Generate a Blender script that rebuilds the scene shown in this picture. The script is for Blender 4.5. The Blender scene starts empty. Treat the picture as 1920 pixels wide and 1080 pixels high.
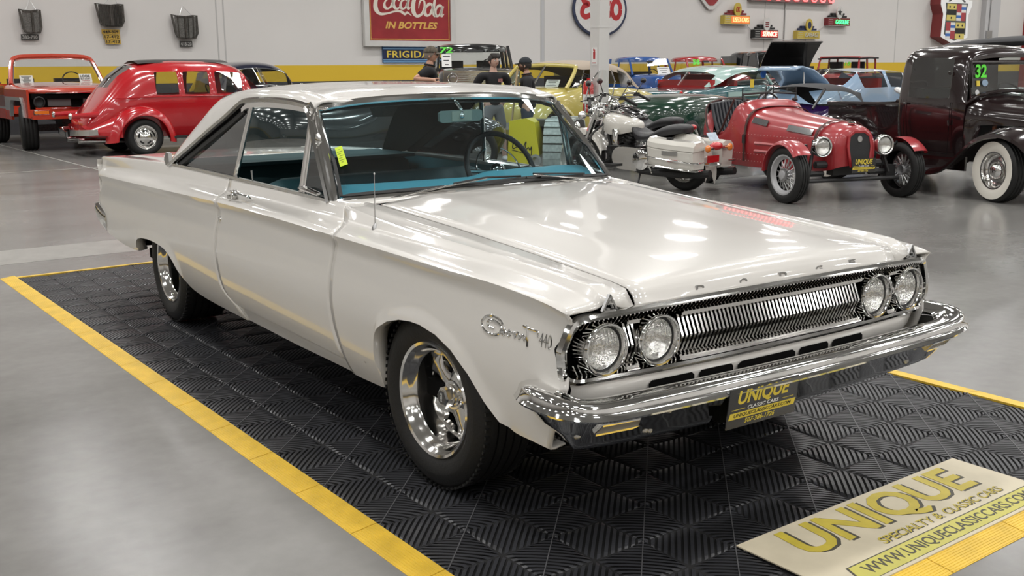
import bpy, math, random
from mathutils import Vector, Matrix
random.seed(7)
S = bpy.context.scene
COL = S.collection
PI = math.pi
def R(d): return math.radians(d)
# ---------------------------------------------------------------- camera
cam_data = bpy.data.cameras.new('camera'); cam = bpy.data.objects.new('camera', cam_data); COL.objects.link(cam)
cam_data.sensor_width = 36.0; cam_data.lens = 1957.155*36.0/1920.0; cam_data.clip_end = 200
_r = (0.5698101895, 0.8217495577, -0.0066341877); _u = (-0.1664059282, 0.1232859206, 0.9783198091); _f = (-0.8047517723, 0.5563526276, -0.2069935717)
cam.matrix_world = Matrix(((_r[0], _u[0], -_f[0], 2.96987), (_r[1], _u[1], -_f[1], -2.57192), (_r[2], _u[2], -_f[2], 1.463304), (0, 0, 0, 1)))
S.camera = cam
# ---------------------------------------------------------------- world, exposure
W = bpy.data.worlds.new('world'); S.world = W; W.use_nodes = True
W.node_tree.nodes['Background'].inputs[0].default_value = (1, .98, .95, 1)
W.node_tree.nodes['Background'].inputs[1].default_value = 0.3
S.view_settings.view_transform = 'Standard'; S.view_settings.look = 'None'
S.view_settings.exposure = 0.0; S.view_settings.gamma = 1.0; S.view_settings.use_curve_mapping = False
# ---------------------------------------------------------------- building frame (the hall is turned 2 degrees against the white car)
MA = 0.0348178
BLD = Matrix.Rotation(MA, 4, 'Z') @ Matrix.Translation((0.2882, 1.0609, 0))
def bw(x, y, z=0.0):
    """hall coordinates to world"""
    return BLD @ Vector((x, y, z))
# ---------------------------------------------------------------- ceiling lamps (rows of LED high bays)
LAMP_Z = 8.0
_ld = bpy.data.lights.new('high_bay', 'AREA'); _ld.shape = 'RECTANGLE'; _ld.size = 0.62; _ld.size_y = 1.25; _ld.energy = 102; _ld.color = (1, .985, .96); _ld.spread = R(164)
for i in range(9):
    for j in range(13):
        o = bpy.data.objects.new('high_bay', _ld); COL.objects.link(o)
        o.location = bw(-20.5 + 4.4*i, -13.5 + 5.0*j, LAMP_Z); o.rotation_euler = (0, 0, MA)
# ---------------------------------------------------------------- materials
def mat(name, col, rough=.5, metal=0., coat=0., spec=.5, emit=None, estr=1., alpha=None, noise=None, bump=None, coatr=.05, trans=0.):
    m = bpy.data.materials.new(name); m.use_nodes = True; nt = m.node_tree; b = nt.nodes['Principled BSDF']
    b.inputs['Base Color'].default_value = (*col, 1); b.inputs['Roughness'].default_value = rough; b.inputs['Metallic'].default_value = metal
    b.inputs['Coat Weight'].default_value = coat; b.inputs['Coat Roughness'].default_value = coatr; b.inputs['Specular IOR Level'].default_value = spec
    if trans: b.inputs['Transmission Weight'].default_value = trans
    if emit: b.inputs['Emission Color'].default_value = (*emit, 1); b.inputs['Emission Strength'].default_value = estr
    if noise:   # (scale, amount) value variation of the surface itself
        n = nt.nodes.new('ShaderNodeTexNoise'); n.inputs['Scale'].default_value = noise[0]; n.inputs['Detail'].default_value = 6
        tc = nt.nodes.new('ShaderNodeTexCoord'); nt.links.new(tc.outputs['Object'], n.inputs['Vector'])
        r = nt.nodes.new('ShaderNodeMapRange'); r.inputs[1].default_value = .25; r.inputs[2].default_value = .75
        r.inputs[3].default_value = 1-noise[1]; r.inputs[4].default_value = 1+noise[1]; nt.links.new(n.outputs['Fac'], r.inputs[0])
        mx = nt.nodes.new('ShaderNodeVectorMath'); mx.operation = 'SCALE'; mx.inputs[0].default_value = col; nt.links.new(r.outputs[0], mx.inputs['Scale'])
        nt.links.new(mx.outputs[0], b.inputs['Base Color'])
    if bump:    # (scale, strength)
        n = nt.nodes.new('ShaderNodeTexNoise'); n.inputs['Scale'].default_value = bump[0]; n.inputs['Detail'].default_value = 4
        tc = nt.nodes.new('ShaderNodeTexCoord'); nt.links.new(tc.outputs['Object'], n.inputs['Vector'])
        bp = nt.nodes.new('ShaderNodeBump'); bp.inputs['Strength'].default_value = bump[1]; bp.inputs['Distance'].default_value = .01
        nt.links.new(n.outputs['Fac'], bp.inputs['Height']); nt.links.new(bp.outputs[0], b.inputs['Normal'])
    return m
def glass(name, tint=(.9, .95, .95), dark=1.0, rough=0.0):
    m = bpy.data.materials.new(name); m.use_nodes = True; nt = m.node_tree; nt.nodes.clear()
    o = nt.nodes.new('ShaderNodeOutputMaterial'); t = nt.nodes.new('ShaderNodeBsdfTransparent'); g = nt.nodes.new('ShaderNodeBsdfGlossy')
    t.inputs[0].default_value = (tint[0]*dark, tint[1]*dark, tint[2]*dark, 1); g.inputs['Roughness'].default_value = rough; g.inputs['Color'].default_value = (1, 1, 1, 1)
    ge = nt.nodes.new('ShaderNodeNewGeometry'); f = nt.nodes.new('ShaderNodeVectorMath'); f.operation = 'DOT_PRODUCT'
    nt.links.new(ge.outputs['Normal'], f.inputs[0]); nt.links.new(ge.outputs['Incoming'], f.inputs[1])
    def mth(op, a, b_=None):   # Schlick reflectance of a thin pane
        q = nt.nodes.new('ShaderNodeMath'); q.operation = op; q.use_clamp = op != 'ABSOLUTE'
        for k, val in enumerate((a, b_)):
            if val is None: continue
            if isinstance(val, (int, float)): q.inputs[k].default_value = val
            else: nt.links.new(val, q.inputs[k])
        return q.outputs[0]
    mu = mth('ADD', mth('MULTIPLY', mth('POWER', mth('SUBTRACT', 1.0, mth('ABSOLUTE', f.outputs['Value'])), 5.0), .90), .095)
    x = nt.nodes.new('ShaderNodeMixShader'); nt.links.new(mu, x.inputs[0])
    nt.links.new(t.outputs[0], x.inputs[1]); nt.links.new(g.outputs[0], x.inputs[2]); nt.links.new(x.outputs[0], o.inputs[0])
    return m
def paint(name, col, rough=.28, coat=1.0, metal=0., coatr=.03, noise=None): return mat(name, col, rough, metal, coat, coatr=coatr, noise=noise)
M = {}
M['white_car'] = paint('pearl white paint', (.67, .648, .612), .3, 1., coatr=.05)
M['chrome'] = mat('chrome', (.78, .78, .77), .07, 1.)
M['polished'] = mat('polished aluminium', (.80, .79, .77), .11, 1.)
M['steel'] = mat('dull steel', (.5, .5, .5), .32, 1.)
M['iron'] = mat('black iron', (.02, .02, .021), .45)
M['black'] = mat('black', (.012, .012, .012), .6)
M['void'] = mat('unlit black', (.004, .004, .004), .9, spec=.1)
M['rubber'] = mat('tyre rubber', (.0075, .0075, .0075), .6, bump=(90, .15))
M['blackgloss'] = paint('gloss black', (.008, .008, .009), .2)
M['white'] = mat('white enamel', (.8, .79, .76), .4)
M['yellow'] = mat('sign yellow', (.72, .56, .06), .45)
M['red'] = mat('sign red', (.45, .02, .025), .4)
M['green_digit'] = mat('green sticker', (.12, .8, .05), .5)
M['paper'] = mat('paper', (.82, .82, .80), .7)
M['gl'] = glass('window glass', (.82, .88, .87)); M['glq'] = glass('smoked side glass', (.20, .21, .215)); M['glc'] = glass('clear glass', (.92, .94, .93)); M['gls'] = glass('shaded glass', (.36, .42, .44))
M['glteal'] = glass('tinted windscreen', (.68, .84, .88)); M['gld'] = glass('dark glass', (.25, .27, .28))
M['lens'] = glass('lamp lens', (.93, .93, .9)); M['amber'] = mat('amber lens', (.75, .2, .02), .2, coat=1.); M['tail'] = mat('red lens', (.5, .01, .015), .15, coat=1.)
M['leather'] = mat('black leather', (.016, .016, .018), .42, bump=(60, .2))
M['skin'] = mat('skin', (.56, .33, .24), .55, bump=(60, .05)); M['denim'] = mat('grey cotton', (.22, .22, .23), .85, bump=(120, .2))
M['tee'] = mat('black cotton', (.013, .013, .015), .85, bump=(50, .2)); M['hair'] = mat('dark hair', (.018, .013, .01), .6, bump=(150, .5))
M['engine'] = mat('engine parts', (.03, .03, .03), .4, .4, noise=(30, .9))
# ---------------------------------------------------------------- mesh builder
I4 = Matrix.Identity(4)
def T(x=0, y=0, z=0): return Matrix.Translation((x, y, z))
def RX(a): return Matrix.Rotation(R(a), 4, 'X')
def RY(a): return Matrix.Rotation(R(a), 4, 'Y')
def RZ(a): return Matrix.Rotation(R(a), 4, 'Z')
def lerp(a, b, t): return a+(b-a)*t
def interp(x, xs, ys):
    if x <= xs[0]: return ys[0]
    for i in range(1, len(xs)):
        if x <= xs[i]: return lerp(ys[i-1], ys[i], (x-xs[i-1])/max(1e-9, xs[i]-xs[i-1]))
    return ys[-1]
def smooth(x, pts):
    """Catmull-Rom through (x, v) points, x ascending"""
    n = len(pts)
    if x <= pts[0][0]: return pts[0][1]
    if x >= pts[-1][0]: return pts[-1][1]
    for i in range(n-1):
        if x <= pts[i+1][0]:
            x0, v0 = pts[i]; x1, v1 = pts[i+1]; h = x1-x0
            m0 = (v1-pts[i-1][1])/(x1-pts[i-1][0]) if i else (v1-v0)/h
            m1 = (pts[i+2][1]-v0)/(pts[i+2][0]-x0) if i+2 < n else (v1-v0)/h
            t = (x-x0)/h; t2 = t*t; t3 = t2*t
            return (2*t3-3*t2+1)*v0+(t3-2*t2+t)*h*m0+(-2*t3+3*t2)*v1+(t3-t2)*h*m1
def cr(pts, n, closed=False):
    """resample a 3-D polyline as a Catmull-Rom curve, n steps per segment"""
    P = [Vector(p) for p in pts]; k = len(P); out = []
    for i in range(k if closed else k-1):
        p1 = P[i]; p2 = P[(i+1) % k]
        p0 = P[i-1] if (i or closed) else p1*2-p2; p3 = P[(i+2) % k] if (closed or i+2 < k) else p2*2-p1
        for j in range(n):
            t = j/n; out.append(.5*((2*p1)+(p2-p0)*t+(2*p0-5*p1+4*p2-p3)*t*t+(3*p1-p0-3*p2+p3)*t**3))
    if not closed: out.append(P[-1])
    return out
class MB:
    def __init__(s, mtx=None): s.v = []; s.f = []; s.mi = []; s.X = mtx.copy() if mtx else I4; s.cur = 0
    def add(s, vs, fs, mtx=None):
        b = len(s.v); X = s.X @ mtx if mtx else s.X
        s.v += [tuple(X @ Vector(p)) for p in vs]; s.f += [tuple(b+i for i in f) for f in fs]; s.mi += [s.cur]*len(fs); return s
    def box(s, c, d, mtx=None):
        x, y, z = d[0]/2, d[1]/2, d[2]/2; vs = [(c[0]+a*x, c[1]+b*y, c[2]+e*z) for a in (-1, 1) for b in (-1, 1) for e in (-1, 1)]
        return s.add(vs, [(0, 1, 3, 2), (4, 6, 7, 5), (0, 4, 5, 1), (2, 3, 7, 6), (0, 2, 6, 4), (1, 5, 7, 3)], mtx)
    def grid(s, rows, close_u=False, close_v=False, mtx=None, flip=False):
        nu = len(rows); nv = len(rows[0]); vs = [p for r in rows for p in r]; fs = []
        for i in range(nu if close_u else nu-1):
            for j in range(nv if close_v else nv-1):
                a, b, c, d = i*nv+j, ((i+1) % nu)*nv+j, ((i+1) % nu)*nv+(j+1) % nv, i*nv+(j+1) % nv
                fs.append((a, d, c, b) if flip else (a, b, c, d))
        return s.add(vs, fs, mtx)
    def tube(s, path, r, n=10, closed=False, caps=True, mtx=None, flat=1.0):
        P = [Vector(p) for p in path]; k = len(P); rows = []; up = None
        for i in range(k):
            d = (P[(i+1) % k]-P[i-1]) if (closed or 0 < i < k-1) else (P[1]-P[0] if i == 0 else P[-1]-P[-2])
            d.normalize()
            if up is None: up = Vector((0, 0, 1)) if abs(d.z) < .9 else Vector((1, 0, 0))
            sx = d.cross(up); 
            if sx.length < 1e-6: sx = d.orthogonal()
            sx.normalize(); up = sx.cross(d).normalized()
            ri = r[i] if isinstance(r, (list, tuple)) else r
            rows.append([P[i]+sx*(math.cos(2*PI*j/n)*ri)+up*(math.sin(2*PI*j/n)*ri*flat) for j in range(n)])
        s.grid(rows, closed, True, mtx)
        if caps and not closed:
            s.add(rows[0], [tuple(range(n))], mtx); s.add(rows[-1], [tuple(range(n-1, -1, -1))], mtx)
        return s
    def sweep(s, path, prof, closed=False, up=(0, 0, 1), mtx=None, caps=True):
        """profile points (a along side = d x up, b along up)"""
        P = [Vector(p) for p in path]; k = len(P); U = Vector(up); rows = []
        for i in range(k):
            d = (P[(i+1) % k]-P[i-1]) if (closed or 0 < i < k-1) else (P[1]-P[0] if i == 0 else P[-1]-P[-2])
            d.normalize(); sx = d.cross(U).normalized(); uu = sx.cross(d).normalized()
            rows.append([P[i]+sx*a+uu*b for a, b in prof])
        s.grid(rows, closed, True, mtx)
        if caps and not closed: s.add(rows[0], [tuple(range(len(prof)))], mtx); s.add(rows[-1], [tuple(range(len(prof)-1, -1, -1))], mtx)
        return s
    def lathe(s, prof, n=32, mtx=None, arc=None):
        """profile (radius, height) about local Z"""
        rows = [[(r*math.cos(2*PI*j/n), r*math.sin(2*PI*j/n), h) for j in range(n)] for r, h in prof]
        return s.grid(rows, False, True, mtx, flip=True)
    def disc(s, r, n=32, mtx=None): return s.add([(r*math.cos(2*PI*j/n), r*math.sin(2*PI*j/n), 0) for j in range(n)], [tuple(range(n))], mtx)
    def cyl(s, p0, p1, r0, r1=None, n=16): return s.tube([p0, p1], [r0, r0 if r1 is None else r1], n)
    def prism(s, poly, h, mtx=None):
        """polygon in XY extruded to +Z by h"""
        n = len(poly); vs = [(x, y, 0) for x, y in poly]+[(x, y, h) for x, y in poly]
        return s.add(vs, [tuple(range(n-1, -1, -1)), tuple(range(n, 2*n))]+[(i, (i+1) % n, n+(i+1) % n, n+i) for i in range(n)], mtx)
    def ball(s, c, r, nu=12, nv=16, mtx=None):
        r = (r, r, r) if not isinstance(r, (tuple, list)) else r
        rows = [[(c[0]+r[0]*math.sin(PI*i/nu)*math.cos(2*PI*j/nv), c[1]+r[1]*math.sin(PI*i/nu)*math.sin(2*PI*j/nv), c[2]+r[2]*math.cos(PI*i/nu)) for j in range(nv)] for i in range(nu+1)]
        return s.grid(rows, False, True, mtx)
    def text(s, body, w, h, mtx=None, depth=.002, shear=0., bold=0., space=1.0):
        """lettering in local XY, centred, stretched to w x h"""
        for k in (0, .0013, -.0013, .0027, -.0031, -.006):     # nudge the weight until the outlines fill
            cu = bpy.data.curves.new('t', 'FONT'); cu.body = body; cu.extrude = .01; cu.offset = bold+(k if bold else 0); cu.space_character = space; cu.resolution_u = 3
            cu.align_x = 'CENTER'; ob = bpy.data.objects.new('t', cu); COL.objects.link(ob)
            dg = bpy.context.evaluated_depsgraph_get(); me = bpy.data.meshes.new_from_object(ob.evaluated_get(dg))
            vs = [tuple(q.co) for q in me.vertices]; fs = [tuple(p.vertices) for p in me.polygons]
            ar = sum(p.area for p in me.polygons if abs(p.normal.z) > .9)
            bpy.data.objects.remove(ob); bpy.data.curves.remove(cu); bpy.data.meshes.remove(me)
            if ar > .09*len(body.replace(' ', '').replace('.', '').replace('-', '')): break
        vs = [(p[0]+shear*p[1], p[1], p[2]) for p in vs]
        x0 = min(p[0] for p in vs); x1 = max(p[0] for p in vs); y0 = min(p[1] for p in vs); y1 = max(p[1] for p in vs)
        vs = [((p[0]-(x0+x1)/2)/(x1-x0)*w, (p[1]-(y0+y1)/2)/(y1-y0)*h, (p[2]+.01)/.02*depth) for p in vs]
        return s.add(vs, fs, mtx)
    def build(s, name, m, parent=None, sub=0, smooth=35, solid=0., merge=True, mirror=False):
        if mirror:
            nb = len(s.v); s.v += [(x, -y, z) for x, y, z in s.v]; s.f += [tuple(nb+i for i in reversed(f)) for f in s.f]; s.mi += s.mi
        me = bpy.data.meshes.new(name); me.from_pydata(s.v, [], s.f)
        for k in (m if isinstance(m, (list, tuple)) else [m]): me.materials.append(M[k] if isinstance(k, str) else k)
        if max(s.mi or [0]): me.polygons.foreach_set('material_index', s.mi)
        if merge:
            import bmesh
            bm = bmesh.new(); bm.from_mesh(me); bmesh.ops.remove_doubles(bm, verts=bm.verts, dist=1e-5); bm.to_mesh(me); bm.free()
        me.update()
        if smooth:
            me.polygons.foreach_set('use_smooth', [True]*len(me.polygons))
            if not sub: me.set_sharp_from_angle(angle=R(smooth))
        o = bpy.data.objects.new(name, me); COL.objects.link(o)
        if parent: o.parent = parent
        if sub: d = o.modifiers.new('sub', 'SUBSURF'); d.levels = sub; d.render_levels = sub
        if solid: d = o.modifiers.new('solid', 'SOLIDIFY'); d.thickness = solid; d.offset = -1
        return o
def tag(o, label, cat, group=None):
    o['label'] = label; o['category'] = cat
    if group: o['group'] = group
    return o
def thing(name, label, cat, mtx=None, group=None):
    o = bpy.data.objects.new(name, None); COL.objects.link(o); o.empty_display_size = .1
    if mtx is not None: o.matrix_world = mtx
    return tag(o, label, cat, group)
def struct(name, mb, m, smooth=0):
    o = mb.build(name, m, smooth=smooth); o['kind'] = 'structure'; return o
def place(x, y, deg, z=0.): return Matrix.Translation((x, y, z)) @ RZ(deg)
def copy_tree(o, parent=None):
    c = o.copy(); COL.objects.link(c)
    if parent: c.parent = parent; c.matrix_parent_inverse = o.matrix_parent_inverse
    for ch in list(o.children): copy_tree(ch, c)
    return c
# ================================================================= ROOM
def floor_mat():
    m = mat('polished concrete', (.36, .35, .33), .22, spec=.45); nt = m.node_tree; b = nt.nodes['Principled BSDF']; L = nt.links.new
    tc = nt.nodes.new('ShaderNodeTexCoord'); mp = nt.nodes.new('ShaderNodeMapping'); mp.inputs['Scale'].default_value = (.55, .25, 1); L(tc.outputs['Object'], mp.inputs[0])
    n1 = nt.nodes.new('ShaderNodeTexNoise'); n1.inputs['Scale'].default_value = 1.3; n1.inputs['Detail'].default_value = 8; n1.inputs['Roughness'].default_value = .62; L(mp.outputs[0], n1.inputs['Vector'])
    n2 = nt.nodes.new('ShaderNodeTexNoise'); n2.inputs['Scale'].default_value = 14; n2.inputs['Detail'].default_value = 8; L(tc.outputs['Object'], n2.inputs['Vector'])
    c1 = nt.nodes.new('ShaderNodeValToRGB'); c1.color_ramp.elements[0].position = .3; c1.color_ramp.elements[0].color = (.155, .150, .142, 1); c1.color_ramp.elements[1].position = .75; c1.color_ramp.elements[1].color = (.265, .260, .248, 1)
    L(n1.outputs['Fac'], c1.inputs[0])
    mx = nt.nodes.new('ShaderNodeMix'); mx.data_type = 'RGBA'; mx.blend_type = 'MULTIPLY'; mx.inputs['Factor'].default_value = .35; L(c1.outputs[0], mx.inputs[6])
    c2 = nt.nodes.new('ShaderNodeValToRGB'); c2.color_ramp.elements[0].color = (.55, .55, .55, 1); c2.color_ramp.elements[1].color = (1.2, 1.2, 1.2, 1); L(n2.outputs['Fac'], c2.inputs[0]); L(c2.outputs[0], mx.inputs[7])
    L(mx.outputs[2], b.inputs['Base Color'])
    r = nt.nodes.new('ShaderNodeMapRange'); r.inputs[3].default_value = .13; r.inputs[4].default_value = .32; L(n1.outputs['Fac'], r.inputs[0]); L(r.outputs[0], b.inputs['Roughness'])
    bp = nt.nodes.new('ShaderNodeBump'); bp.inputs['Strength'].default_value = .05; bp.inputs['Distance'].default_value = .01; L(n2.outputs['Fac'], bp.inputs['Height']); L(bp.outputs[0], b.inputs['Normal'])
    return m
M['floor'] = floor_mat()
M['floorband'] = mat('lighter concrete strip', (.29, .283, .265), .3, noise=(7, .18))
M['joint'] = mat('joint filler', (.36, .35, .32), .5); M['crack'] = mat('dark joint', (.14, .135, .13), .7)
X0, X1, Y0, Y1, ZC = -24.0, 17.0, -19.0, 47.2, 8.4
b = MB(BLD); b.add([(X0, Y0, 0), (X1, Y0, 0), (X1, Y1, 0), (X0, Y1, 0)], [(0, 1, 2, 3)]); struct('floor', b, 'floor')
b = MB(BLD); b.box((-6.43, 14, .0006), (.70, 66, .0012)); struct('trim_1', b, 'floorband')
b = MB(BLD)
for x in (-14.1, -20.1): b.box((x, 14, .0005), (.03, 66, .001))
for y in (-11, .66, 12.3, 24): b.box((-15, y, .0005), (17, .025, .001))
struct('trim_2', b, 'joint')
b = MB(BLD)
for y in (-4.55,): b.box((-1, y, .0005), (46, .006, .001))
for x in (2.2,): b.box((x, -8, .0004), (.006, 22, .0008))
struct('trim_3', b, 'crack')
M['wall'] = mat('painted wall', (.70, .68, .66), .6, noise=(.5, .03)); M['wallyellow'] = mat('yellow wall stripe', (.72, .48, .03), .5); M['walldark'] = mat('charcoal wall base', (.05, .05, .055), .6)
M['ceil'] = mat('ceiling deck', (.42, .42, .41), .7)
b = MB(BLD); b.box(((X0+X1)/2, (Y0+Y1)/2, ZC+.1), (X1-X0, Y1-Y0, .2)); struct('ceiling', b, 'ceil')
b = MB(BLD)
for i in range(10): b.box(((X0+X1)/2, Y0+3.3+6.6*i, ZC-.25), (X1-X0, .2, .5))
struct('trim_4', b, 'ceil')
def wallz(name, x0, y0, x1, y1, nx, ny):
    b = MB(BLD); t = .15
    for z0, z1, k in ((0, 1.12, 2), (1.12, 1.55, 1), (1.55, ZC, 0)):
        b.cur = k; b.add([(x0, y0, z0), (x1, y1, z0), (x1, y1, z1), (x0, y0, z1), (x0-nx*t, y0-ny*t, z0), (x1-nx*t, y1-ny*t, z0), (x1-nx*t, y1-ny*t, z1), (x0-nx*t, y0-ny*t, z1)],
            [(0, 1, 2, 3), (7, 6, 5, 4)])
    o = b.build(name, ['wall', 'wallyellow', 'walldark'], smooth=0); o['kind'] = 'structure'
wallz('wall_back', X0, Y0, X0, Y1, 1, 0); wallz('wall_front', X1, Y1, X1, Y0, -1, 0)
wallz('wall_left', X1, Y0, X0, Y0, 0, 1); wallz('wall_right', X0, Y1, X1, Y1, 0, -1)
M['jointw'] = mat('panel joint', (.50, .49, .48), .7); M['pil'] = mat('grey pilaster', (.52, .52, .53), .6)
b = MB(BLD)   # sealed joints between wall panels
for y in (-4.0, 6.69, 6.88, 17.25, 17.38, 27.9, 36.3): b.box((X0+.003, y, 4.95), (.006, .035, 6.8))
struct('trim_5', b, 'jointw')
b = MB(BLD); b.box((X0+.004, 17.32, 4.95), (.008, .1, 6.8)); b.box((X0+.12, 43.4, 4.2), (.24, 1.2, 8.4)); struct('trim_6', b, 'pil')
M['redpost'] = mat('red painted steel', (.30, .02, .02), .5)
b = MB(BLD); b.box((X0+.1, 46.75, 4.2), (.2, .22, 8.4)); struct('trim_7', b, 'redpost')
# white steel column with extinguisher sign
ct = thing('steel_column', 'white square steel column standing behind the white motorcycle', 'column', BLD @ T(-10.02, 7.39, 0))
M['colwhite'] = mat('column paint', (.66, .65, .63), .45)
b = MB(); b.box((0, 0, 4.1), (.21, .21, 8.2)); b.box((0, 0, .01), (.36, .36, .02)); b.build('post', 'colwhite', ct, smooth=0)
b = MB(); b.box((0, 0, 2.06), (.216, .216, .016)); b.build('weld_band', 'colwhite', ct, smooth=0)
# ================================================================= DISPLAY MAT
def mx(x, y, z=0.): return BLD @ Vector((x, y, z))
SX0, SX1, SY0, SY1 = -5.4, 1.0, -2.2, .6
M['matbase'] = mat('mat underside', (.006, .006, .0065), .8); M['rib'] = mat('mat plastic', (.034, .035, .040), .36, noise=(3, .25))
dm = thing('floor_mat', 'dark grey ribbed tile display mat with yellow edging under the white car', 'floor mat', BLD)
b = MB(); b.box(((SX0+SX1)/2, (SY0+SY1)/2, .002), (SX1-SX0, SY1-SY0, .004)); b.build('mat_base', 'matbase', dm, smooth=0)
b = MB(); s = .2; NP = 14; HT = .0125
for i in range(-27, 5):
    for j in range(-11, 3):
        x, y = i*s, j*s
        ev = (i+j) % 2 == 0
        for k in range(NP):
            c1 = (k+.22)/NP*2*s; c2 = (k+.78)/NP*2*s
            def ends(c): return ((c, 0), (0, c)) if c <= s else ((s, c-s), (c-s, s))
            (a0, a1), (b0, b1) = ends(c1), ends(c2)
            q = [a0, b0, b1, a1]
            if not ev: q = [(s-p[0], p[1]) for p in q][::-1]
            A, B, C_, D_ = q if ev else (q[3], q[2], q[1], q[0])      # A-D one end, B-C the other: rounded rib between
            rw = [[(x+lerp(lerp(A[0], D_[0], t), lerp(B[0], C_[0], t), e), y+lerp(lerp(A[1], D_[1], t), lerp(B[1], C_[1], t), e), hh) for t, hh in ((0, .003), (.10, .0088), (.30, .0117), (.5, HT), (.70, .0117), (.90, .0088), (1, .003))] for e in (0, 1)]
            b.grid(rw)
b.build('tile_ribs', 'rib', dm, smooth=0, merge=False)
b = MB()    # thin moulded seams that run through the tile centres
for d in range(-40, 10, 2):
    pts = []
    for i in range(-27, 6):
        j = d-i
        if -11 <= j <= 3: pts.append((i*s, j*s))
    if len(pts) > 1: b.sweep([(p[0], p[1], HT) for p in (pts[0], pts[-1])], [(-.0016, -.002), (.0016, -.002), (.0016, .0012), (-.0016, .0012)])
M['seam'] = mat('moulded seam', (.10, .10, .105), .4); b.build('tile_seams', 'seam', dm, smooth=0, merge=False)
M['edging'] = mat('yellow mat edging', (.72, .47, .045), .42, noise=(9, .16)); M['edgegap'] = mat('dark gap', (.03, .025, .02), .8)
def ramp(x0, y0, x1, y1, nx, ny, n):
    for k in range(n):
        b = MB(); g = .004
        L = math.hypot(x1-x0, y1-y0); dx, dy = (x1-x0)/L, (y1-y0)/L; a = L*k/n+g/2; e = L*(k+1)/n-g/2
        prof = [(0, .003), (0, .0135), (.006, .0135)]
        for q in range(9): w = .008+.078*q/8; h = .0135-.0095*q/8; prof += [(w, h), (w+.006, h), (w+.0065, h-.0014), (w+.0092, h-.0014)]
        prof += [(.096, .002), (.096, .0)]
        rows = [[(x0+dx*t+nx*w, y0+dy*t+ny*w, h) for w, h in prof] for t in (a, e)]
        b.grid(rows, flip=(nx*dy-ny*dx) < 0); b.add(rows[0], [tuple(range(len(prof)))]); b.add(rows[1], [tuple(range(len(prof)))])
        b.build('edge_ramp', 'edging', dm, smooth=0)
ramp(SX0-.096, SY0, SX1, SY0, 0, -1, 16); ramp(SX1, SY0-.096, SX1, SY1+.096, 1, 0, 7); ramp(SX0, SY1, SX1, SY1, 0, 1, 16); ramp(SX0, SY0, SX0, SY1, -1, 0, 7)
# printed logo board lying on the mat: reads along +y seen from the front of the car
lb = thing('logo_board', 'cream floor board with yellow lettering lying on the front corner of the mat', 'sign', BLD @ T(.808, -.805, .0135) @ RZ(90))
M['cream'] = mat('cream board', (.56, .50, .37), .5, noise=(6, .12)); M['logoyel'] = mat('mustard print', (.50, .40, .045), .5, noise=(12, .15)); M['logodark'] = mat('brown print', (.06, .055, .04), .55)
M['logogreen'] = mat('yellow green print', (.50, .46, .10), .5, noise=(10, .1))
b = MB(); b.box((0, 0, .002), (1.2, .40, .004)); b.build('board', 'cream', lb, smooth=0)
z = T(0, 0, .004)
b = MB(); b.text('UNIQUE', .93, .205, z @ T(.010, .070, .0), .0006, .12, .028); b.build('letter_shadow', 'logodark', lb, smooth=0)
b = MB(); b.text('UNIQUE', .93, .205, z @ T(0, .078, .0008), .0006, .12, .026); b.build('lettering', 'logoyel', lb, smooth=0)
b = MB(); b.text('SPECIALTY &', .33, .038, z @ T(-.06, -.058, 0), .0005, .25, .01); b.build('tagline_shadow', 'logodark', lb, smooth=0); b = MB(); b.text('CLASSIC CARS', .34, .038, z @ T(.30, -.058, 0), .0005, .25, .01); b.build('tagline_shadow', 'logodark', lb, smooth=0)
b = MB(); b.text('SPECIALTY &', .33, .038, z @ T(-.064, -.054, .0006), .0005, .25, .0); b.build('tagline', 'logoyel', lb, smooth=0); b = MB(); b.text('CLASSIC CARS', .34, .038, z @ T(.296, -.054, .0006), .0005, .25, .0); b.build('tagline', 'logoyel', lb, smooth=0)
b = MB(); b.prism([(-.50, -.187), (.545, -.187), (.58, -.098), (-.465, -.098)], .0004, z); b.build('banner_edge', 'logodark', lb, smooth=0)
b = MB(); b.prism([(-.492, -.185), (.54, -.185), (.573, -.103), (-.458, -.103)], .0008, z); b.build('banner', 'logogreen', lb, smooth=0)
b = MB(); b.text('WWW.UNIQUECLASSICCARS.COM', .93, .056, z @ T(.04, -.145, .0009), .0005, .15, .012); b.build('web_address', 'logodark', lb, smooth=0)
# ================================================================= WHITE CAR (world frame = its frame: front axle at x 0, +x forward, +y its left)
car = thing('white_car', 'white two door hardtop car with chrome bumper parked on the dark tile mat', 'car', I4)
fP = lambda x: (smooth(x, [(-4.47, .800), (-3.8, .785), (-2.9, .764), (-2.0, .757), (-1.0, .750), (-.5, .738), (0, .727), (.5, .713), (.73, .706)]),
                smooth(x, [(-4.47, .880), (-3.85, .907), (-2.9, .931), (-2.0, .931), (-1.0, .924), (-.83, .918), (-.5, .891), (0, .873), (.5, .851), (.64, .842), (.70, .829), (.73, .80)]))
fC = lambda x: (smooth(x, [(-4.47, .836), (-3.68, .853), (-2.98, .862), (-2.02, .873), (-.7, .873), (-.15, .868), (.12, .866), (.42, .857), (.6, .846), (.73, .836)]),
                smooth(x, [(-4.47, .766), (-3.68, .786), (-2.98, .805), (-2.02, .829), (-1.37, .835), (-.41, .830), (.12, .824), (.387, .822), (.586, .809), (.678, .798), (.74, .785)]))
ARCF = [(-.378, .298), (-.368, .34), (-.362, .385), (-.358, .445), (-.348, .49), (-.335, .52), (-.318, .542), (-.296, .558), (-.233, .590), (-.147, .613), (-.07, .622), (-.006, .623), (.098, .610), (.196, .578), (.29, .52), (.371, .444), (.436, .400), (.499, .379)]
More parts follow.
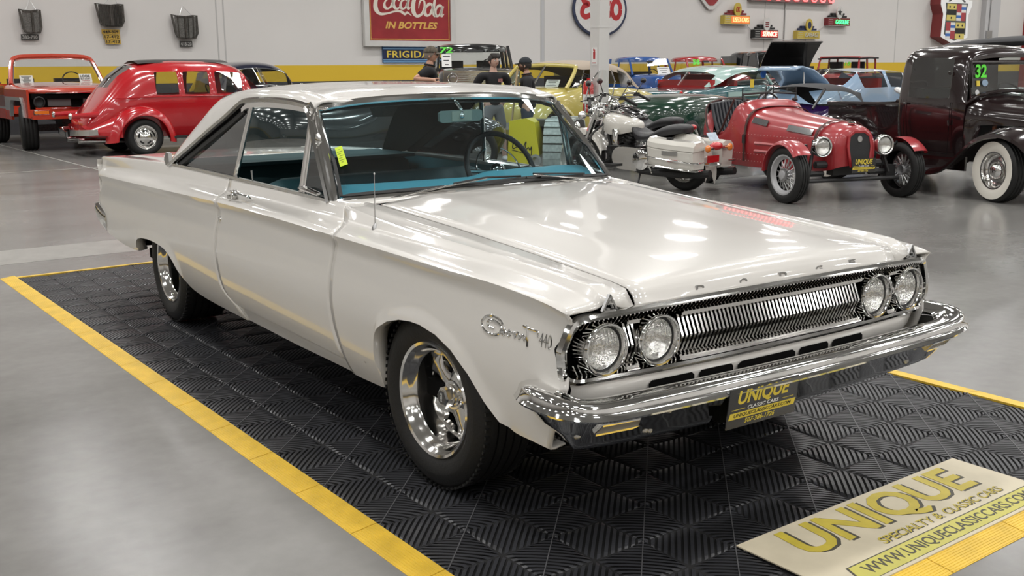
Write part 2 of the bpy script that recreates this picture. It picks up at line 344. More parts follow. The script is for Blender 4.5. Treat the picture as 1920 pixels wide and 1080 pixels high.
ARCR = [(-3.55, .378), (-3.530, .40), (-3.515, .43), (-3.490, .452), (-3.455, .466), (-3.36, .482), (-3.24, .492), (-3.11, .495), (-2.98, .490), (-2.903, .481), (-2.83, .458), (-2.767, .425), (-2.72, .385), (-2.68, .345), (-2.62, .315), (-2.55, .295), (-2.45, .285), (-2.38, .280)]
BOT = [(-4.45, .44), (-4.31, .395), (-4.1, .378), (-3.856, .368), (-3.65, .372)]+ARCR+[(-2.2, .277), (-1.2, .279), (-.55, .290)]+ARCF+[(.58, .376), (.65, .371), (.76, .37)]
zB = lambda x: interp(x, [p[0] for p in BOT], [p[1] for p in BOT])
def yside(x, z):
    yc, zc = fC(x); d = zc-z
    o = smooth(d, [(0, 0), (.012, -.005), (.035, -.013), (.08, -.008), (.16, .006), (.26, .013), (.34, .008), (.42, -.002), (.46, -.010), (.50, -.022), (.55, -.044)])
    k = min(1., max(0., (x-.45)/.28)); o = lerp(o, o*.5-.012*k, k)
    h = z-zB(x); fl = 0
    if (-.365 < x < .45 or -3.53 < x < -2.66): fl = .012*max(0, 1-h/.055)**1.5*min(1, max(0, (zB(x)-.33)/.06))
    return yc+o+fl
G = [(0, 0), (.05, .10), (.14, .42), (.24, .60), (.36, .68), (.6, .76), (.82, .85), (.93, .925), (1, 1)]
# gaps between panels: x for the peak (0), along the band, then by height below the crease
def gapx(pk, low): return lambda w, z: (interp(w, [p[0] for p in pk], [p[1] for p in pk]) if z is None else interp(z, [p[0] for p in low], [p[1] for p in low]))
gDF = gapx([(-1, -.842), (0, -.837), (.3, -.78), (.6, -.735), (.85, -.703), (1, -.690)], [(.28, -.645), (.363, -.668), (.477, -.703), (.582, -.716), (.71, -.712), (.775, -.702), (.80, -.697), (.832, -.690)])
gDR = gapx([(-1, -2.12), (0, -2.116), (.15, -2.11), (.4, -2.085), (.7, -2.06), (.9, -2.04), (1, -2.022)], [(.28, -1.80), (.335, -1.83), (.367, -1.93), (.395, -1.99), (.452, -2.018), (.562, -2.034), (.669, -2.03), (.777, -2.012), (.825, -2.022)])
gNose = gapx([(-1, .752), (0, .735), (.4, .742), (1, .738)], [(.30, .645), (.375, .655), (.43, .675), (.52, .71), (.585, .735), (.61, .722), (.69, .712), (.75, .728), (.8, .738)])
gTail = gapx([(-1, -4.49), (0, -4.485), (1, -4.48)], [(.3, -4.30), (.40, -4.31), (.50, -4.40), (.6, -4.475), (.74, -4.46), (.77, -4.48)])
NROW = 20
def side_panel(name, ga, gb, sx, s, inner, xr=0, xf=0, zfloor=None, mname='white_car', parent=car, lip=True):
    """ga rear gap, gb front gap, sx list of 0..1 stations, s side sign, inner rows [(dy from peak, dz)]"""
    rows = []
    def xat(u, a, b): return lerp(xr, xf, u)+(a-xr)*(1-u)**9+(b-xf)*u**9
    for u in sx:
        row = []
        for dy, dz in inner:
            x = xat(u, ga(-1, None), gb(-1, None)); y, z = fP(x); row.append((x, y+(dy(x) if callable(dy) else dy), z+(dz(x) if callable(dz) else dz)))
        for w, g in G:
            x = xat(u, ga(w, None), gb(w, None)); yp, zp = fP(x); yc, zc = fC(x)
            if w == 1: zc -= .0
            row.append((x, lerp(yp, yc, w), zp-(zp-zc)*g))
        for k in range(1, NROW+1):
            t = (k/NROW)**1.12; z = .5
            x = xat(u, ga(1, None), gb(1, None))
            for _ in range(5):
                zc = fC(x)[1]; zb = zB(x) if zfloor is None else max(zB(x), zfloor); z = zc+(zb-zc)*t
                x = xat(u, ga(1, z), gb(1, z))
            row.append((x, yside(x, z), z))
        if lip:
            x, y, z = row[-1]; row.append((x, y-.012, z-.001)); row.append((x, y-.05, z+.006))
        rows.append([(p[0], s*p[1], p[2]) for p in row])
    b = MB(); b.grid(rows, flip=s > 0)
    return b.build(name, mname, parent, smooth=30, solid=.006, merge=False)
def stations(xr, xf, dens, extra=()):
    a = [i/dens for i in range(dens+1)]+[(x-xr)/(xf-xr) for x in extra]
    a = sorted(t for t in a if 0 <= t <= 1); out = [a[0]]
    for t in a[1:]:
        if t-out[-1] > 1e-4: out.append(t)
    return out
seamY = lambda x: interp(x, [-.72, .75], [.646, .609]); seamZ = lambda x: interp(x, [-.72, -.2, .3, .66, .715, .735, .75], [.924, .897, .865, .836, .827, .812, .780])
for s in (-1, 1):
    fx = [p[0] for p in ARCF]+[-.382, -.375, -.40]
    side_panel('front_fender', gDF, gNose, stations(-.70, .71, 48, fx), s, xr=-.70, xf=.71, inner=[(lambda x: seamY(x)-fP(x)[0]+.004, lambda x: seamZ(x)-fP(x)[1]), (lambda x: (seamY(x)-fP(x)[0])*.5, lambda x: (seamZ(x)-fP(x)[1])*.5-.004), (-.012, .0)])
    side_panel('door', lambda w, z: gDR(w, z)+.005, lambda w, z: gDF(w, z)-.005, stations(-2.03, -.70, 40), s, xr=-2.03, xf=-.70, inner=[(-.03, -.02), (-.028, -.002), (-.012, .003)], zfloor=.351)
    side_panel('rear_quarter', gTail, gDR, stations(-4.47, -2.02, 70, [p[0] for p in ARCR]+[-3.56, -3.54]), s, xr=-4.47, xf=-2.02, inner=[(lambda x: smooth(x, [(-4.47, -.15), (-3.3, -.075), (-2.9, -.03), (-2.1, -.03)]), lambda x: smooth(x, [(-4.4, .0), (-3.3, -.004), (-2.9, -.01), (-2.1, -.02)])), (-.03, .0), (-.012, .002)])
    # sill under the door
    rows = []
    for i in range(25):
        x = lerp(-1.94, -.63, i/24); rows.append([(x, s*yside(x, z), z) for z in (.346, .335, .32, .303, zB(x))]+[(x, s*(yside(x, zB(x))-.06), zB(x)+.008)])
    b = MB(); b.grid(rows, flip=s > 0); b.build('sill', 'white_car', car, smooth=40, merge=False)
    # dark inner shell seen through the panel gaps and wheel openings
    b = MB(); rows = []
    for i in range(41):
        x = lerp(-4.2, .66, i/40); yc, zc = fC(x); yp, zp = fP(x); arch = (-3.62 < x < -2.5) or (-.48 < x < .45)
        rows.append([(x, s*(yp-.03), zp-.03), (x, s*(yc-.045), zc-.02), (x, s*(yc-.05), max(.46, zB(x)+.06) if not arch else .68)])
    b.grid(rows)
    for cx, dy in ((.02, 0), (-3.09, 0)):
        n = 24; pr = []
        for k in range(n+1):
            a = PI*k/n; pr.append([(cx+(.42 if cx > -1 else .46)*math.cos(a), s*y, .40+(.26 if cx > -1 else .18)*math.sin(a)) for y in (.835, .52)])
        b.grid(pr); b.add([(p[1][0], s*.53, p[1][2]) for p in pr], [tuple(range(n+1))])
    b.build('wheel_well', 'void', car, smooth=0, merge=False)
# hood
rows = []
hx = [-.735, -.70, -.6, -.4, -.2, 0, .2, .4, .55, .63, .675, .70, .715, .725, .732, .737]
NY = 24
def hoodpt(x, y):
    ys = seamY(x); t = y/ys; a = abs(t); front = max(0, (x-.55)/.19)
    crown = .030*(1-a**2.2)*(1-.25*front)
    rid = .007*max(0, 1-abs(a-.62)/.10)*(1-max(0, min(1, (x-.3)/.35)))
    return (x+(.022*(1-a*a) if x > .5 else .022*(1-a*a)*max(0, (x+.7)/1.2))-(0 if x > -.6 else .06*(1-a*a)*(-.6-x)/.135), y, seamZ(x)+crown*(1 if x < .7 else 1-.5*(x-.7)/.04)+rid)
for x in hx: rows.append([hoodpt(x, seamY(x)*(-1+2*j/NY)*.992) for j in range(NY+1)])
# front lip drops to the grille trim
rows.append([(p[0]+.012, p[1], p[2]-.022) for p in rows[-1]]); rows.append([(p[0]+.003, p[1], .786) for p in rows[-1]])
b = MB(); b.grid(rows, flip=True); b.build('hood', 'white_car', car, smooth=32, solid=.006, merge=False)
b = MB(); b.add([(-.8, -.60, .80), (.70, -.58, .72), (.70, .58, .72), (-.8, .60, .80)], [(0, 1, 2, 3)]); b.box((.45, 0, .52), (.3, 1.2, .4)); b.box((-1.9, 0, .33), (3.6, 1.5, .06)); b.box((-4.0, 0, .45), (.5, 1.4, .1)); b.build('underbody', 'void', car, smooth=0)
# cowl
wsB = [(-.958, .735, .926), (-.915, .62, .934), (-.865, .42, .941), (-.83, .21, .945), (-.82, 0, .946)]
wsT = [(-1.311, .652, 1.292), (-1.275, .56, 1.312), (-1.245, .40, 1.328), (-1.228, .2, 1.336), (-1.222, 0, 1.338)]
full = lambda L: [(x, -y, z) for x, y, z in L]+[(x, y, z) for x, y, z in L[-2::-1]]
wB, wT = full(wsB), full(wsT)
NW = len(wB)
cw = []
hoodrear = [hoodpt(-.735, seamY(-.735)*(-1+2*j/(NW-1))) for j in range(NW)]
for j in range(NW):
    h = Vector(hoodrear[j]); w = Vector(wB[j]); h.x -= .006; h.z -= .002
    if j in (0, NW-1): h = Vector((-.835, math.copysign(.748, h.y), .921))
    cw.append([tuple(h), tuple(h.lerp(w, .5)+Vector((0, 0, .002))), tuple(w+Vector((.03, 0, .003))), tuple(w+Vector((-.03, 0, .004)))])
b = MB(); b.grid(cr_rows := [list(r) for r in zip(*cw)], flip=False); b.build('cowl', 'white_car', car, smooth=50, solid=-.004, merge=False)
b = MB(); M['slot'] = mat('cowl slots', (.30, .28, .25), .7)
for k in range(7):
    b.sweep([(lerp(-.77, -.765, i/8)-.009*k+(-.035*abs(-1+i/4)**2), lerp(-.42, .30, i/8), .9545-.0012*k) for i in range(9)], [(-.0016, 0), (.0016, 0), (.0016, .0012), (-.0016, .0012)])
b.build('cowl_vent', 'slot', car, smooth=0)
# deck lid and tail
def deckz(x, y): return fP(x)[1]+.014*(1-(y/.66)**2)
rows = []
for i in range(15):
    x = lerp(-4.47, -3.28, i/14); ye = fP(x)[0]-interp(x, [-4.47, -3.3], [.148, .073]); rows.append([(x, ye*(-1+j/8), deckz(x, ye*(-1+j/8))-.002) for j in range(17)])
b = MB(); b.grid(rows, flip=True)
b.build('trunk_lid', 'white_car', car, smooth=30, solid=.006, merge=False)
b = MB(); tp = [(-4.465, .872), (-4.48, .84), (-4.46, .79), (-4.46, .60), (-4.40, .46)]
b.grid([[(x, y, z) for x, z in tp] for y in [-.84+.12*k for k in range(15)]]); b.build('tail_panel', 'white_car', car, smooth=40, merge=False)
b = MB()
for s in (-1, 1):
    path = [(-4.30, s*.842, .455), (-4.38, s*.856, .475), (-4.50, s*.85, .505), (-4.59, s*.77, .515), (-4.625, s*.5, .515), (-4.63, 0, .515)]
    b.sweep(cr(path, 5), [(-.012*s, -.07), (.012*s, -.03), (.028*s, .035), (.018*s, .065), (-.004*s, .07), (-.02*s, .0)])
b.build('rear_bumper', 'chrome', car, smooth=50)
# roof with C-pillars
Sk = [(-1.270, .55, 1.319), (-1.5, .56, 1.357), (-1.9, .568, 1.364), (-2.25, .568, 1.354), (-2.52, .57, 1.33), (-2.72, .582, 1.285), (-2.90, .61, 1.19), (-3.08, .655, 1.07), (-3.25, .70, .94)]
Ek = [(-1.311, .655, 1.293), (-1.5, .664, 1.315), (-1.82, .668, 1.319), (-2.1, .670, 1.304), (-2.32, .69, 1.218), (-2.52, .71, 1.142), (-2.71, .729, 1.067), (-2.90, .748, .994), (-3.08, .766, .926)]
Ck = [(-1.222, 0, 1.340), (-1.45, 0, 1.378), (-1.9, 0, 1.389), (-2.3, 0, 1.383), (-2.62, 0, 1.363), (-2.86, 0, 1.325)]
n = 6
S2, E2, C2 = cr(Sk, n), cr(Ek, n), cr(Ck, n)
rows = []
for k in range(len(C2)):
    c, sh, e = C2[k], S2[k], E2[k]; row = []
    for t in (0, .2, .4, .6, .75, .88, 1): p = c.lerp(sh, t); p.z = c.z+(sh.z-c.z)*(t**2.2); p.x = c.x+(sh.x-c.x)*t**1.6; row.append(p)
    for t in (.18, .36, .54, .72, .86, 1):
        p = sh.lerp(e, t); bulge = .018*math.sin(PI*min(1, t*1.0)); p.y += bulge*1.1; p.z += bulge*.9; row.append(p)
    rows.append([tuple(p) for p in row])
rows = [[(x, -y, z) for x, y, z in r] + [(x, y, z) for x, y, z in r[-2::-1]][0:0] for r in rows]
rows.insert(0, [(p[0]+.012, p[1], p[2]-.006) for p in rows[0]])
b = MB(); b.grid(rows, flip=True)
rows2 = []
for k in range(len(C2)-1, len(S2)):
    sh, e = S2[k], E2[k]; row = [sh]
    for t in (.18, .36, .54, .72, .86, 1):
        f = 1-(k-len(C2)+1)/(len(S2)-len(C2))*.75; p = sh.lerp(e, t); bulge = .018*math.sin(PI*t)*f; p.y += bulge*1.1; p.z += bulge*.9*f; row.append(p)
    rows2.append([(p.x, -p.y, p.z) for p in row])
b.grid(rows2, flip=True); b.build('roof', 'white_car', car, smooth=50, solid=.008, mirror=True)
# inner headliner
b = MB(); rr = [[(p[0], p[1]*.97, p[2]-.03) for p in r] for r in rows]; b.grid(rr); b.grid([[(p[0]+.02, p[1]*.965, p[2]-.004) for p in r] for r in rows2])
M['liner'] = mat('dark headliner', (.05, .055, .055), .9); b.build('headliner', 'liner', car, smooth=50, mirror=True)
# rear window
b = MB(); gr = []
for i in range(7):
    t = i/6; e0 = C2[-1].lerp(Vector((-3.36, 0, .945)), t); e1 = S2[len(C2)-1].lerp(Vector((-3.25, .70, .94)), t)
    gr.append([(lerp(e0.x, e1.x, a*a), e1.y*q, lerp(e0.z, e1.z, a**2.2)+.03*math.sin(PI*t)*(1-.3*a)) for q in [j/6-1 for j in range(13)] for a in [abs(q)]])
b.grid(gr); b.build('rear_window', 'gl', car, smooth=60, merge=False)
# windscreen
b = MB(); gr = []
wBf, wTf = cr(wB, 3), cr(wT, 3)
for i in range(9):
    t = i/8; gr.append([tuple(a.lerp(c, t)+Vector((.006, 0, .005))*math.sin(PI*t)*(1-.5*abs(a.y)/.74)) for a, c in zip(wBf, wTf)])
b.grid(gr); b.build('windscreen', 'glteal', car, smooth=60, merge=False)
inb = lambda p, k, dx=0, dz=0: (p[0]+dx, p[1]*k, p[2]+dz)
trim = [(p[0], p[1], p[2]) for p in wBf]+[tuple(Vector(wBf[-1]).lerp(Vector(wTf[-1]), t)+Vector((.009, 0, .007))*math.sin(PI*t)) for t in (.15, .35, .55, .75, .92)]+[tuple(p) for p in reversed(wTf)]+[tuple(Vector(wTf[0]).lerp(Vector(wBf[0]), t)+Vector((.009, 0, .007))*math.sin(PI*t)) for t in (.08, .25, .45, .65, .85)]
b = MB(); b.sweep(trim, [(-.022, -.004), (-.020, .006), (-.006, .0125), (.010, .008), (.016, -.004)], closed=True, up=(.70, 0, .71)); b.build('windscreen_trim', 'chrome', car, smooth=40)
b = MB(); b.sweep([(p[0]*.996 if 0 else p[0], p[1]*.965, p[2]+(.022 if p[2] < 1.1 else -.018)) for p in trim], [(-.007, -.003), (-.007, .0035), (.007, .0035), (.007, -.003)], closed=True, up=(.70, 0, .71)); b.build('windscreen_gasket', 'black', car, smooth=40)
for s in (-1, 1):
    Q = lambda x, y, z: (x, s*y, z)
    # chrome A-pillar cover, drip rail, belt and window frames
    ap = cr([Q(-.975, .742, .925), Q(-1.09, .717, 1.05), Q(-1.20, .692, 1.168), Q(-1.29, .670, 1.266), Q(-1.345, .664, 1.303)], 5)
    b = MB(); b.sweep(ap, [(-.030, -.006), (-.026, .010), (-.010, .014), (-.006, .008), (.004, .008), (.008, .014), (.02, .012), (.026, -.006)] if s < 0 else [(.030, -.006), (.026, .010), (.010, .014), (.006, .008), (-.004, .008), (-.008, .014), (-.02, .012), (-.026, -.006)], up=(.45, s*.72, .52)); b.build('windscreen_pillar', 'chrome', car, smooth=40)
    rail = cr([Q(-1.33, .668, 1.302), Q(-1.5, .676, 1.318), Q(-1.82, .680, 1.322), Q(-2.06, .682, 1.309), Q(-2.13, .686, 1.293), Q(-2.32, .701, 1.219), Q(-2.52, .720, 1.143), Q(-2.71, .739, 1.068), Q(-2.90, .757, .995), Q(-3.07, .774, .930)], 4)
    b = MB(); b.sweep(rail, [(-.014, -.010), (-.014, .008), (0, .014), (.012, .006), (.012, -.010)], up=(0, s, .35)); b.build('drip_rail', 'chrome', car, smooth=40)
    wr = cr([Q(-1.29, .672, 1.283), Q(-1.5, .672, 1.293), Q(-1.82, .674, 1.297), Q(-2.03, .676, 1.286), Q(-2.11, .68, 1.262)], 4)
    b = MB(); b.sweep(wr, [(-.012, -.008), (-.012, .006), (.010, .008), (.012, -.008)], up=(0, s, .2)); b.build('window_header', 'polished', car, smooth=40)
    cp = cr([Q(-2.10, .672, 1.275), Q(-2.30, .690, 1.196), Q(-2.50, .71, 1.120), Q(-2.70, .73, 1.045), Q(-2.90, .748, .970), Q(-3.0, .758, .935)], 4)
    b = MB(); b.sweep(cp, [(-.028, -.014), (-.028, .0), (-.004, .002), (.0, -.008), (.028, -.008), (.028, -.018)], up=(0, s, .3)); b.build('window_seal', 'black', car, smooth=40)
    b = MB(); b.sweep([Q(-3.08, .768, .938), Q(-2.6, .765, .941), Q(-2.1, .764, .941), Q(-1.5, .757, .937), Q(-.99, .750, .931)], [(-.008, -.01), (-.008, .004), (.008, .004), (.008, -.01)], up=(0, 0, 1)); b.build('belt_trim', 'chrome', car, smooth=40)
    b = MB(); b.prism([(-.02, -.035), (.05, -.04), (.075, -.01), (.03, .035), (-.015, .03)], .02, Matrix(((-1, 0, 0, -3.08), (0, 0, s, s*.757), (0, 1, 0, .965), (0, 0, 0, 1)))); b.build('pillar_cap', 'steel', car, smooth=40)
    # rear quarter glass with its front bar
    b = MB(); b.grid([[Q(-2.02, .668, 1.28), Q(-2.095, .742, .935)], [Q(-2.10, .668, 1.262), Q(-2.3, .742, .935)], [Q(-2.45, .698, 1.12), Q(-2.6, .742, .935)], [Q(-2.78, .728, .99), Q(-2.92, .743, .935)]]); b.build('quarter_glass', 'glq', car, smooth=60, merge=False)
    b = MB(); b.tube([Q(-2.008, .668, 1.285), Q(-2.05, .706, 1.11), Q(-2.092, .742, .935)], .013, 8); b.build('quarter_bar', 'polished', car)
    # vent window
    b = MB(); b.grid([[Q(-1.292, .668, 1.285), Q(-1.285, .742, .935)], [Q(-1.255, .672, 1.25), Q(-1.16, .742, .935)], [Q(-1.19, .69, 1.165), Q(-1.02, .742, .935)]]); b.build('vent_glass', 'glq', car, smooth=60, merge=False)
    b = MB(); b.tube([Q(-1.298, .668, 1.285), Q(-1.292, .742, .935)], .012, 8); b.tube([Q(-1.27, .672, 1.27), Q(-1.262, .742, .935)], .007, 8); b.build('vent_bar', 'polished', car)
    b = MB(); b.sweep(cr([Q(-1.27, .668, 1.272), Q(-1.22, .682, 1.21), Q(-1.13, .703, 1.10), Q(-1.03, .727, .985), Q(-.99, .738, .94)], 4), [(-.008, -.006), (-.008, .006), (.008, .006), (.008, -.006)], up=(0, s, .2)); b.build('vent_frame', 'polished', car, smooth=40)
    b = MB(); b.tube([Q(-1.27, .75, .955), Q(-1.20, .765, .962), Q(-1.05, .765, .950)], [.016, .02, .014], 8, flat=.6); b.ball(Q(-1.18, .70, 1.165), (.02, .012, .03)); b.build('vent_latch', 'chrome', car)
    # door handle and lock
    hz = .893
    b = MB(); b.tube(cr([Q(-1.94, .815, .878), Q(-1.89, .845, .893), Q(-1.82, .865, .898), Q(-1.75, .865, .897), Q(-1.685, .842, .888)], 4), [.008]*17, 10, flat=.7); b.tube(cr([Q(-1.935, .805, .868), Q(-1.87, .83, .865), Q(-1.825, .845, .886)], 4), [.026, .026, .024, .022, .02, .018, .016, .014, .012], 10); b.tube([Q(-1.685, .842, .888), Q(-1.68, .82, .866)], .009, 8); b.tube([Q(-1.87, .855, .868), Q(-1.87, .867, .868)], .012, 10); b.build('door_handle', 'chrome', car)
    b = MB(); b.tube([Q(-1.985, yside(-1.985, .75)-.005, .75), Q(-1.985, yside(-1.985, .75)+.012, .75)], [.016, .013], 12); b.build('door_lock', 'chrome', car)
    # belt line end ornament on the fender tip
    b = MB(); X = Matrix(((0, 0, 1, .752), (1, 0, 0, s*.703), (0, 1, 0, .797), (0, 0, 0, 1)))
    for a in (90, 210, 330):
        u = (math.cos(R(a)), math.sin(R(a))); c2 = (math.cos(R(a+120)), math.sin(R(a+120))); r1 = .030 if a == 90 else .026
        p0 = Vector((u[0]*.030, u[1]*(.034 if a == 90 else .024), 0)); p1 = Vector((c2[0]*.030, c2[1]*(.034 if a == 330 else .024), 0))
        b.sweep([p0, p1], [(-.0045, -.004), (-.003, .004), (.003, .004), (.0045, -.004)], mtx=X)
        b.sweep([p0*.5, (p0+p1)*.28], [(-.003, -.004), (-.002, .003), (.002, .003), (.003, -.004)], mtx=X)
    b.build('fender_ornament', 'steel', car, smooth=0)
    # script on the fender: one flowing stroke of loops, a crossed letter and figures
    b = MB()
    def onf(x, z, off=.006): return (x, s*(yside(x, z)+off), z)
    sc = []
    cx, cz = .391, .691
    loop = [(.055, .010), (.035, .022), (0, .028), (-.035, .020), (-.05, 0), (-.035, -.020), (0, -.028), (.035, -.022), (.052, -.004), (.035, .010), (0, .014), (-.022, .006), (-.015, -.006), (.015, -.007)]
    path = cr([onf(cx+a, cz+c+.004) for a, c in loop], 4); b.tube(path, .0042, 8)
    DX, DZ = -.034, -.009
    w = [(.47, .694), (.488, .705), (.497, .695), (.487, .685), (.478, .694), (.505, .697), (.513, .706), (.520, .695), (.512, .686), (.506, .696), (.53, .70), (.536, .704), (.540, .686), (.548, .703), (.556, .702), (.560, .686), (.567, .695), (.576, .702), (.583, .686), (.59, .70)]
    b.tube(cr([onf(a+DX, c+DZ) for a, c in w], 3), .0036, 8)
    b.tube(cr([onf(.554, .726), onf(.561, .691), onf(.564, .663)], 4), .0042, 8); b.tube(cr([onf(.538, .719), onf(.566, .715), onf(.601, .713), onf(.603, .699)], 4), .0036, 8)
    for q0 in (.614, .630, .646):
        if q0 < .64: b.tube([onf(q0+.009, .673), onf(q0+.009, .713), onf(q0-.002, .689), onf(q0+.013, .689)], .0028, 6)
        else: b.tube(cr([onf(q0+.0, .691), onf(q0+.007, .712), onf(q0+.014, .691), onf(q0+.007, .672)], 4, True), .0028, 6, closed=True)
    b.build('fender_script', 'chrome', car)
    b = MB(); b.tube([Q(-.47, yside(-.47, .385)-.004, .385), Q(-.47, yside(-.47, .385)+.005, .385)], .011, 12); b.build('fender_clip', 'steel', car)
# antenna
b = MB(); b.lathe([(.022, 0), (.020, .006), (.012, .014)], 20, T(-.560, -.762, .842)); b.build('antenna_base', 'blackgloss', car)
b = MB(); b.lathe([(.015, .008), (.013, .03), (.006, .04), (.004, .045)], 16, T(-.560, -.762, .842)); b.tube([(-.56, -.762, .88), (-.546, -.766, 1.075)], [.0022, .0014], 8); b.ball((-.546, -.766, 1.076), .004, 6, 8); b.build('antenna_mast', 'steel', car)
# wipers
def wpt(u, v, off): # u across glass -1..1 (car right to left), v up
    k = (u+1)/2*(len(wBf)-1); i = min(len(wBf)-2, int(k)); a = wBf[i].lerp(wBf[i+1], k-i); c = wTf[i].lerp(wTf[i+1], k-i)
    return a.lerp(c, v)+Vector((.70, 0, .71))*(off+.02*math.sin(PI*v))
for u0, u1, ua, ub in ((-.74, -.10, -.42, .27), (.90, .2, .73, .17)):
    piv = wpt(u0, -.10, .015); b = MB(); e = wpt(u1, .05, .035)
    b.tube([piv+Vector((0, 0, -.02)), piv+Vector((.004, 0, .022))], [.018, .014], 12)
    m1 = piv.lerp(e, .35)+Vector((.015, 0, .018)); b.tube([piv+Vector((0, 0, .016)), m1, e], [.011, .008, .004], 8, flat=.6); b.build('wiper_arm', 'polished', car)
    b = MB(); q0, q1 = wpt(ua, .025, .012), wpt(ub, .06 if u0 < 0 else .055, .012)
    b.sweep([q0, q0.lerp(q1, .5), q1], [(-.004, -.010), (-.006, .004), (.006, .004), (.004, -.010)], up=(.7, 0, .71)); b.tube([q0.lerp(q1, .2)+Vector((.01, 0, .012)), e+Vector((0, 0, .004)), q0.lerp(q1, .8)+Vector((.01, 0, .012))], .005, 6); b.build('wiper_blade', 'black', car)
# ---------------------------------------------------------------- front end
# surround trim
def tx(y): return .742+.030*(1-min(1, abs(y)/.83)**2)
loopT = [(0, .7865), (-.3, .786), (-.6, .779), (-.76, .772), (-.80, .764), (-.822, .742), (-.846, .69), (-.851, .668), (-.846, .625), (-.832, .595), (-.805, .582), (-.76, .580), (-.5, .579), (-.2, .579), (0, .580)]
loopT = loopT+[(-y, z) for y, z in loopT[-2:0:-1]]
loopP = cr([(tx(y)-.02*max(0, abs(y)-.72)/.12-(.012 if z < .62 else 0), y, z) for y, z in loopT], 3, True)
b = MB(); b.sweep(loopP, [(-.013, -.006), (-.011, .010), (-.002, .014), (.007, .009), (.011, -.010)], closed=True, up=(1, 0, 0)); b.build('grille_surround', 'chrome', car, smooth=40)
# black backing bowl
b = MB(); k = len(loopP); cen = Vector((.65, 0, .68)); rows = [[tuple(p) for p in loopP], [(p.x-.05, p.y*.985, .68+(p.z-.68)*.93) for p in loopP], [(.67, p.y*.93, .68+(p.z-.68)*.80) for p in loopP]]
b.grid(rows, False, True); b.add(rows[-1], [tuple(range(k))]); b.build('grille_backing', 'void', car, smooth=0)
# comb of short curved vanes above and below, running round the lamps
b = MB()
def inside(y, z, sc):   # radial vanes following the loop
    return
lp = [p for p in loopP]; tot = 0; acc = [0]
for i in range(k): tot += (lp[(i+1) % k]-lp[i]).length; acc.append(tot)
NV = 236
for v in range(NV):
    d = tot*v/NV; i = max(j for j in range(k) if acc[j] <= d); t = (d-acc[i])/max(1e-9, acc[i+1]-acc[i]); p = lp[i].lerp(lp[(i+1) % k], t)
    z0 = p.z; up = 1 if z0 > .68 else -1; side = abs(p.y) > .80
    if side: q = Vector((p.x-.03, p.y*.955, p.z)); m = Vector((p.x-.012, p.y*.972, p.z)); e = Vector((p.x-.045, p.y*.935, p.z))
    else: m = Vector((p.x-.006, p.y, z0-up*.018)); e = Vector((p.x-.028, p.y, z0-up*.042)); 
    st = Vector((p.x-.010, p.y*(.985 if side else 1), z0-up*.004*(0 if side else 1)))
    b.sweep([st, m, e], [(-.0022, -.012), (-.0022, .002), (.0022, .002), (.0022, -.012)], up=(1, 0, 0))
b.build('comb_vanes', 'polished', car, smooth=0, merge=False)
# inner frames and chevron bars: centre field and the two short fields between the lamps
def field(y0, y1, nb, name):
    b = MB()
    for z in (.738, .602):
        b.sweep([(tx(y)-.012, y, z) for y in [lerp(y0, y1, i/12) for i in range(13)]], [(-.006, -.02), (-.005, .006), (.005, .006), (.006, -.02)], up=(1, 0, 0))
        b.sweep([(tx(y)-.006, y, z+(.006 if z > .7 else -.006)) for y in [lerp(y0, y1, i/12) for i in range(13)]], [(-.003, -.02), (-.002, .006), (.002, .006), (.003, -.02)], up=(1, 0, 0))
        b.build(name+'_frame', 'polished', car, smooth=0); b = MB()
    b = MB()
    for i in range(nb):
        y = lerp(y0, y1, (i+.5)/nb); x = tx(y)
        b.sweep([(x-.040, y, .732), (x-.012, y, .668), (x-.040, y, .606)], [(-.0042, -.012), (-.0042, .004), (.0042, .004), (.0042, -.012)], up=(1, 0, 0))
    b.build(name+'_bars', 'polished', car, smooth=0, merge=False)
field(-.425, .425, 50, 'grille'); field(-.632, -.586, 3, 'lamp_grille'); field(.586, .632, 3, 'lamp_grille')
M['lensglass'] = mat('fluted lamp glass', (.9, .9, .88), .04, trans=0., coat=1.); 
def lens_mat():
    m = bpy.data.materials.new('headlamp glass'); m.use_nodes = True; nt = m.node_tree; nt.nodes.clear(); L = nt.links.new
    o = nt.nodes.new('ShaderNodeOutputMaterial'); t = nt.nodes.new('ShaderNodeBsdfTransparent'); g = nt.nodes.new('ShaderNodeBsdfGlossy'); g.inputs['Roughness'].default_value = .06
    w = nt.nodes.new('ShaderNodeTexWave'); w.wave_type = 'BANDS'; w.bands_direction = 'Y'; w.inputs['Scale'].default_value = 26; w.inputs['Distortion'].default_value = 1.5
    tc = nt.nodes.new('ShaderNodeTexCoord'); L(tc.outputs['Object'], w.inputs['Vector'])
    bp = nt.nodes.new('ShaderNodeBump'); bp.inputs['Strength'].default_value = .6; bp.inputs['Distance'].default_value = .004; L(w.outputs['Fac'], bp.inputs['Height']); L(bp.outputs[0], g.inputs['Normal'])
    x = nt.nodes.new('ShaderNodeMixShader'); x.inputs[0].default_value = .22; L(t.outputs[0], x.inputs[1]); L(g.outputs[0], x.inputs[2]); L(x.outputs[0], o.inputs[0])
    return m
M['lampglass'] = lens_mat()
M['reflector'] = mat('lamp reflector', (.85, .85, .82), .16, 1., bump=(38, .7))
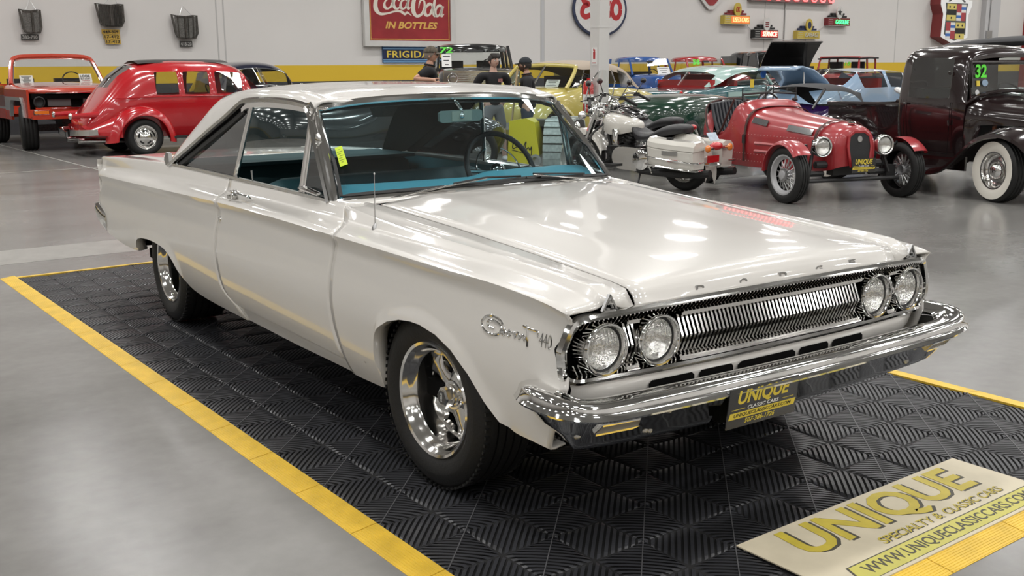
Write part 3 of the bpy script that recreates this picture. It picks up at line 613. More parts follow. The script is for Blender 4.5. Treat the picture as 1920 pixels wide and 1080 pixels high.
def headlamp(parent, X, r, bez='chrome', name='headlamp'):
    """lamp facing local +Z"""
    b = MB(X); b.lathe([(r*1.06, -.055), (r*1.06, -.004), (r*1.04, .004), (r*.99, .009), (r*.93, .008), (r*.89, .002), (r*.87, -.012)], 40); o = b.build(name, bez, parent, smooth=50)
    b = MB(X); b.lathe([(r*.88, -.010), (r*.82, -.012), (r*.80, -.02)], 40); b.build('lamp_seal', 'black', o, smooth=50)
    b = MB(X); b.lathe([(r*.81, -.014), (r*.6, -.034), (r*.35, -.048), (.0005, -.052)], 32); b.build('reflector', 'reflector', o, smooth=60)
    b = MB(X); b.lathe([(r*.82, -.014), (r*.7, -.004), (r*.45, .004), (r*.2, .008), (.0003, .009)], 32); b.build('lens', 'lampglass', o, smooth=60)
    return o
FX = lambda x, y, z, t=0: Matrix(((0, 0, 1, x), (1, 0, 0, y), (0, 1, 0, z), (0, 0, 0, 1)))
for y, x in ((-.709, .728), (-.512, .738), (.512, .738), (.709, .728)):
    headlamp(car, FX(x+.018, y, .670), .077)
# hood letters
for ch, y, x in (('D', -.357, .752), ('O', -.178, .759), ('D', 0, .762), ('G', .178, .759), ('E', .357, .752)):
    b = MB(); b.text(ch, .034, .021, Matrix(((0, 0, .96, x+.006), (1, 0, 0, y), (0, .96, .28, .807), (0, 0, 0, 1))) , .006, 0, .02); b.build('hood_letter', 'steel', car, smooth=0)
# painted pan under the grille with cooling slots
b = MB(); rows = []
for i in range(41):
    y = lerp(-.80, .80, i/40); f = max(0, abs(y)-.70)/.16; rows.append([(tx(y)-.022-.05*f, y, .577), (tx(y)-.010-.05*f, y, .555), (tx(y)-.015-.06*f, y, .52), (tx(y)-.03-.07*f, y, .48), (tx(y)-.10-.07*f, y, .46)])
b.grid(rows, flip=True); b.build('front_pan', 'white_car', car, smooth=50, merge=False)
b = MB()
for y0, y1 in ((-.545, -.365), (-.345, -.20), (-.18, .09), (.11, .26), (.28, .45)):
    rows = [[(tx(y)-.008, y, z0), (tx(y)-.0085, y, z1)] for y, z0, z1 in [(lerp(y0, y1, t), .508+.008*e, .548-.006*e) for t, e in ((0, 1.6), (.06, 0), (.5, 0), (.94, 0), (1, 1.6))]]
    b.grid(rows)
b.build('pan_slots', 'void', car, smooth=0, merge=False)
# front bumper
bp_ = [(.60, -.900, 0), (.67, -.936, .004), (.745, -.943, .003), (.81, -.930, 0), (.855, -.885, -.004), (.877, -.80, -.006), (.892, -.6, -.006), (.905, -.3, -.006), (.910, 0, -.006)]
bp_ = bp_+[(x, -y, z) for x, y, z in bp_[-2::-1]]
bpath = cr(bp_, 6)
def boff(path, prof, name, m, zlift=None):
    rows = []
    for i, p in enumerate(path):
        d = (path[min(i+1, len(path)-1)]-path[max(i-1, 0)]); d.z = 0; d.normalize(); nrm = Vector((d.y, -d.x, 0))
        if nrm.dot(Vector((p.x-.3, p.y, 0))) < 0: nrm = -nrm
        lift = .014*max(0, (abs(p.y)-.75)/.19)**2
        rows.append([(p.x+nrm.x*a, p.y+nrm.y*a, p.z+z+lift*(1 if z > .45 else .6)) for a, z in prof])
    b = MB(); b.grid(rows); b.add(rows[0], [tuple(range(len(prof)))]); b.add(rows[-1], [tuple(range(len(prof)))]); return b.build(name, m, car, smooth=40, merge=False)
boff(bpath, [(-.10, .545), (-.055, .568), (-.018, .570), (.002, .565), (.009, .558), (.011, .552), (.014, .541), (.020, .532), (.026, .524), (.022, .517), (.010, .513), (-.004, .511)], 'front_bumper', 'chrome')
cut = [p for p in bpath if True]
def lowseg(pts, nm):
    rows = []
    for i, p in enumerate(pts):
        d = (pts[min(i+1, len(pts)-1)]-pts[max(i-1, 0)]); d.z = 0; d.normalize(); nrm = Vector((d.y, -d.x, 0))
        if nrm.dot(Vector((p.x-.3, p.y, 0))) < 0: nrm = -nrm
        k = min(1, max(0, (.80-p.x)/.2)) if abs(p.y) > .8 else 0; zb = .398+.05*k+.014*max(0, (abs(p.y)-.6)/.34)**2-.008*(1-min(1, abs(p.y)/.6))
        lift = .014*max(0, (abs(p.y)-.75)/.19)**2
        pr = [(-.004, .513+lift), (-.014, .502+lift), (-.034, lerp(.5, zb, .25)), (-.054, lerp(.5, zb, .5)), (-.075, lerp(.5, zb, .78)), (-.091, zb), (-.100, zb-.005), (-.12, zb)]
        rows.append([(p.x+nrm.x*a, p.y+nrm.y*a, z) for a, z in pr])
    b = MB(); b.grid(rows); b.build(nm, 'chrome', car, smooth=45, merge=False)
lowseg(cr([p for p in bp_ if p[1] < -.31]+[(.9045, -.36, -.006)], 6), 'bumper_apron'); lowseg(cr([(.906, -.09, -.006)]+[(.905, .3, -.006)]+[p for p in bp_ if p[1] > .31], 6), 'bumper_apron')
b = MB(); b.box((.85, -.225, .46), (.03, .27, .10)); b.build('plate_recess', 'void', car, smooth=0)
M['boardglint'] = mat('cream board glint', (.6, .56, .45), .35, .5); b = MB(); b.grid([[(.905, -.09, .512), (.898, -.075, .48), (.872, -.085, .43)], [(.903, -.055, .512), (.89, -.05, .47), (.86, -.075, .425)]]); b.build('reflection_flange', 'polished', car, solid=.003, smooth=60)  # flange added to carry the board's reflection; unused cream tone paints it
for y, z in ((-.86, .46), (-.60, .425), (-.58, .5), (-.62, .43), (.62, .43), (.58, .5), (.86, .46)):
    xx = interp(abs(y), [0, .6, .8, .885, .93], [.902, .884, .868, .84, .78])-.79*(.505-z); b = MB(); b.ball((xx-.004, y, z), (.008, .012, .012), 6, 10); b.build('bumper_bolt', 'steel', car)
for s in (-1, 1):
    yc, w, h = s*.75, .075, .017
    def face(y, z): return interp(abs(y), [.6, .7, .8, .84], [.889, .882, .872, .862])-.79*(.505-z)
    pts = [(face(yc+a, .478+c), yc+a, .478+c) for a, c in ((-w, -h*.6), (-w*.75, -h), (w*.9, -h), (w, -h*.4), (w*.85, h), (-w*.8, h))] if s > 0 else [(face(yc+a, .478+c), yc+a, .478+c) for a, c in ((w, -h*.6), (w*.75, -h), (-w*.9, -h), (-w, -h*.4), (-w*.85, h), (w*.8, h))]
    b = MB(); b.sweep(pts, [(-.003, -.008), (-.003, .004), (.003, .004), (.003, -.008)], closed=True, up=(1, 0, -.2)); o = b.build('turn_lamp', 'chrome', car, smooth=0)
    b = MB(); b.add([(x+.000, y, z) for x, y, z in pts], [tuple(range(6))]); M['smoke'] = mat('clouded lens', (.42, .39, .33), .2, coat=1.); b.build('turn_lens', 'smoke', o, smooth=0)
# dealer plate on the bumper
X = Matrix(((0, 0, 1, .922), (1, 0, 0, -.238), (0, 1, 0, .470), (0, 0, 0, 1))) @ RX(6)
def dealer_plate(parent, X, w=.30, h=.125, depth=.004):
    b = MB(X); b.box((0, 0, 0), (w, h, depth)); o = b.build('dealer_plate', 'blackgloss', parent, smooth=0)
    k = w/.30; hh = h/.125; z = X @ T(0, 0, depth/2)
    b = MB(z); b.text('UNIQUE', .225*k, .052*hh, T(0, .030*hh, 0), .0008, .2, .028); b.prism([(-.146*k, -.033*hh), (.140*k, -.033*hh), (.146*k, -.013*hh), (-.140*k, -.013*hh)], .0008); b.text('507-386-1726', .13*k, .015*hh, T(-.01*k, -.045*hh, 0), .0006, .2, .012)
    b.prism([(-.135*k, -.004*hh), (-.078*k, -.004*hh), (-.078*k, -.0025*hh), (-.135*k, -.0025*hh)], .0006); b.prism([(.085*k, -.004*hh), (.135*k, -.004*hh), (.135*k, -.0025*hh), (.085*k, -.0025*hh)], .0006); b.build('plate_lettering', 'yellow', o, smooth=0)
    b = MB(z); b.text('CLASSIC CARS', .135*k, .011*hh, T(0, -.003*hh, 0), .0006, .15, .008); b.build('plate_subline', 'paper', o, smooth=0)
    b = MB(z); b.text('UNIQUECLASSICCARS.COM', .25*k, .0125*hh, T(0, -.023*hh, .0008), .0006, .2, .008); b.build('plate_address', 'black', o, smooth=0)
    return o
dealer_plate(car, X)
# ---------------------------------------------------------------- wheels
def mag_wheel(name, parent, X, R_t, w, r_rim, s, deep=.09, label=None):
    """wheel with its axle along local Z, outer face at +Z"""
    root = bpy.data.objects.new(name, None); COL.objects.link(root); root.parent = parent; root.matrix_local = X
    h = w/2
    b = MB(); sh = R_t-r_rim
    prof = [(r_rim*.97, -h*.80), (r_rim+.004, -h*.86), (r_rim+sh*.25, -h*.98), (r_rim+sh*.55, -h), (R_t-.02, -h*.90), (R_t-.004, -h*.78), (R_t, -h*.70)]
    for q in (-.45, -.15, .15, .45): prof += [(R_t, h*(q-.12)), (R_t, h*(q-.035)), (R_t-.008, h*(q-.03)), (R_t-.008, h*(q+.03)), (R_t, h*(q+.035)), (R_t, h*(q+.12))]
    prof += [(R_t, h*.70), (R_t-.004, h*.78), (R_t-.02, h*.90), (r_rim+sh*.55, h), (r_rim+sh*.5, h*1.0), (r_rim+sh*.25, h*.98), (r_rim+.004, h*.86), (r_rim*.97, h*.80)]
    b.lathe(prof, 72)
    for i in range(72):      # shoulder blocks
        a = 2*PI*i/72
        for q in (-1, 1):
            X2 = RZ(360*i/72) @ T(R_t-.004, 0, q*h*.80); b.box((0, 0, 0), (.008, .012, h*.18), X2)
    b.build('tyre', 'rubber', root, smooth=40, merge=False)
    b = MB(); f = h*.88
    b.lathe([(r_rim-.002, f-.012), (r_rim+.006, f), (r_rim+.002, f+.006), (r_rim-.008, f+.002), (r_rim-.016, f-.012), (r_rim-.022, f-.02), (r_rim-.026, f-.034), (r_rim-.036, f-.045), (r_rim-.040, f-deep*.75), (r_rim-.052, f-deep-.015), (r_rim-.06, f-deep-.03)], 64); b.lathe([(r_rim-.045, f-deep), (r_rim-.045, -h*.8)], 48); b.build('rim', 'polished', root, smooth=35)
    b = MB(); z0 = f-deep; ro = r_rim-.046
    n = 5; 
    for i in range(n):       # five broad spokes
        X2 = RZ(360*i/n); ww = [(ro*.30, .052), (ro*.5, .036), (ro*.72, .030), (ro*.9, .045), (ro*1.0, .060)]
        rows = []
        for rr, hw in ww:
            zz = z0+.012*(1-rr/ro); rows.append([(rr, -hw, zz-.02), (rr, -hw, zz), (rr, -hw*.6, zz+.008), (rr, 0, zz+.010), (rr, hw*.6, zz+.008), (rr, hw, zz), (rr, hw, zz-.02)])
        b.grid(rows, flip=True, mtx=X2)
    b.lathe([(ro*.36, z0-.02), (ro*.36, z0+.012), (ro*.33, z0+.022), (0.001, z0+.022)], 40); b.lathe([(ro+.004, z0+.004), (ro*.96, z0+.002), (ro*.93, z0-.004)], 48); b.build('spokes', 'polished', root, smooth=40, merge=False)
    b = MB(); b.lathe([(ro*.27, z0+.02), (ro*.26, z0+.030), (ro*.2, z0+.032)], 40)
    hx = [(.036*math.cos(R(60*i)), .036*math.sin(R(60*i))) for i in range(6)]; b.prism(hx, .038, T(0, 0, z0+.022)); b.lathe([(.036*.9, z0+.06), (.026, z0+.066), (.024, z0+.066)], 6); b.build('hub_cap', 'polished', root, smooth=30)
    b = MB(); b.disc(.024, 24, T(0, 0, z0+.0672)); b.build('cap_badge', 'blackgloss', root, smooth=0)
    b = MB(); b.text('WELD', .012 if 0 else .034, .010, T(0, 0, z0+.0675) @ RZ(90), .0006, 0, .01); b.build('cap_lettering', 'paper', root, smooth=0)
    b = MB(); b.lathe([(.14, z0-.06), (.001, z0-.06)], 32); b.build('brake_drum', 'iron', root, smooth=0)
    return root
for s in (-1, 1):
    face = lambda x, y, z, st=0: Matrix(((1, 0, 0, x), (0, 0, s, y), (0, -s if 0 else 1, 0, z), (0, 0, 0, 1)))
    mag_wheel('front_wheel', car, T(-.055, s*.722, .3315) @ RZ(3) @ (RX(90) if s < 0 else RX(-90)), .3185, .235, .204, s, .105)
    mag_wheel('rear_wheel', car, T(-3.10, s*.690, .3385) @ (RX(90) if s < 0 else RX(-90)), .3255, .275, .204, s, .125)
# ---------------------------------------------------------------- interior
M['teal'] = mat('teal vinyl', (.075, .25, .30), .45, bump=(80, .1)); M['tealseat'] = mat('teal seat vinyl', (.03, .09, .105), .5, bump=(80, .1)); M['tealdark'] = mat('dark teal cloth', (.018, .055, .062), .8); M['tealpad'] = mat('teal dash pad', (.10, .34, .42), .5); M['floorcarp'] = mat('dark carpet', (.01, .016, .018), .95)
b = MB(); b.box((-1.9, 0, .42), (2.3, 1.4, .06)); b.build('cabin_floor', 'floorcarp', car, smooth=0)
def bench(x0, zs, zt, xb, name):
    b = MB(); rows = []
    ys = [lerp(-.67, .67, i/48) for i in range(49)]
    for y in ys:
        pl = .010*abs(math.sin(PI*y/.135)); rows.append([(x0+.50, y, zs-.16), (x0+.52, y, zs-.04), (x0+.46, y, zs+.01+pl), (x0+.2, y, zs+.0+pl), (x0+.02, y, zs-.02+pl), (x0, y, zs-.10)])
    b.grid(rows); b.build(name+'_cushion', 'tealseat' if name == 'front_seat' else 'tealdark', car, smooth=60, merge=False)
    b = MB(); rows = []
    for y in ys:
        pl = .012*abs(math.sin(PI*y/.135)); e = max(0, abs(y)-.55)/.12*.04
        rows.append([(x0+.03+pl, y, zs-.02), (x0-.02+pl, y, lerp(zs, zt, .5)), (xb+.05+pl, y, zt-.06-e), (xb+.03, y, zt-.01-e), (xb-.02, y, zt-e), (xb-.07, y, zt-.02-e), (xb-.05, y, zs)])
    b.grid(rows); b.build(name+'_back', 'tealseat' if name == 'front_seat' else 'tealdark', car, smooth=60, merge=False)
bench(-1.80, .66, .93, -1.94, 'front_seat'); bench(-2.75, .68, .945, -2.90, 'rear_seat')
b = MB(); b.box((-3.05, 0, .93), (.5, 1.36, .02)); b.build('parcel_shelf', 'tealdark', car, smooth=0)
for s in (-1, 1):
    b = MB(); b.grid([[(-1.0, s*.70, .92), (-1.0, s*.70, .45)], [(-3.0, s*.71, .92), (-3.0, s*.71, .45)]]); b.build('door_card', 'teal', car, smooth=0)
# dash with padded top
b = MB(); rows = []
for i in range(33):
    y = lerp(-.70, .70, i/32); sh = interp(y, [-.7, .02, .10, .55, .7], [0, 0, .02, .02, .01]); xo = interp(abs(y), [0, .45, .7], [-.0, -.03, -.08])
    rows.append([(-.90+xo*1.0, y, .935), (-.98+xo, y, .953+sh*.4), (-1.06+xo, y, .968+sh), (-1.10+xo, y, .970+sh), (-1.13+xo, y, .955+sh), (-1.13+xo, y, .93), (-1.10+xo, y, .90)])
b.grid(rows); b.build('dash_pad', 'tealpad', car, smooth=60, merge=False)
b = MB(); b.box((-1.17, 0, .80), (.12, 1.36, .22)); b.build('dashboard', 'teal', car, smooth=0)
# steering wheel
X = Matrix.Translation((-1.36, .36, .965)) @ RY(62)
b = MB(X); b.tube([(.195*math.cos(2*PI*i/40), .195*math.sin(2*PI*i/40), 0) for i in range(40)], .0135, 10, closed=True); b.build('steering_wheel', 'leather', car)
b = MB(X); b.tube([(.13*math.cos(R(a)), .13*math.sin(R(a)), -.02) for a in range(-160, 165, 8)], .004, 8); b.tube([(0, -.19, 0), (0, 0, -.03), (0, .19, 0)], .010, 8); b.tube([(.0, 0, -.03), (0, 0, -.3)], .022, 10); b.ball((0, 0, -.025), (.045, .045, .02)); b.build('horn_ring', 'chrome', car)
# rear-view mirror
X = Matrix(((0, 0, 1, -1.20), (1, 0, 0, .02), (0, 1, 0, 1.245), (0, 0, 0, 1)))
b = MB(X); b.prism([(-.115, -.022), (-.10, -.03), (.10, -.026), (.117, -.012), (.115, .02), (.10, .027), (-.10, .024), (-.115, .014)], .018); b.build('rear_view_mirror', mat('mirror back', (.22, .27, .25), .4), car, smooth=0)
b = MB(X); b.prism([(-.052, -.024), (.055, -.022), (.055, .023), (-.052, .021)], .004, T(0, 0, .017)); b.build('mirror_panel', mat('ribbed grey panel', (.38, .40, .34), .4), car, smooth=0)
b = MB(); b.tube(cr([(-1.185, .02, 1.245), (-1.18, .02, 1.27), (-1.20, .01, 1.30), (-1.235, .0, 1.325)], 4), .008, 8); b.ball((-1.178, .02, 1.245), .014, 8, 10); b.build('mirror_stem', 'chrome', car)
# yellow inspection sticker inside the screen
p = [wpt(u, v, -.004) for u, v in ((-.905, .52), (-.83, .53), (-.82, .34), (-.895, .325))]
b = MB(); b.add(p, [(0, 1, 2, 3)]); M['sticker'] = mat('lime sticker', (.55, .72, .02), .5); b.build('window_sticker', 'sticker', car, solid=.001, smooth=0)
b = MB(); n_ = (p[1]-p[0]).cross(p[3]-p[0]).normalized(); n_ = n_ if n_.x > 0 else -n_
for q in range(7):
    t = .15+.11*q; a = p[0].lerp(p[3], t).lerp(p[1].lerp(p[2], t), .12 if q % 3 else .3); c = p[0].lerp(p[3], t).lerp(p[1].lerp(p[2], t), .85 if q % 2 else .6); dn = (p[3]-p[0])*.015
    b.add([a-dn+n_*.0015, c-dn+n_*.0015, c+dn+n_*.0015, a+dn+n_*.0015], [(0, 1, 2, 3)])
b.build('sticker_print', mat('olive print', (.20, .26, .02), .6), car, smooth=0)
b = MB(); b.tube([(-1.88, -.735, .94), (-1.88, -.737, .985)], [.004, .006], 8); b.build('lock_button', 'steel', car)
# ================================================================= WALL SIGNS
def WM(y, z, off=.0): return BLD @ Matrix(((0, 0, 1, X0+off), (1, 0, 0, y), (0, 1, 0, z), (0, 0, 0, 1)))
M['signwhite'] = mat('white sign frame', (.62, .61, .59), .45, noise=(3, .06)); M['cokered'] = mat('dark red enamel', (.30, .022, .028), .35, noise=(2.5, .18))
M['cream2'] = mat('cream letters', (.74, .69, .60), .5); M['gold'] = mat('gold letters', (.70, .42, .10), .5, noise=(8, .15)); M['blue'] = mat('blue sign enamel', (.03, .10, .25), .35); M['lightblue'] = mat('light blue trim', (.20, .38, .60), .4)
M['navy'] = mat('navy field', (.012, .022, .075), .35); M['esso_blue'] = mat('dark blue ring', (.02, .03, .07), .4, noise=(6, .4))
def ell(rx, ry, n=48, a0=0, a1=360): return [(rx*math.cos(R(a0+(a1-a0)*i/n)), ry*math.sin(R(a0+(a1-a0)*i/n))) for i in range(n)]
# big red soft-drink sign
sg = thing('wall_sign', 'large red sign in a white wooden frame hanging high on the left wall', 'sign', WM(12.41, 3.42, .06))
b = MB()
for c, d in (((-1.44, 0, .03), (.16, 2.72, .12)), ((1.44, 0, .03), (.16, 2.72, .12)), ((0, -1.28, .03), (2.72, .16, .12)), ((0, 1.28, .03), (2.72, .16, .12))): b.box(c, d)
b.build('frame', 'signwhite', sg, smooth=0)
b = MB(); b.box((0, 0, .02), (2.74, 2.42, .05)); b.build('panel', 'cokered', sg, smooth=0)
b = MB()
for c, d in (((-1.31, 0, .048), (.02, 2.36, .008)), ((1.31, 0, .048), (.02, 2.36, .008)), ((0, -1.155, .048), (2.62, .02, .008)), ((0, 1.155, .048), (2.62, .02, .008))): b.box(c, d)
b.build('pinstripe', 'gold', sg, smooth=0)
b = MB(); b.text('IN BOTTLES', 1.75, .20, T(.04, -.765, .046), .006, .25, .03); b.build('lower_lettering', 'gold', sg, smooth=0)
def stroke(b, pts, ws, z=.047, n=6):
    P = cr([(p[0], p[1], 0) for p in pts], n); k = len(P); L = []; Rr = []
    for i in range(k):
        d = P[min(i+1, k-1)]-P[max(i-1, 0)]; d.normalize(); nn = Vector((-d.y, d.x, 0)); w = interp(i/(k-1)*(len(ws)-1), list(range(len(ws))), ws)
        L.append((P[i].x+nn.x*w, P[i].y+nn.y*w, z)); Rr.append((P[i].x-nn.x*w, P[i].y-nn.y*w, z))
    b.grid([L, Rr])
b = MB()   # flowing script: two capitals with loops, small rounded letters, long tail under the first word
CY = -.45
def O(cx, cy, rx, ry, sl=.25): return [(cx+rx*math.cos(R(a))+sl*ry*math.sin(R(a)), cy+ry*math.sin(R(a))) for a in range(0, 361, 30)]
stroke(b, [(-.60, .62), (-.78, .80), (-1.02, .72), (-1.19, .40), (-1.20, .05), (-1.05, -.14), (-.78, -.12), (-.50, -.03), (-.28, -.02), (-.16, -.10), (-.10, -.16), (-.02, -.06), (.16, -.20)], [.03, .05, .05, .07, .085, .06, .04, .035, .05, .055, .02, .05, .004])
for cx in (-.72,): stroke(b, O(cx, .30, .15, .22), [.045, .03, .045, .06]*3)
stroke(b, [(-.30, .42), (-.42, .52), (-.53, .36), (-.50, .14), (-.38, .09), (-.26, .20)], [.03, .04, .06, .06, .04, .015]); stroke(b, O(-.13, .30, .13, .21), [.045, .03, .045, .06]*3); stroke(b, [(.06, .52), (.0, .25), (.03, .10), (.12, .16)], [.05, .05, .05, .01])
stroke(b, [(.62, .62), (.50, .80), (.34, .66), (.23, .34), (.23, -.02), (.36, -.20), (.55, -.10), (.66, .16), (.66, .42), (.56, .50), (.47, .36), (.43, .12)], [.03, .05, .06, .075, .08, .06, .05, .045, .04, .04, .03, .01])
stroke(b, O(.83, .08, .14, .25), [.05, .035, .05, .07]*3); stroke(b, [(1.16, .80), (1.06, .40), (1.02, -.02), (1.07, -.18), (1.16, -.10)], [.03, .05, .06, .05, .012]); stroke(b, O(1.22, .05, .12, .23), [.05, .035, .05, .06]*3); stroke(b, [(1.40, .26), (1.33, 0), (1.34, -.18), (1.44, -.08)], [.05, .055, .05, .012])
b.v = [(x*.86-.09, y*.66-.37, z) for x, y, z in b.v]; b.build('script_lettering', 'cream2', sg, smooth=0, solid=.004, merge=False)
# blue sign below it
sg = thing('wall_sign', 'long blue sign with yellow capital letters under the big red sign', 'sign', WM(12.56, 1.845, .03))
b = MB(); b.box((0, 0, 0), (2.12, .47, .06)); b.build('panel', 'blue', sg, smooth=0)
b = MB(); b.box((0, 0, .033), (2.12, .27, .01)); b.build('name_field', 'navy', sg, smooth=0)
b = MB()
for y in (.155, .215, -.155, -.215): b.box((0, y, .033), (2.12, .022, .014))
b.build('trim_bars', 'lightblue', sg, smooth=0)
b = MB(); b.text('FRIGIDAIRE', 1.93, .20, T(.02, 0, .038), .012, 0, .02, 1.1); b.build('lettering', mat('yellow letters', (.74, .56, .08), .4), sg, smooth=0)
# oval petrol sign, half hidden by the column
sg = thing('wall_sign', 'white oval sign with dark blue rim and red letters behind the white column', 'sign', WM(19.66, 3.30, .05))
b = MB(); b.prism(ell(1.17, .88), .04); b.build('rim', 'esso_blue', sg, smooth=0)
b = MB(); b.prism(ell(1.08, .80), .01, T(0, 0, .04)); b.build('panel', mat('worn white enamel', (.68, .67, .65), .35, noise=(9, .08)), sg, smooth=0)
b = MB(); zz = .052
stroke(b, [(-.46, .46), (-.62, .52), (-.76, .42), (-.72, .22), (-.52, .14), (-.72, .06), (-.80, -.14), (-.66, -.26), (-.44, -.20)], [.085]*9, zz)
for cx in (-.16, .27): stroke(b, [(cx+.16, .18), (cx-.02, .24), (cx-.13, .12), (cx, -.05), (cx+.12, -.16), (cx-.02, -.27), (cx-.18, -.21)], [.08]*7, zz)
stroke(b, [(.68+.19*math.cos(R(a)), .0+.27*math.sin(R(a))) for a in range(0, 361, 30)], [.085]*13, zz); b.build('lettering', 'red', sg, smooth=0, merge=False)
b = MB(); b.text('S', .12, .19, T(-.33, -.52, .05), .004, 0, .02); b.build('small_lettering', 'esso_blue', sg, smooth=0)
# red shield at the top edge
sg = thing('wall_sign', 'red sign with white rounded border cut by the top edge', 'sign', WM(24.88, 4.42, .05))
P = cr([(-1.2, .9, 0), (-1.0, .05, 0), (-.62, -.55, 0), (-.18, -.96, 0), (0, -1.0, 0), (.18, -.96, 0), (.62, -.55, 0), (1.0, .05, 0), (1.2, .9, 0)], 5)
b = MB(); b.prism([(p.x, p.y) for p in P], .05); b.build('border', 'signwhite', sg, smooth=0)
b = MB(); b.prism([(p.x*.86, p.y*.86) for p in P], .01, T(0, 0, .05)); b.build('panel', 'cokered', sg, smooth=0)
# long red neon sign at the top edge
M['neonred'] = mat('red neon tube', (.9, .1, .1), .4, emit=(1, .10, .10), estr=3.5); M['neonorange'] = mat('orange neon tube', (.9, .5, .3), .4, emit=(1, .42, .16), estr=1.6); M['neongreen'] = mat('green neon tube', (.2, .9, .4), .4, emit=(.05, 1, .28), estr=1.5)
M['neonwhite'] = mat('warm neon tube', (.9, .8, .7), .4, emit=(1, .75, .5), estr=1.3); M['redface'] = mat('lit red sign face', (.5, .03, .03), .4, emit=(1, .05, .05), estr=.35); M['orangeface'] = mat('lit orange sign face', (.7, .2, .04), .4, emit=(1, .30, .10), estr=.35)
M['boxred'] = mat('dark red sign can', (.20, .015, .02), .4); M['boxyel'] = mat('old yellow sign can', (.55, .42, .07), .45); M['neonoff'] = mat('unlit glass tube', (.62, .60, .50), .2); M['silver'] = mat('silver strip', (.6, .6, .6), .3, .8)
sg = thing('neon_sign', 'long dark sign with glowing red neon letters cut by the top edge', 'sign', WM(29.25, 4.30, .10))
b = MB(); b.box((0, 0, 0), (4.75, 1.04, .2)); b.build('sign_box', mat('grey brown sign can', (.16, .13, .13), .5), sg, smooth=0)
b = MB()
for k in range(9):
    x = -1.95+.53*k; b.tube(cr([(x-.13, .40, .13), (x-.14, -.34, .13), (x, -.44, .13), (x+.14, -.34, .13), (x+.13, .40, .13)], 4), .028, 8)
b.build('neon_tubes', 'neonred', sg)
def deco(label, y, z, w, can, face, word, tube, steps, badge, badgecol, mark):
    sg = thing('neon_sign', label, 'sign', WM(y, z, .10))
    b = MB(); b.box((0, 0, 0), (w, .30, .2)); b.build('sign_box', can, sg, smooth=0)
    b = MB(); b.box((w*.12, 0, .101), (w*.72, .24, .008)); b.build('sign_face', face, sg, smooth=0)
    b = MB()
    for q in (-.08, .0, .08): b.box((-w*.38, q, .103), (w*.18, .016, .01))
    b.box((0, .152, .05), (w, .012, .12)); b.box((0, -.152, .05), (w, .012, .12)); b.build('silver_strips', 'silver', sg, smooth=0)
    b = MB(); b.text(word, w*.62, .17, T(w*.13, 0, .115), .02, .15, .0); b.build('neon_lettering', tube, sg, smooth=0)
    b = MB(); b.box((0, .205, 0), (w*.78, .07, .12)); b.box((0, .30, 0), (w*.56, .07, .12)); b.box((0, .25, 0), (w*.5, .03, .1)); b.build('stepped_top', steps, sg, smooth=0)
    b = MB(); b.prism(ell(.19, .24, 24), .05, T(0, .36, .07)); o = b.build('badge', badge, sg, smooth=0)
    b = MB()
    if mark == 'star': b.prism([((.15 if i % 2 == 0 else .06)*math.cos(R(90+36*i)), (.15 if i % 2 == 0 else .06)*math.sin(R(90+36*i))) for i in range(10)], .01, T(0, .36, .12))
    elif mark == 'OK': b.text('OK', .22, .2, T(0, .36, .12), .01, .2, .02)
    elif mark == 'bars':
        for q in (-.09, -.02, .05): b.box((0, .36+q, .125), (.2-.3*abs(q), .035, .01))
    else: b.prism(ell(.10, .13, 20), .01, T(0, .36, .12))
    b.build('badge_mark', badgecol, o, smooth=0); return sg
deco('orange neon sign reading used cars with a round yellow badge', 26.17, 3.09, 1.36, 'boxyel', 'orangeface', 'USED CARS', 'neonorange', 'boxred', 'boxyel', 'red', 'OK')
deco('small red neon sign reading service with black stepped top', 27.80, 2.61, 1.32, 'black', 'redface', 'SERVICE', 'neonwhite', 'black', 'signwhite', 'boxred', 'bars')
deco('yellow unlit neon sign reading garage with dark stepped top', 30.28, 2.61, 1.34, 'boxyel', 'boxyel', 'GARAGE', 'neonoff', 'navy', 'boxyel', 'navy', 'disc')
deco('green neon sign reading gasoline with a star badge', 32.13, 3.13, 1.38, 'boxred', 'boxred', 'GASOLINE', 'neongreen', 'black', 'signwhite', 'black', 'star')
# crest-shaped sign box
sg = thing('crest_sign', 'large crest shaped sign with chequered shield and red sides on the right wall', 'sign', WM(39.9, 3.60, .0))
out = [(-1.0, .95), (-.93, .60), (-1.22, .60), (-1.22, .38), (-.98, -.02), (-1.05, -.98), (0, -1.30), (1.05, -.98), (.98, -.02), (1.22, .38), (1.22, .60), (.93, .60), (1.0, .95)]
b = MB(); b.prism(out, .5); b.build('sign_can', mat('dark red can', (.22, .03, .03), .5), sg, smooth=0)
b = MB(); b.prism(out, .02, T(0, 0, .5)); b.build('face', mat('white lit face', (.8, .8, .8), .3, emit=(1, 1, 1), estr=.15), sg, smooth=0)
M['gline'] = mat('dark outline', (.08, .09, .09), .4)
sh = [(-.88, .46), (-.78, .12), (-.84, -.86), (0, -1.14), (.84, -.86), (.78, .12), (.88, .46)]
b = MB(); b.prism(sh, .006, T(0, 0, .52)); b.build('shield_outline', 'gline', sg, smooth=0)
cols = {'y': mat('shield yellow', (.72, .60, .16), .4), 'k': 'black', 'r': mat('shield red', (.42, .05, .06), .4), 'w': 'white', 'b': mat('shield blue', (.04, .16, .52), .4)}
def cell(x0, x1, y0, y1, k):
    b = MB(); zz = T(0, 0, .526); b.prism([(x0, y0), (x1, y0), (x1, y1), (x0, y1)], .004, zz); b.build('shield_field', cols[k], sg, smooth=0)
for (x0, x1, rows_) in ((-.74, -.02, 'yky'), (.02, .74, 'yky')):
    base = .42 if x0 < 0 else -.36; h = .235
    for i, k in enumerate(rows_): cell(x0, x1, base-h*(i+1), base-h*i, k)
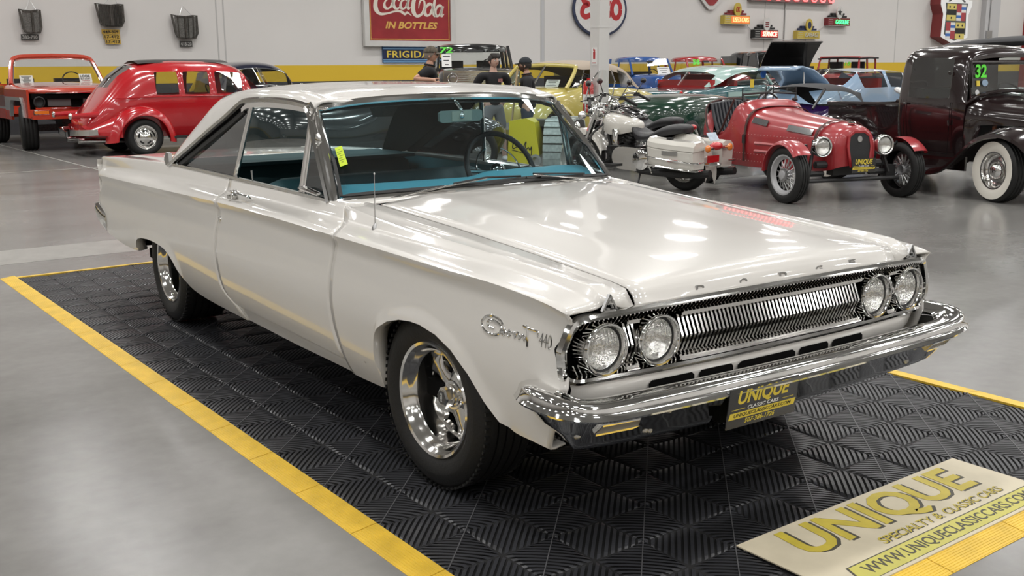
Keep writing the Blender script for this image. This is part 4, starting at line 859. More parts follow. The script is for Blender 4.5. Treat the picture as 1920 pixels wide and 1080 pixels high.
for (x0, y0, flip) in ((.02, .42, 0), (-.74, -.36, 0)):
    w, h = .36, .352
    for i in range(2):
        for j in range(2):
            xa, ya = x0+w*i, y0-h*j
            if (i+j) % 2 == 0: cell(xa, xa+w, ya-h, ya, 'r')
            else:
                for q, k in enumerate('wbw'): cell(xa, xa+w, ya-h*(q+1)/3, ya-h*q/3, k)
for x, y in ((-.54, .29), (-.20, .29), (-.38, -.17), (.20, -.48), (.54, -.48), (.38, -.94)):
    b = MB(); b.prism([(x+.06*math.cos(R(60*i)), y+.05*math.sin(R(60*i))) for i in range(6)], .005, T(0, 0, .53)); b.build('shield_bird', 'black', sg, smooth=0)
b = MB()
for k in range(7):
    a = 150-20*k; x, y = .75*math.cos(R(a)), .62+.26*math.sin(R(a)); b.prism([(x-.07, y-.06), (x+.07, y-.06), (x+.02, y+.2), (x-.02, y+.2)], .005, T(0, 0, .52))
b.prism([(-.7, .52), (-.3, .72), (-.22, .68), (-.56, .50)], .005, T(0, 0, .52)); b.prism([(.7, .52), (.3, .72), (.22, .68), (.56, .50)], .005, T(0, 0, .52)); b.build('crown_marks', 'gline', sg, smooth=0)
# electrical box, conduits and hanging cables
eb = thing('electrical_box', 'grey electrical box at the foot of a conduit on the right wall', 'electrical box', WM(43.12, 2.78, .27))
b = MB(); b.box((0, 0, 0), (.42, .34, .12)); b.build('box', 'steel', eb, smooth=0)
b = MB(); b.tube([(0, .17, 0), (.03, 5, 0)], .03, 8); b.build('conduit', 'steel', eb)
cb = MB(); cb.tube([WM(29.02, z, .03) @ Vector((0, 0, 0)) for z in (2.28, 3.76)], .022, 6); o = cb.build('wall_conduit', 'steel'); tag(o, 'thin vertical conduit between the service and garage signs', 'conduit')
def cable(y0, z0, y1, z1, sag, label):
    b = MB(); b.tube([WM(lerp(y0, y1, t), lerp(z0, z1, t)-sag*4*t*(1-t), .04) @ Vector((0, 0, 0)) for t in [i/10 for i in range(11)]], .012, 5); tag(b.build('sign_cable', 'jointw'), label, 'cable')
cable(26.87, 2.95, 27.12, 2.77, .03, 'grey cable between the used cars and service signs'); cable(28.46, 2.46, 29.62, 2.44, .04, 'grey cable between the service and garage signs'); cable(30.97, 2.77, 31.41, 2.97, .02, 'grey cable between the garage and gasoline signs'); cable(30.3, 2.46, 30.2, 1.2, .0, 'thin cable hanging below the garage sign')
# old radiator grilles with number plates hanging from them
M['oldiron'] = mat('old dark metal', (.075, .068, .06), .55, .5, noise=(12, .5)); M['mesh'] = mat('dark mesh', (.14, .135, .125), .6, .3, noise=(40, .5))
def old_grille(y, z, w, h, label, bars, tip):
    g = thing('radiator_grille', label, 'radiator grille', WM(y, z, .05))
    o = [(-w*.55, h*.5), (-w*.32, h*.42), (0, h*.40), (w*.30, h*.45), (w*.5, h*.47), (w*.5, -h*.30), (w*.40, -h*.5), (-w*.28, -h*.52), (-w*.42, -h*.35)]
    b = MB(); b.sweep([(x, yy, .05+.06*math.cos(x/w*PI)) for x, yy in o], [(-.022, -.02), (-.022, .02), (.022, .02), (.022, -.02)], closed=True, up=(0, 0, 1)); b.build('shell', 'oldiron', g, smooth=0)
    b = MB(); 
    xs = [lerp(-w*.45, w*.48, i/12) for i in range(13)]
    b.grid([[(lerp(x, x*.92, t), lerp(h*.42, -h*.5, t), .05+.06*math.cos(x/w*PI)) for t in (0, .25, .5, .75, 1)] for x in xs]); b.build('mesh_panel', 'mesh', g, smooth=60)
    b = MB()
    for x in bars: b.tube([(x, h*.43, .07+.06*math.cos(x/w*PI)), (x*.93, -h*.5, .07+.06*math.cos(x/w*PI))], .011 if abs(x) > .02 else .028, 6)
    b.build('bars', 'oldiron', g)
    b = MB(); b.tube([(-w*.25, h*.42, .08), (tip, h*.5+.22, .0), (w*.3, h*.45, .08)], .006, 5); b.build('hanging_wire', 'steel', g)
def old_plate(y, z, w, h, word, m, mt, label, grp=None):
    p = thing('number_plate', label, 'number plate', WM(y, z, .06), grp)
    b = MB(); b.box((0, 0, 0), (w, h, .012)); b.build('plate', m, p, smooth=0); b = MB(); b.text(word, w*.86, h*.62, T(0, 0, .007), .004, 0, .01); b.build('plate_figures', mt, p, smooth=0)
old_grille(2.22, 2.58, .42, .52, 'narrow old radiator grille hanging on the wall at far left', [.02], .02)
old_grille(4.02, 2.76, .60, .52, 'wide barred radiator grille above three yellow number plates', [-.27+.036*i for i in range(16)], .1)
old_grille(5.83, 2.52, .60, .56, 'mesh radiator grille hanging beside the wall panel joint', [-.2, -.02, .06, .2], -.03)
M['plyel'] = mat('old yellow plate', (.46, .29, .04), .55, noise=(9, .3)); M['pldark'] = mat('old dark plate', (.05, .048, .045), .5); M['plgrey'] = mat('grey figures', (.5, .5, .48), .5)
old_plate(2.17, 2.215, .38, .13, '380-790', 'pldark', 'plgrey', 'dark number plate reading 380-790 at far left')
for k, wd in enumerate(('449-309', '17-412', '17-413')): old_plate(4.0+.02*k, 2.36-.115*k, .42-.03*k, .11, wd, 'plyel', 'black', 'old yellow number plate reading '+wd, 'yellow plates hanging from the barred grille')
old_plate(5.83, 2.09, .32, .15, '418-20', 'pldark', 'plgrey', 'dark number plate reading 418-20 under the mesh grille')
# extinguisher and its sign on the column
ex = thing('fire_extinguisher', 'red fire extinguisher hanging on the white column', 'fire extinguisher', BLD @ T(-10.02, 7.39, 0) @ T(-.02, -.21, 1.02))
b = MB(); b.lathe([(.001, -.27), (.075, -.265), (.085, -.24), (.085, .16), (.06, .22), (.025, .24), (.025, .27)], 20); b.build('cylinder', mat('extinguisher red', (.50, .015, .015), .25, coat=1.), ex)
b = MB(); b.lathe([(.0856, -.12), (.0856, .02)], 20); b.build('label_band', 'paper', ex)
b = MB(); b.box((0, 0, .30), (.03, .05, .06)); b.tube([(0, .02, .30), (0, -.10, .34)], .012, 6); b.tube([(0, .02, .28), (0, -.09, .30)], .010, 6); b.tube(cr([(-.02, 0, .29), (-.12, 0, .25), (-.13, 0, .05), (-.105, 0, -.18)], 4), .014, 8); b.build('valve_and_hose', 'black', ex)
es = thing('extinguisher_sign', 'small white extinguisher sign on the white column', 'sign', BLD @ T(-10.02, 7.39, 0) @ Matrix(((1, 0, 0, -.0), (0, 0, -1, -.108), (0, 1, 0, 1.62), (0, 0, 0, 1))))
b = MB(); b.box((0, 0, 0), (.12, .26, .004)); b.build('plate', 'paper', es, smooth=0)
b = MB(); b.prism([(-.025, -.05), (.02, -.05), (.022, .06), (.01, .075), (.03, .085), (-.02, .11), (-.03, .08), (-.012, .07), (-.027, .055)], .002, T(.0, .01, .002)); b.box((0, -.10, .003), (.09, .012, .002)); b.build('pictogram', 'red', es, smooth=0)
# ================================================================= BACKGROUND VEHICLES
def cage(name, m, parent, st, cut=(), sub=2, caps=(1, 1), smooth_=1):
    """subdivided hull from stations (x, half profile bottom to top centre); cut = faces (station, row) left open on both sides"""
    b = MB(); n = len(st[0][1]); ring = []
    for x, pr in st:
        xs = [q[2] if len(q) > 2 else x for q in pr]
        ring.append([(xs[j], -pr[j][0], pr[j][1]) for j in range(n)]+[(xs[j], pr[j][0], pr[j][1]) for j in range(n-2, -1, -1)])
    vs = [p for r in ring for p in r]; W_ = 2*n-1; fs = []
    for i in range(len(st)-1):
        for j in range(W_-1):
            h = j if j < n-1 else W_-2-j
            if (i, h) in cut or (i, h, 'R' if j < n-1 else 'L') in cut: continue
            fs.append((i*W_+j, i*W_+j+1, (i+1)*W_+j+1, (i+1)*W_+j))
    if caps[0]: fs.append(tuple(range(W_-1, -1, -1)))
    if caps[1]: fs.append(tuple((len(st)-1)*W_+j for j in range(W_)))
    used = sorted({i for f in fs for i in f}); mp = {a: k for k, a in enumerate(used)}
    b.add([vs[a] for a in used], [tuple(mp[a] for a in f) for f in fs]); o = b.build(name, m, parent, sub=sub, merge=False)
    at = o.data.attributes.new('crease_vert', 'FLOAT', 'POINT')     # keep the window corners firm
    for i in range(len(st)-1):
        for j in range(W_-1):
            h = j if j < n-1 else W_-2-j
            if (i, h) in cut:
                for q in (i*W_+j, i*W_+j+1, (i+1)*W_+j+1, (i+1)*W_+j):
                    if q in mp: at.data[mp[q]].value = .55
    return o
def firm(o):
    at = o.data.attributes.new('crease_vert', 'FLOAT', 'POINT')
    for q in at.data: q.value = .55
    return o
def panes(name, parent, st, cells, m='gl', sides='RL', sub=2, joined=False):
    n = len(st[0][1]); out = []
    def pt(i, j, s): q = st[i][1][j]; return (q[2] if len(q) > 2 else st[i][0], s*q[0], q[1])
    if joined:
        b = MB()
        for i, j in cells:
            for s in (-1, 1): b.add([pt(i, j, s), pt(i, j+1, s), pt(i+1, j+1, s), pt(i+1, j, s)], [(0, 1, 2, 3)])
        return firm(b.build(name, m, parent, sub=sub))
    for s in (-1, 1):
        if ('R' if s < 0 else 'L') not in sides: continue
        b = MB()
        for i, j in cells: b.add([pt(i, j, s), pt(i, j+1, s), pt(i+1, j+1, s), pt(i+1, j, s)], [(0, 1, 2, 3)])
        out.append(firm(b.build(name, m, parent, sub=sub)))
    return out
def fender(name, m, parent, cx, cz, y0, y1, prof, s, n=28, drop=.07, crown=.03):
    """wing round a wheel: prof = (angle, radius) from rear to front"""
    a0, a1 = prof[0][0], prof[-1][0]; rows = []
    for i in range(n+1):
        a = lerp(a0, a1, i/n); r = smooth(-a, sorted([(-q[0], q[1]) for q in prof])); c, sn = math.cos(R(a)), math.sin(R(a))
        sec = [(y0, r+crown*.3), (lerp(y0, y1, .45), r+crown), (lerp(y0, y1, .8), r+crown*.55), (y1, r-.02), (y1+.004, r-drop), (y1-.02, r-drop-.005), (y1-.03, r-.04)]
        rows.append([(cx+c*rr, s*y, cz+sn*rr) for y, rr in sec])
    b = MB(); b.grid(rows); return b.build(name, m, parent, smooth=50, merge=False)
def wheel(parent, x, y, Rt, w, rr, s=None, style='slot', rim='polished', band=None, name='wheel', steer=0, dish=.04):
    s = s or (1 if y > 0 else -1)
    root = bpy.data.objects.new(name, None); COL.objects.link(root); root.parent = parent; root.matrix_local = T(x, y, Rt) @ RZ(steer) @ (RX(-90) if s > 0 else RX(90)); h = w/2
    b = MB(); pr = [(rr, -h*.8), (rr+.3*(Rt-rr), -h), (Rt-.03, -h*.95), (Rt, -h*.7)]
    for q in (-.4, 0, .4): pr += [(Rt, h*(q-.08)), (Rt-.007, h*(q-.04)), (Rt-.007, h*(q+.04)), (Rt, h*(q+.08))]
    pr += [(Rt, h*.7), (Rt-.03, h*.95), (rr+.3*(Rt-rr), h), (rr, h*.8)]
    b.lathe(pr, 40); b.build('tyre', 'rubber', root, smooth=50)
    if band: b = MB(); b.lathe([(rr+.004, h*.83), (rr+.3*(Rt-rr), h*1.02), (lerp(rr, Rt, band), h*1.015)], 40); b.build('white_wall', mat('whitewall', (.72, .69, .62), .5), root, smooth=50)
    b = MB(); b.lathe([(rr+.006, h*.78), (rr+.004, h*.86), (rr-.012, h*.84), (rr-.02, h*.7), (rr-.03, h*.84-dish), (rr-.045, h*.84-dish-.01)], 40)
    z = h*.84-dish; ro = rr-.04
    if style == 'slot':
        b.lathe([(ro, z-.01), (ro*.8, z+.005), (ro*.45, z+.02), (ro*.3, z+.035), (.001, z+.04)], 32)
    elif style == 'steel':
        b.lathe([(ro, z-.01), (ro*.86, z-.02), (ro*.8, z+.012), (ro*.62, z+.012), (ro*.58, z-.0), (.001, z)], 32)
    elif style == 'spoke':
        b.lathe([(.05, z+.04), (.045, z+.05), (.001, z+.055)], 24); b.lathe([(.05, z+.04), (.052, -.02)], 24)
    elif style == 'dark': b.lathe([(ro, z-.01), (ro*.3, z+.01), (.001, z+.02)], 24)
    b.build('rim', rim, root, smooth=40)
    if style == 'slot':
        for k in range(5):
            b = MB(); X2 = RZ(72*k+18); b.prism([(ro*.66+ro*.13*math.cos(R(q)), ro*.27*math.sin(R(q))) for q in range(0, 360, 30)], .004, X2 @ T(0, 0, z+.010)); b.build('slot', 'black', root, smooth=0)
    if style == 'steel':
        b = MB(); b.lathe([(ro*.6, z), (ro*.56, z+.03), (ro*.3, z+.055), (.001, z+.06)], 32); b.build('hub_cap', 'chrome', root, smooth=50)
    if style == 'spoke':
        b = MB(); b.lathe([(ro*.42, z+.01), (ro*.40, z+.035), (.001, z+.04)], 24); b.build('hub_cap', 'steel', root, smooth=50)
        b = MB()
        for k in range(16):
            a = 2*PI*k/16
            for q, zz in ((.2, z+.02), (-.2, z-.03)): b.tube([(ro*.35*math.cos(a), ro*.35*math.sin(a), zz), (ro*1.02*math.cos(a+q), ro*1.02*math.sin(a+q), z-.02)], .006, 5)
        b.build('spokes', 'steel', root)
    if style == 'dark':
        b = MB()
        for k in range(8): b.box((ro*.6, 0, z+.012), (ro*.75, .03, .02), RZ(45*k))
        b.build('spokes', 'polished', root, smooth=0)
    return root
def interior(parent, x0, x1, w, z, m='leather'):
    """seats and dark floor inside a cabin"""
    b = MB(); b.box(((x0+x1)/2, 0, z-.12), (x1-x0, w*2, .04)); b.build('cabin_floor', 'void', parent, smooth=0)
def seat(parent, x, y, w, z, m, h=.5, name='seat'):
    b = MB(); b.box((x+.22, y, z), (.48, w, .16)); b.build(name+'_cushion', m, parent, smooth=0); b = MB(); b.box((x-.05, y, z+h*.5), (.13, w, h), ); b.build(name+'_back', m, parent, smooth=0)
def steer(parent, x, y, z, r=.19, tilt=60):
    X = T(x, y, z) @ RY(tilt); b = MB(X); b.tube([(r*math.cos(2*PI*i/24), r*math.sin(2*PI*i/24), 0) for i in range(24)], .013, 6, closed=True); b.tube([(0, -r, 0), (0, 0, -.03), (0, r, 0)], .01, 5); b.tube([(0, 0, -.02), (0, 0, -.35)], .018, 6); b.build('steering_wheel', 'black', parent)
def sticker(parent, word, X, w, h, col='green_digit', name='window_number'):
    b = MB(X); b.text(word, w, h, None, .003, .12, .03); return b.build(name, col, parent, smooth=0)
def card(parent, X, w, h, m='paper', lines=4, name='price_card'):
    b = MB(X); b.box((0, 0, 0), (w, h, .004)); o = b.build(name, m, parent, smooth=0)
    b = MB(X)
    for k in range(lines): b.box((-.03*w*(k % 2), h*(.32-.64*k/max(1, lines-1)), .003), (w*(.75-.18*(k % 3)), h*.07, .002))
    b.build('card_print', 'black', o, smooth=0); return o
def lamp(parent, x, y, z, r, dirx=1, m='chrome'): return headlamp(parent, T(x, y, z) @ RY(90 if dirx > 0 else -90) @ RZ(90), r, m)
HA = math.degrees(MA)
# ---------------------------------------------------------------- red 1930s sedan, tail towards the camera
M['hotred'] = paint('bright red paint', (.46, .008, .014), .22, 1.); M['hotroof'] = mat('black roof insert', (.012, .012, .012), .4)
h0 = 92.0; cx = place(-15.69, 2.60, h0) @ T(2.85, .80, 0)
c = thing('red_sedan', 'glossy red rounded two door sedan with red fenders behind the white car', 'car', cx)
st = [(-3.80, [(.46, .36), (.52, .42), (.50, .50), (.44, .55), (.36, .58), (.2, .60), (0, .61)]),
      (-3.60, [(.58, .33), (.64, .50), (.60, .66), (.52, .74), (.42, .78), (.2, .80), (0, .81)]),
      (-3.42, [(.62, .32), (.70, .55), (.68, .80), (.62, .92), (.50, .98), (.25, 1.01), (0, 1.02)]),
      (-3.28, [(.64, .31), (.72, .56), (.72, .84), (.68, 1.00), (.54, 1.12), (.28, 1.16), (0, 1.17)]),
      (-3.10, [(.66, .31), (.74, .56), (.75, .86), (.73, 1.02), (.60, 1.29), (.34, 1.36), (0, 1.38)]),
      (-2.85, [(.66, .31), (.75, .56), (.77, .86), (.76, 1.02), (.66, 1.40), (.42, 1.52), (0, 1.545)]),
      (-2.58, [(.66, .31), (.75, .56), (.78, .86), (.77, 1.03), (.68, 1.42), (.46, 1.585), (0, 1.61)]),
      (-2.18, [(.66, .31), (.76, .56), (.79, .86), (.78, 1.03), (.69, 1.43), (.48, 1.61), (0, 1.635)]),
      (-2.08, [(.66, .31), (.76, .56), (.79, .86), (.78, 1.03), (.69, 1.43), (.48, 1.61), (0, 1.635)]),
      (-1.62, [(.66, .31), (.76, .56), (.79, .86), (.78, 1.03), (.69, 1.43), (.48, 1.605), (0, 1.63)]),
      (-1.50, [(.66, .31), (.76, .56), (.79, .86), (.78, 1.03), (.69, 1.43), (.48, 1.60), (0, 1.625)]),
      (-1.00, [(.66, .31), (.75, .56), (.77, .86), (.76, 1.03), (.67, 1.40), (.46, 1.55), (0, 1.57)]),
      (-.86, [(.66, .31), (.74, .56), (.76, .86), (.75, 1.03, -.80), (.62, 1.36, -.90), (.40, 1.43, -.88), (0, 1.44, -.86)]),
      (-.55, [(.62, .31), (.70, .56), (.71, .86), (.68, 1.01), (.58, 1.05), (.34, 1.07), (0, 1.08)]),
      (.1, [(.34, .31), (.38, .56), (.40, .80), (.38, .90), (.3, .97), (.15, 1.0), (0, 1.01)]), (.42, [(.16, .34), (.18, .56), (.2, .78), (.19, .86), (.15, .91), (.08, .93), (0, .94)])]
wn = {(6, 3), (8, 3), (10, 3), (3, 5), (4, 5), (12, 4), (12, 5), (12, 3)}
cage('body', 'hotred', c, st, wn, sub=2); panes('side_window', c, st, [(6, 3)], 'glc'); panes('side_window', c, st, [(8, 3)], 'glc'); panes('side_window', c, st, [(10, 3)], 'glc'); panes('windscreen', c, st, [(12, 4), (12, 5)], 'gl', joined=True); panes('rear_window', c, st, [(3, 5), (4, 5)], 'gld', joined=True)
b = MB(); b.grid([[(x, y, 1.640-.10*max(0, abs(x+1.85)-.45)**2-.35*y*y) for y in (-.40, -.2, 0, .2, .40)] for x in [-2.75, -2.6, -2.3, -1.85, -1.4, -1.1]]); b.build('roof_insert', 'hotroof', c, smooth=60)
for s in (-1, 1):
    b = MB(); b.tube([(-3.3, s*.745, .985), (-2.6, s*.79, 1.0), (-1.5, s*.80, 1.0), (-.85, s*.775, 1.0)], .010, 6, flat=.6); b.build('belt_moulding', 'hotred', c)
    fender('rear_fender', 'hotred', c, -2.85, .32, .55, .93, [(188, .57), (175, .54), (150, .50), (110, .46), (80, .45), (45, .46), (15, .47), (-12, .50)], s, drop=.08, crown=.09)
    b = MB(); rows = []
    for i in range(9):   # skirt of the wing running back to the bumper
        t = i/8; rows.append([(-3.30-.50*t, s*lerp(.60, .44, t), lerp(.72, .52, t)), (-3.28-.46*t, s*lerp(.80, .56, t), lerp(.66, .46, t)), (-3.26-.44*t, s*lerp(.92, .68, t), lerp(.50, .40, t)), (-3.26-.42*t, s*lerp(.93, .68, t), lerp(.33, .38, t))])
    b.grid(rows); b.build('fender_skirt', 'hotred', c, smooth=60)
    fender('front_fender', 'hotred', c, 0, .32, .42, .88, [(215, .80), (180, .56), (140, .48), (90, .46), (50, .46), (15, .47), (-5, .5)], s, drop=.06, crown=.06)
    b = MB(); b.box((-1.45, s*.80, .30), (1.9, .24, .04)); b.build('running_board', 'black', c, smooth=0)
    wheel(c, -2.85, s*.74, .315, .26, .20, s, 'slot', 'polished', name='rear_wheel'); wheel(c, 0, s*.72, .30, .18, .19, s, 'slot', 'polished', name='front_wheel')
    b = MB(); b.tube([(-3.3, s*.56, .72), (-3.98, s*.56, .70)], [.06, .04], 10); o = b.build('tail_lamp', 'hotred', c); b = MB(); b.ball((-3.99, s*.56, .70), (.035, .055, .055), 8, 12); b.build('lamp_bezel', 'chrome', o)
    b = MB(); b.tube([(-3.0, s*.38, .25), (-3.85, s*.38, .27)], .045, 12); b.build('exhaust_pipe', 'chrome', c)
b = MB(); b.sweep(cr([(-3.62, -.78, .43), (-3.86, -.66, .42), (-3.95, -.42, .42), (-3.93, -.15, .39), (-3.93, 0, .37), (-3.93, .15, .39), (-3.95, .42, .42), (-3.86, .66, .42), (-3.62, .78, .43)], 4), [(-.02, -.05), (.0, -.045), (.02, 0), (.0, .045), (-.02, .05)]); b.build('rear_bumper', 'chrome', c)
seat(c, -1.9, -.36, .5, .62, 'leather', .38); seat(c, -1.9, .36, .5, .62, 'leather', .38); steer(c, -1.15, .36, 1.02); interior(c, -3.1, -.6, .6, .55)
# ---------------------------------------------------------------- orange and silver open truck, nose on
M['orange'] = paint('orange red paint', (.46, .045, .018), .25, 1.); M['silverpaint'] = paint('silver panel', (.42, .42, .42), .3, 1., .3); M['orange2'] = paint('orange side paint', (.56, .13, .02), .25, 1.)
c = thing('open_truck', 'orange and silver open top truck with empty headlamp sockets at far left', 'truck', place(-18.45, 2.08, HA))
b = MB()
for s in (-1, 1): pass
hood = [(-1.05, [(.99, 1.10), (1.0, 1.16), (.9, 1.215), (.5, 1.235), (0, 1.24)]), (-.4, [(.99, 1.08), (1.0, 1.14), (.92, 1.195), (.5, 1.215), (0, 1.22)]), (.62, [(.97, 1.06), (.985, 1.09), (.92, 1.15), (.5, 1.175), (0, 1.18)]), (.78, [(.95, 1.05), (.965, 1.07), (.9, 1.10), (.5, 1.12), (0, 1.125)])]
cage('hood', 'orange', c, hood, (), 1, (0, 1))
b = MB(); b.box((-.15, 0, 1.0), (1.75, 1.8, .1)); b.build('inner_bay', 'void', c, smooth=0)
for s in (-1, 1):
    # fender with squared opening: upper orange band, silver band, lower red band
    b = MB(); y = s*1.0
    def q(x0, z0, x1, z1, k): b.cur = k; b.box(((x0+x1)/2, y-s*.02, (z0+z1)/2), (abs(x1-x0), .04, abs(z1-z0)))
    q(-1.05, .98, .80, 1.12, 0); q(-1.05, .72, -.52, .98, 1); q(-1.05, .55, -.56, .72, 0); q(.46, .62, .80, .98, 0); q(-.52, .92, .46, .98, 1)
    b.cur = 1; b.sweep([(-.56, y, .62), (-.50, y, .86), (-.40, y, .95), (.36, y, .95), (.46, y, .86), (.50, y, .62)], [(-.03, -.03), (-.03, .03), (.03, .03), (.03, -.03)], up=(0, 1, 0)); b.build('front_fender', ['orange', 'silverpaint'], c, smooth=0)
    b = MB(); q(-2.2, .78, -1.07, 1.14, 0); b.cur = 0; q(-2.2, 1.0, -1.07, 1.18, 2); q(-2.2, .74, -1.07, 1.0, 1); q(-2.2, .55, -1.07, .74, 0); b.build('door', ['orange', 'silverpaint', 'orange2'], c, smooth=0)
    b = MB(); q(-3.9, 1.0, -2.22, 1.18, 2); q(-3.9, .86, -2.22, 1.0, 1); q(-2.45, .55, -2.22, .86, 0); q(-3.9, .60, -3.3, .86, 0); b.build('rear_side', ['orange', 'silverpaint', 'orange2'], c, smooth=0)
    wheel(c, 0, s*.84, .41, .30, .22, s, 'dark', 'iron', name='front_wheel', steer=-10); wheel(c, -2.70, s*.84, .41, .30, .22, s, 'dark', 'iron', name='rear_wheel')
    b = MB(); b.tube([(-1.06, s*1.04, 1.23), (-1.02, s*1.14, 1.25)], .02, 6); b.box((-1.02, s*1.17, 1.30), (.10, .20, .17)); b.build('door_mirror', 'chrome', c, smooth=0)
    X = FX(.775, s*.79, .90); b = MB(X); b.lathe([(.105, .0), (.10, .02), (.085, .025), (.075, -.02), (.03, -.05), (.001, -.05)], 24); b.build('lamp_socket', 'black', c)
    b = MB(); b.box((.785, s*.77, .715), (.03, .28, .085)); o = b.build('turn_lamp', 'chrome', c, smooth=0); b = MB(); b.box((.803, s*.77, .715), (.008, .25, .055)); b.build('amber_lens', 'amber', o, smooth=0)
    b = MB(); b.tube(cr([(-1.02, s*.86, 1.20), (-1.10, s*.84, 1.32), (-1.30, s*.76, 1.62), (-1.34, s*.68, 1.70), (-1.36, s*.5, 1.73), (-1.36, 0, 1.745)], 4), .045, 8); b.build('screen_frame', 'orange', c)
    b = MB(); b.tube(cr([(-1.00, s*.82, 1.21), (-1.08, s*.80, 1.33), (-1.27, s*.72, 1.61), (-1.31, s*.64, 1.67), (-1.33, s*.45, 1.69), (-1.33, 0, 1.70)], 4), .013, 6); b.build('screen_moulding', 'chrome', c)
b = MB(); b.add([(-1.02, -.80, 1.22), (-1.02, .80, 1.22), (-1.33, .66, 1.68), (-1.33, -.66, 1.68)], [(0, 1, 2, 3)]); b.build('windscreen', 'glc', c, smooth=0)
b = MB(); b.box((.80, 0, 1.06), (.02, 1.36, .022)); b.box((.80, 0, .785), (.02, 1.2, .022)); b.build('grille_mouldings', 'chrome', c, smooth=0)
b = MB(); b.box((.62, 0, .92), (.02, 1.86, .24)); b.build('grille_backing', 'void', c, smooth=0)
b = MB(); b.box((.66, -.42, .92), (.03, .4, .2)); b.box((.68, -.25, .98), (.04, .5, .03)); b.box((.69, .02, .92), (.03, .05, .26)); b.box((.675, -.1, .98), (.03, .3, .02)); b.build('radiator_support', mat('grey brackets', (.10, .10, .10), .5), c, smooth=0)
b = MB(); b.box((.74, 0, .69), (.10, 1.95, .16)); b.box((.82, 0, .62), (.12, 1.9, .05)); b.build('front_valance', 'orange', c, smooth=0)
b = MB(); b.box((.1, 0, .41), (.14, 1.5, .12)); b.ball((.1, .25, .40), (.17, .2, .17), 8, 12); b.box((-.6, -.35, .6), (2.6, .1, .14)); b.box((-.6, .35, .6), (2.6, .1, .14)); b.box((.2, 0, .62), (.5, .7, .3)); b.build('axle_and_frame', 'engine', c, smooth=0)
b = MB(); b.box((-2.4, 0, .62), (3.2, 1.8, .06)); b.box((-3.9, 0, .9), (.05, 2.0, .55)); b.build('tub_floor', 'orange', c, smooth=0)
steer(c, -1.55, .42, 1.25, .20, 62); seat(c, -2.1, -.45, .5, .85, 'leather', .45); seat(c, -2.1, .45, .5, .85, 'leather', .45)
X = Matrix(((.25, 0, .97, -1.04), (1, 0, 0, -.58), (0, 1, .25, 1.29), (0, 0, 0, 1))); X = Matrix(((0, -.4, .92, -1.10), (1, 0, 0, -.56), (0, .92, .4, 1.29), (0, 0, 0, 1)))
card(c, X, .24, .17, lines=6, name='price_card')
X = Matrix(((0, -.4, .92, -1.10), (1, 0, 0, .55), (0, .92, .4, 1.31), (0, 0, 0, 1))); b = MB(X); b.box((0, 0, 0), (.24, .17, .004)); o = b.build('look_card', 'paper', c, smooth=0)
b = MB(X); b.text('LOOK', .19, .055, T(0, .035, .003), .002, 0, .03); b.text("BUT DON'T", .19, .03, T(0, -.022, .003), .002, 0, .02); b.build('card_lettering', 'black', o, smooth=0); b = MB(X); b.text('TOUCH', .15, .022, T(0, -.062, .003), .002, 0, .02); b.build('card_lettering', 'red', o, smooth=0)
X = Matrix(((0, 0, 1, .89), (.98, 0, 0, .25), (0, 1, 0, .60), (0, 0, 0, 1))) @ RZ(-12); b = MB(X); b.box((0, 0, 0), (.13, .17, .004)); o = b.build('hang_tag', 'yellow', c, smooth=0); b = MB(X); b.box((0, .04, .003), (.09, .03, .002)); b.box((0, -.02, .003), (.09, .05, .002)); b.build('tag_print', 'black', o, smooth=0)
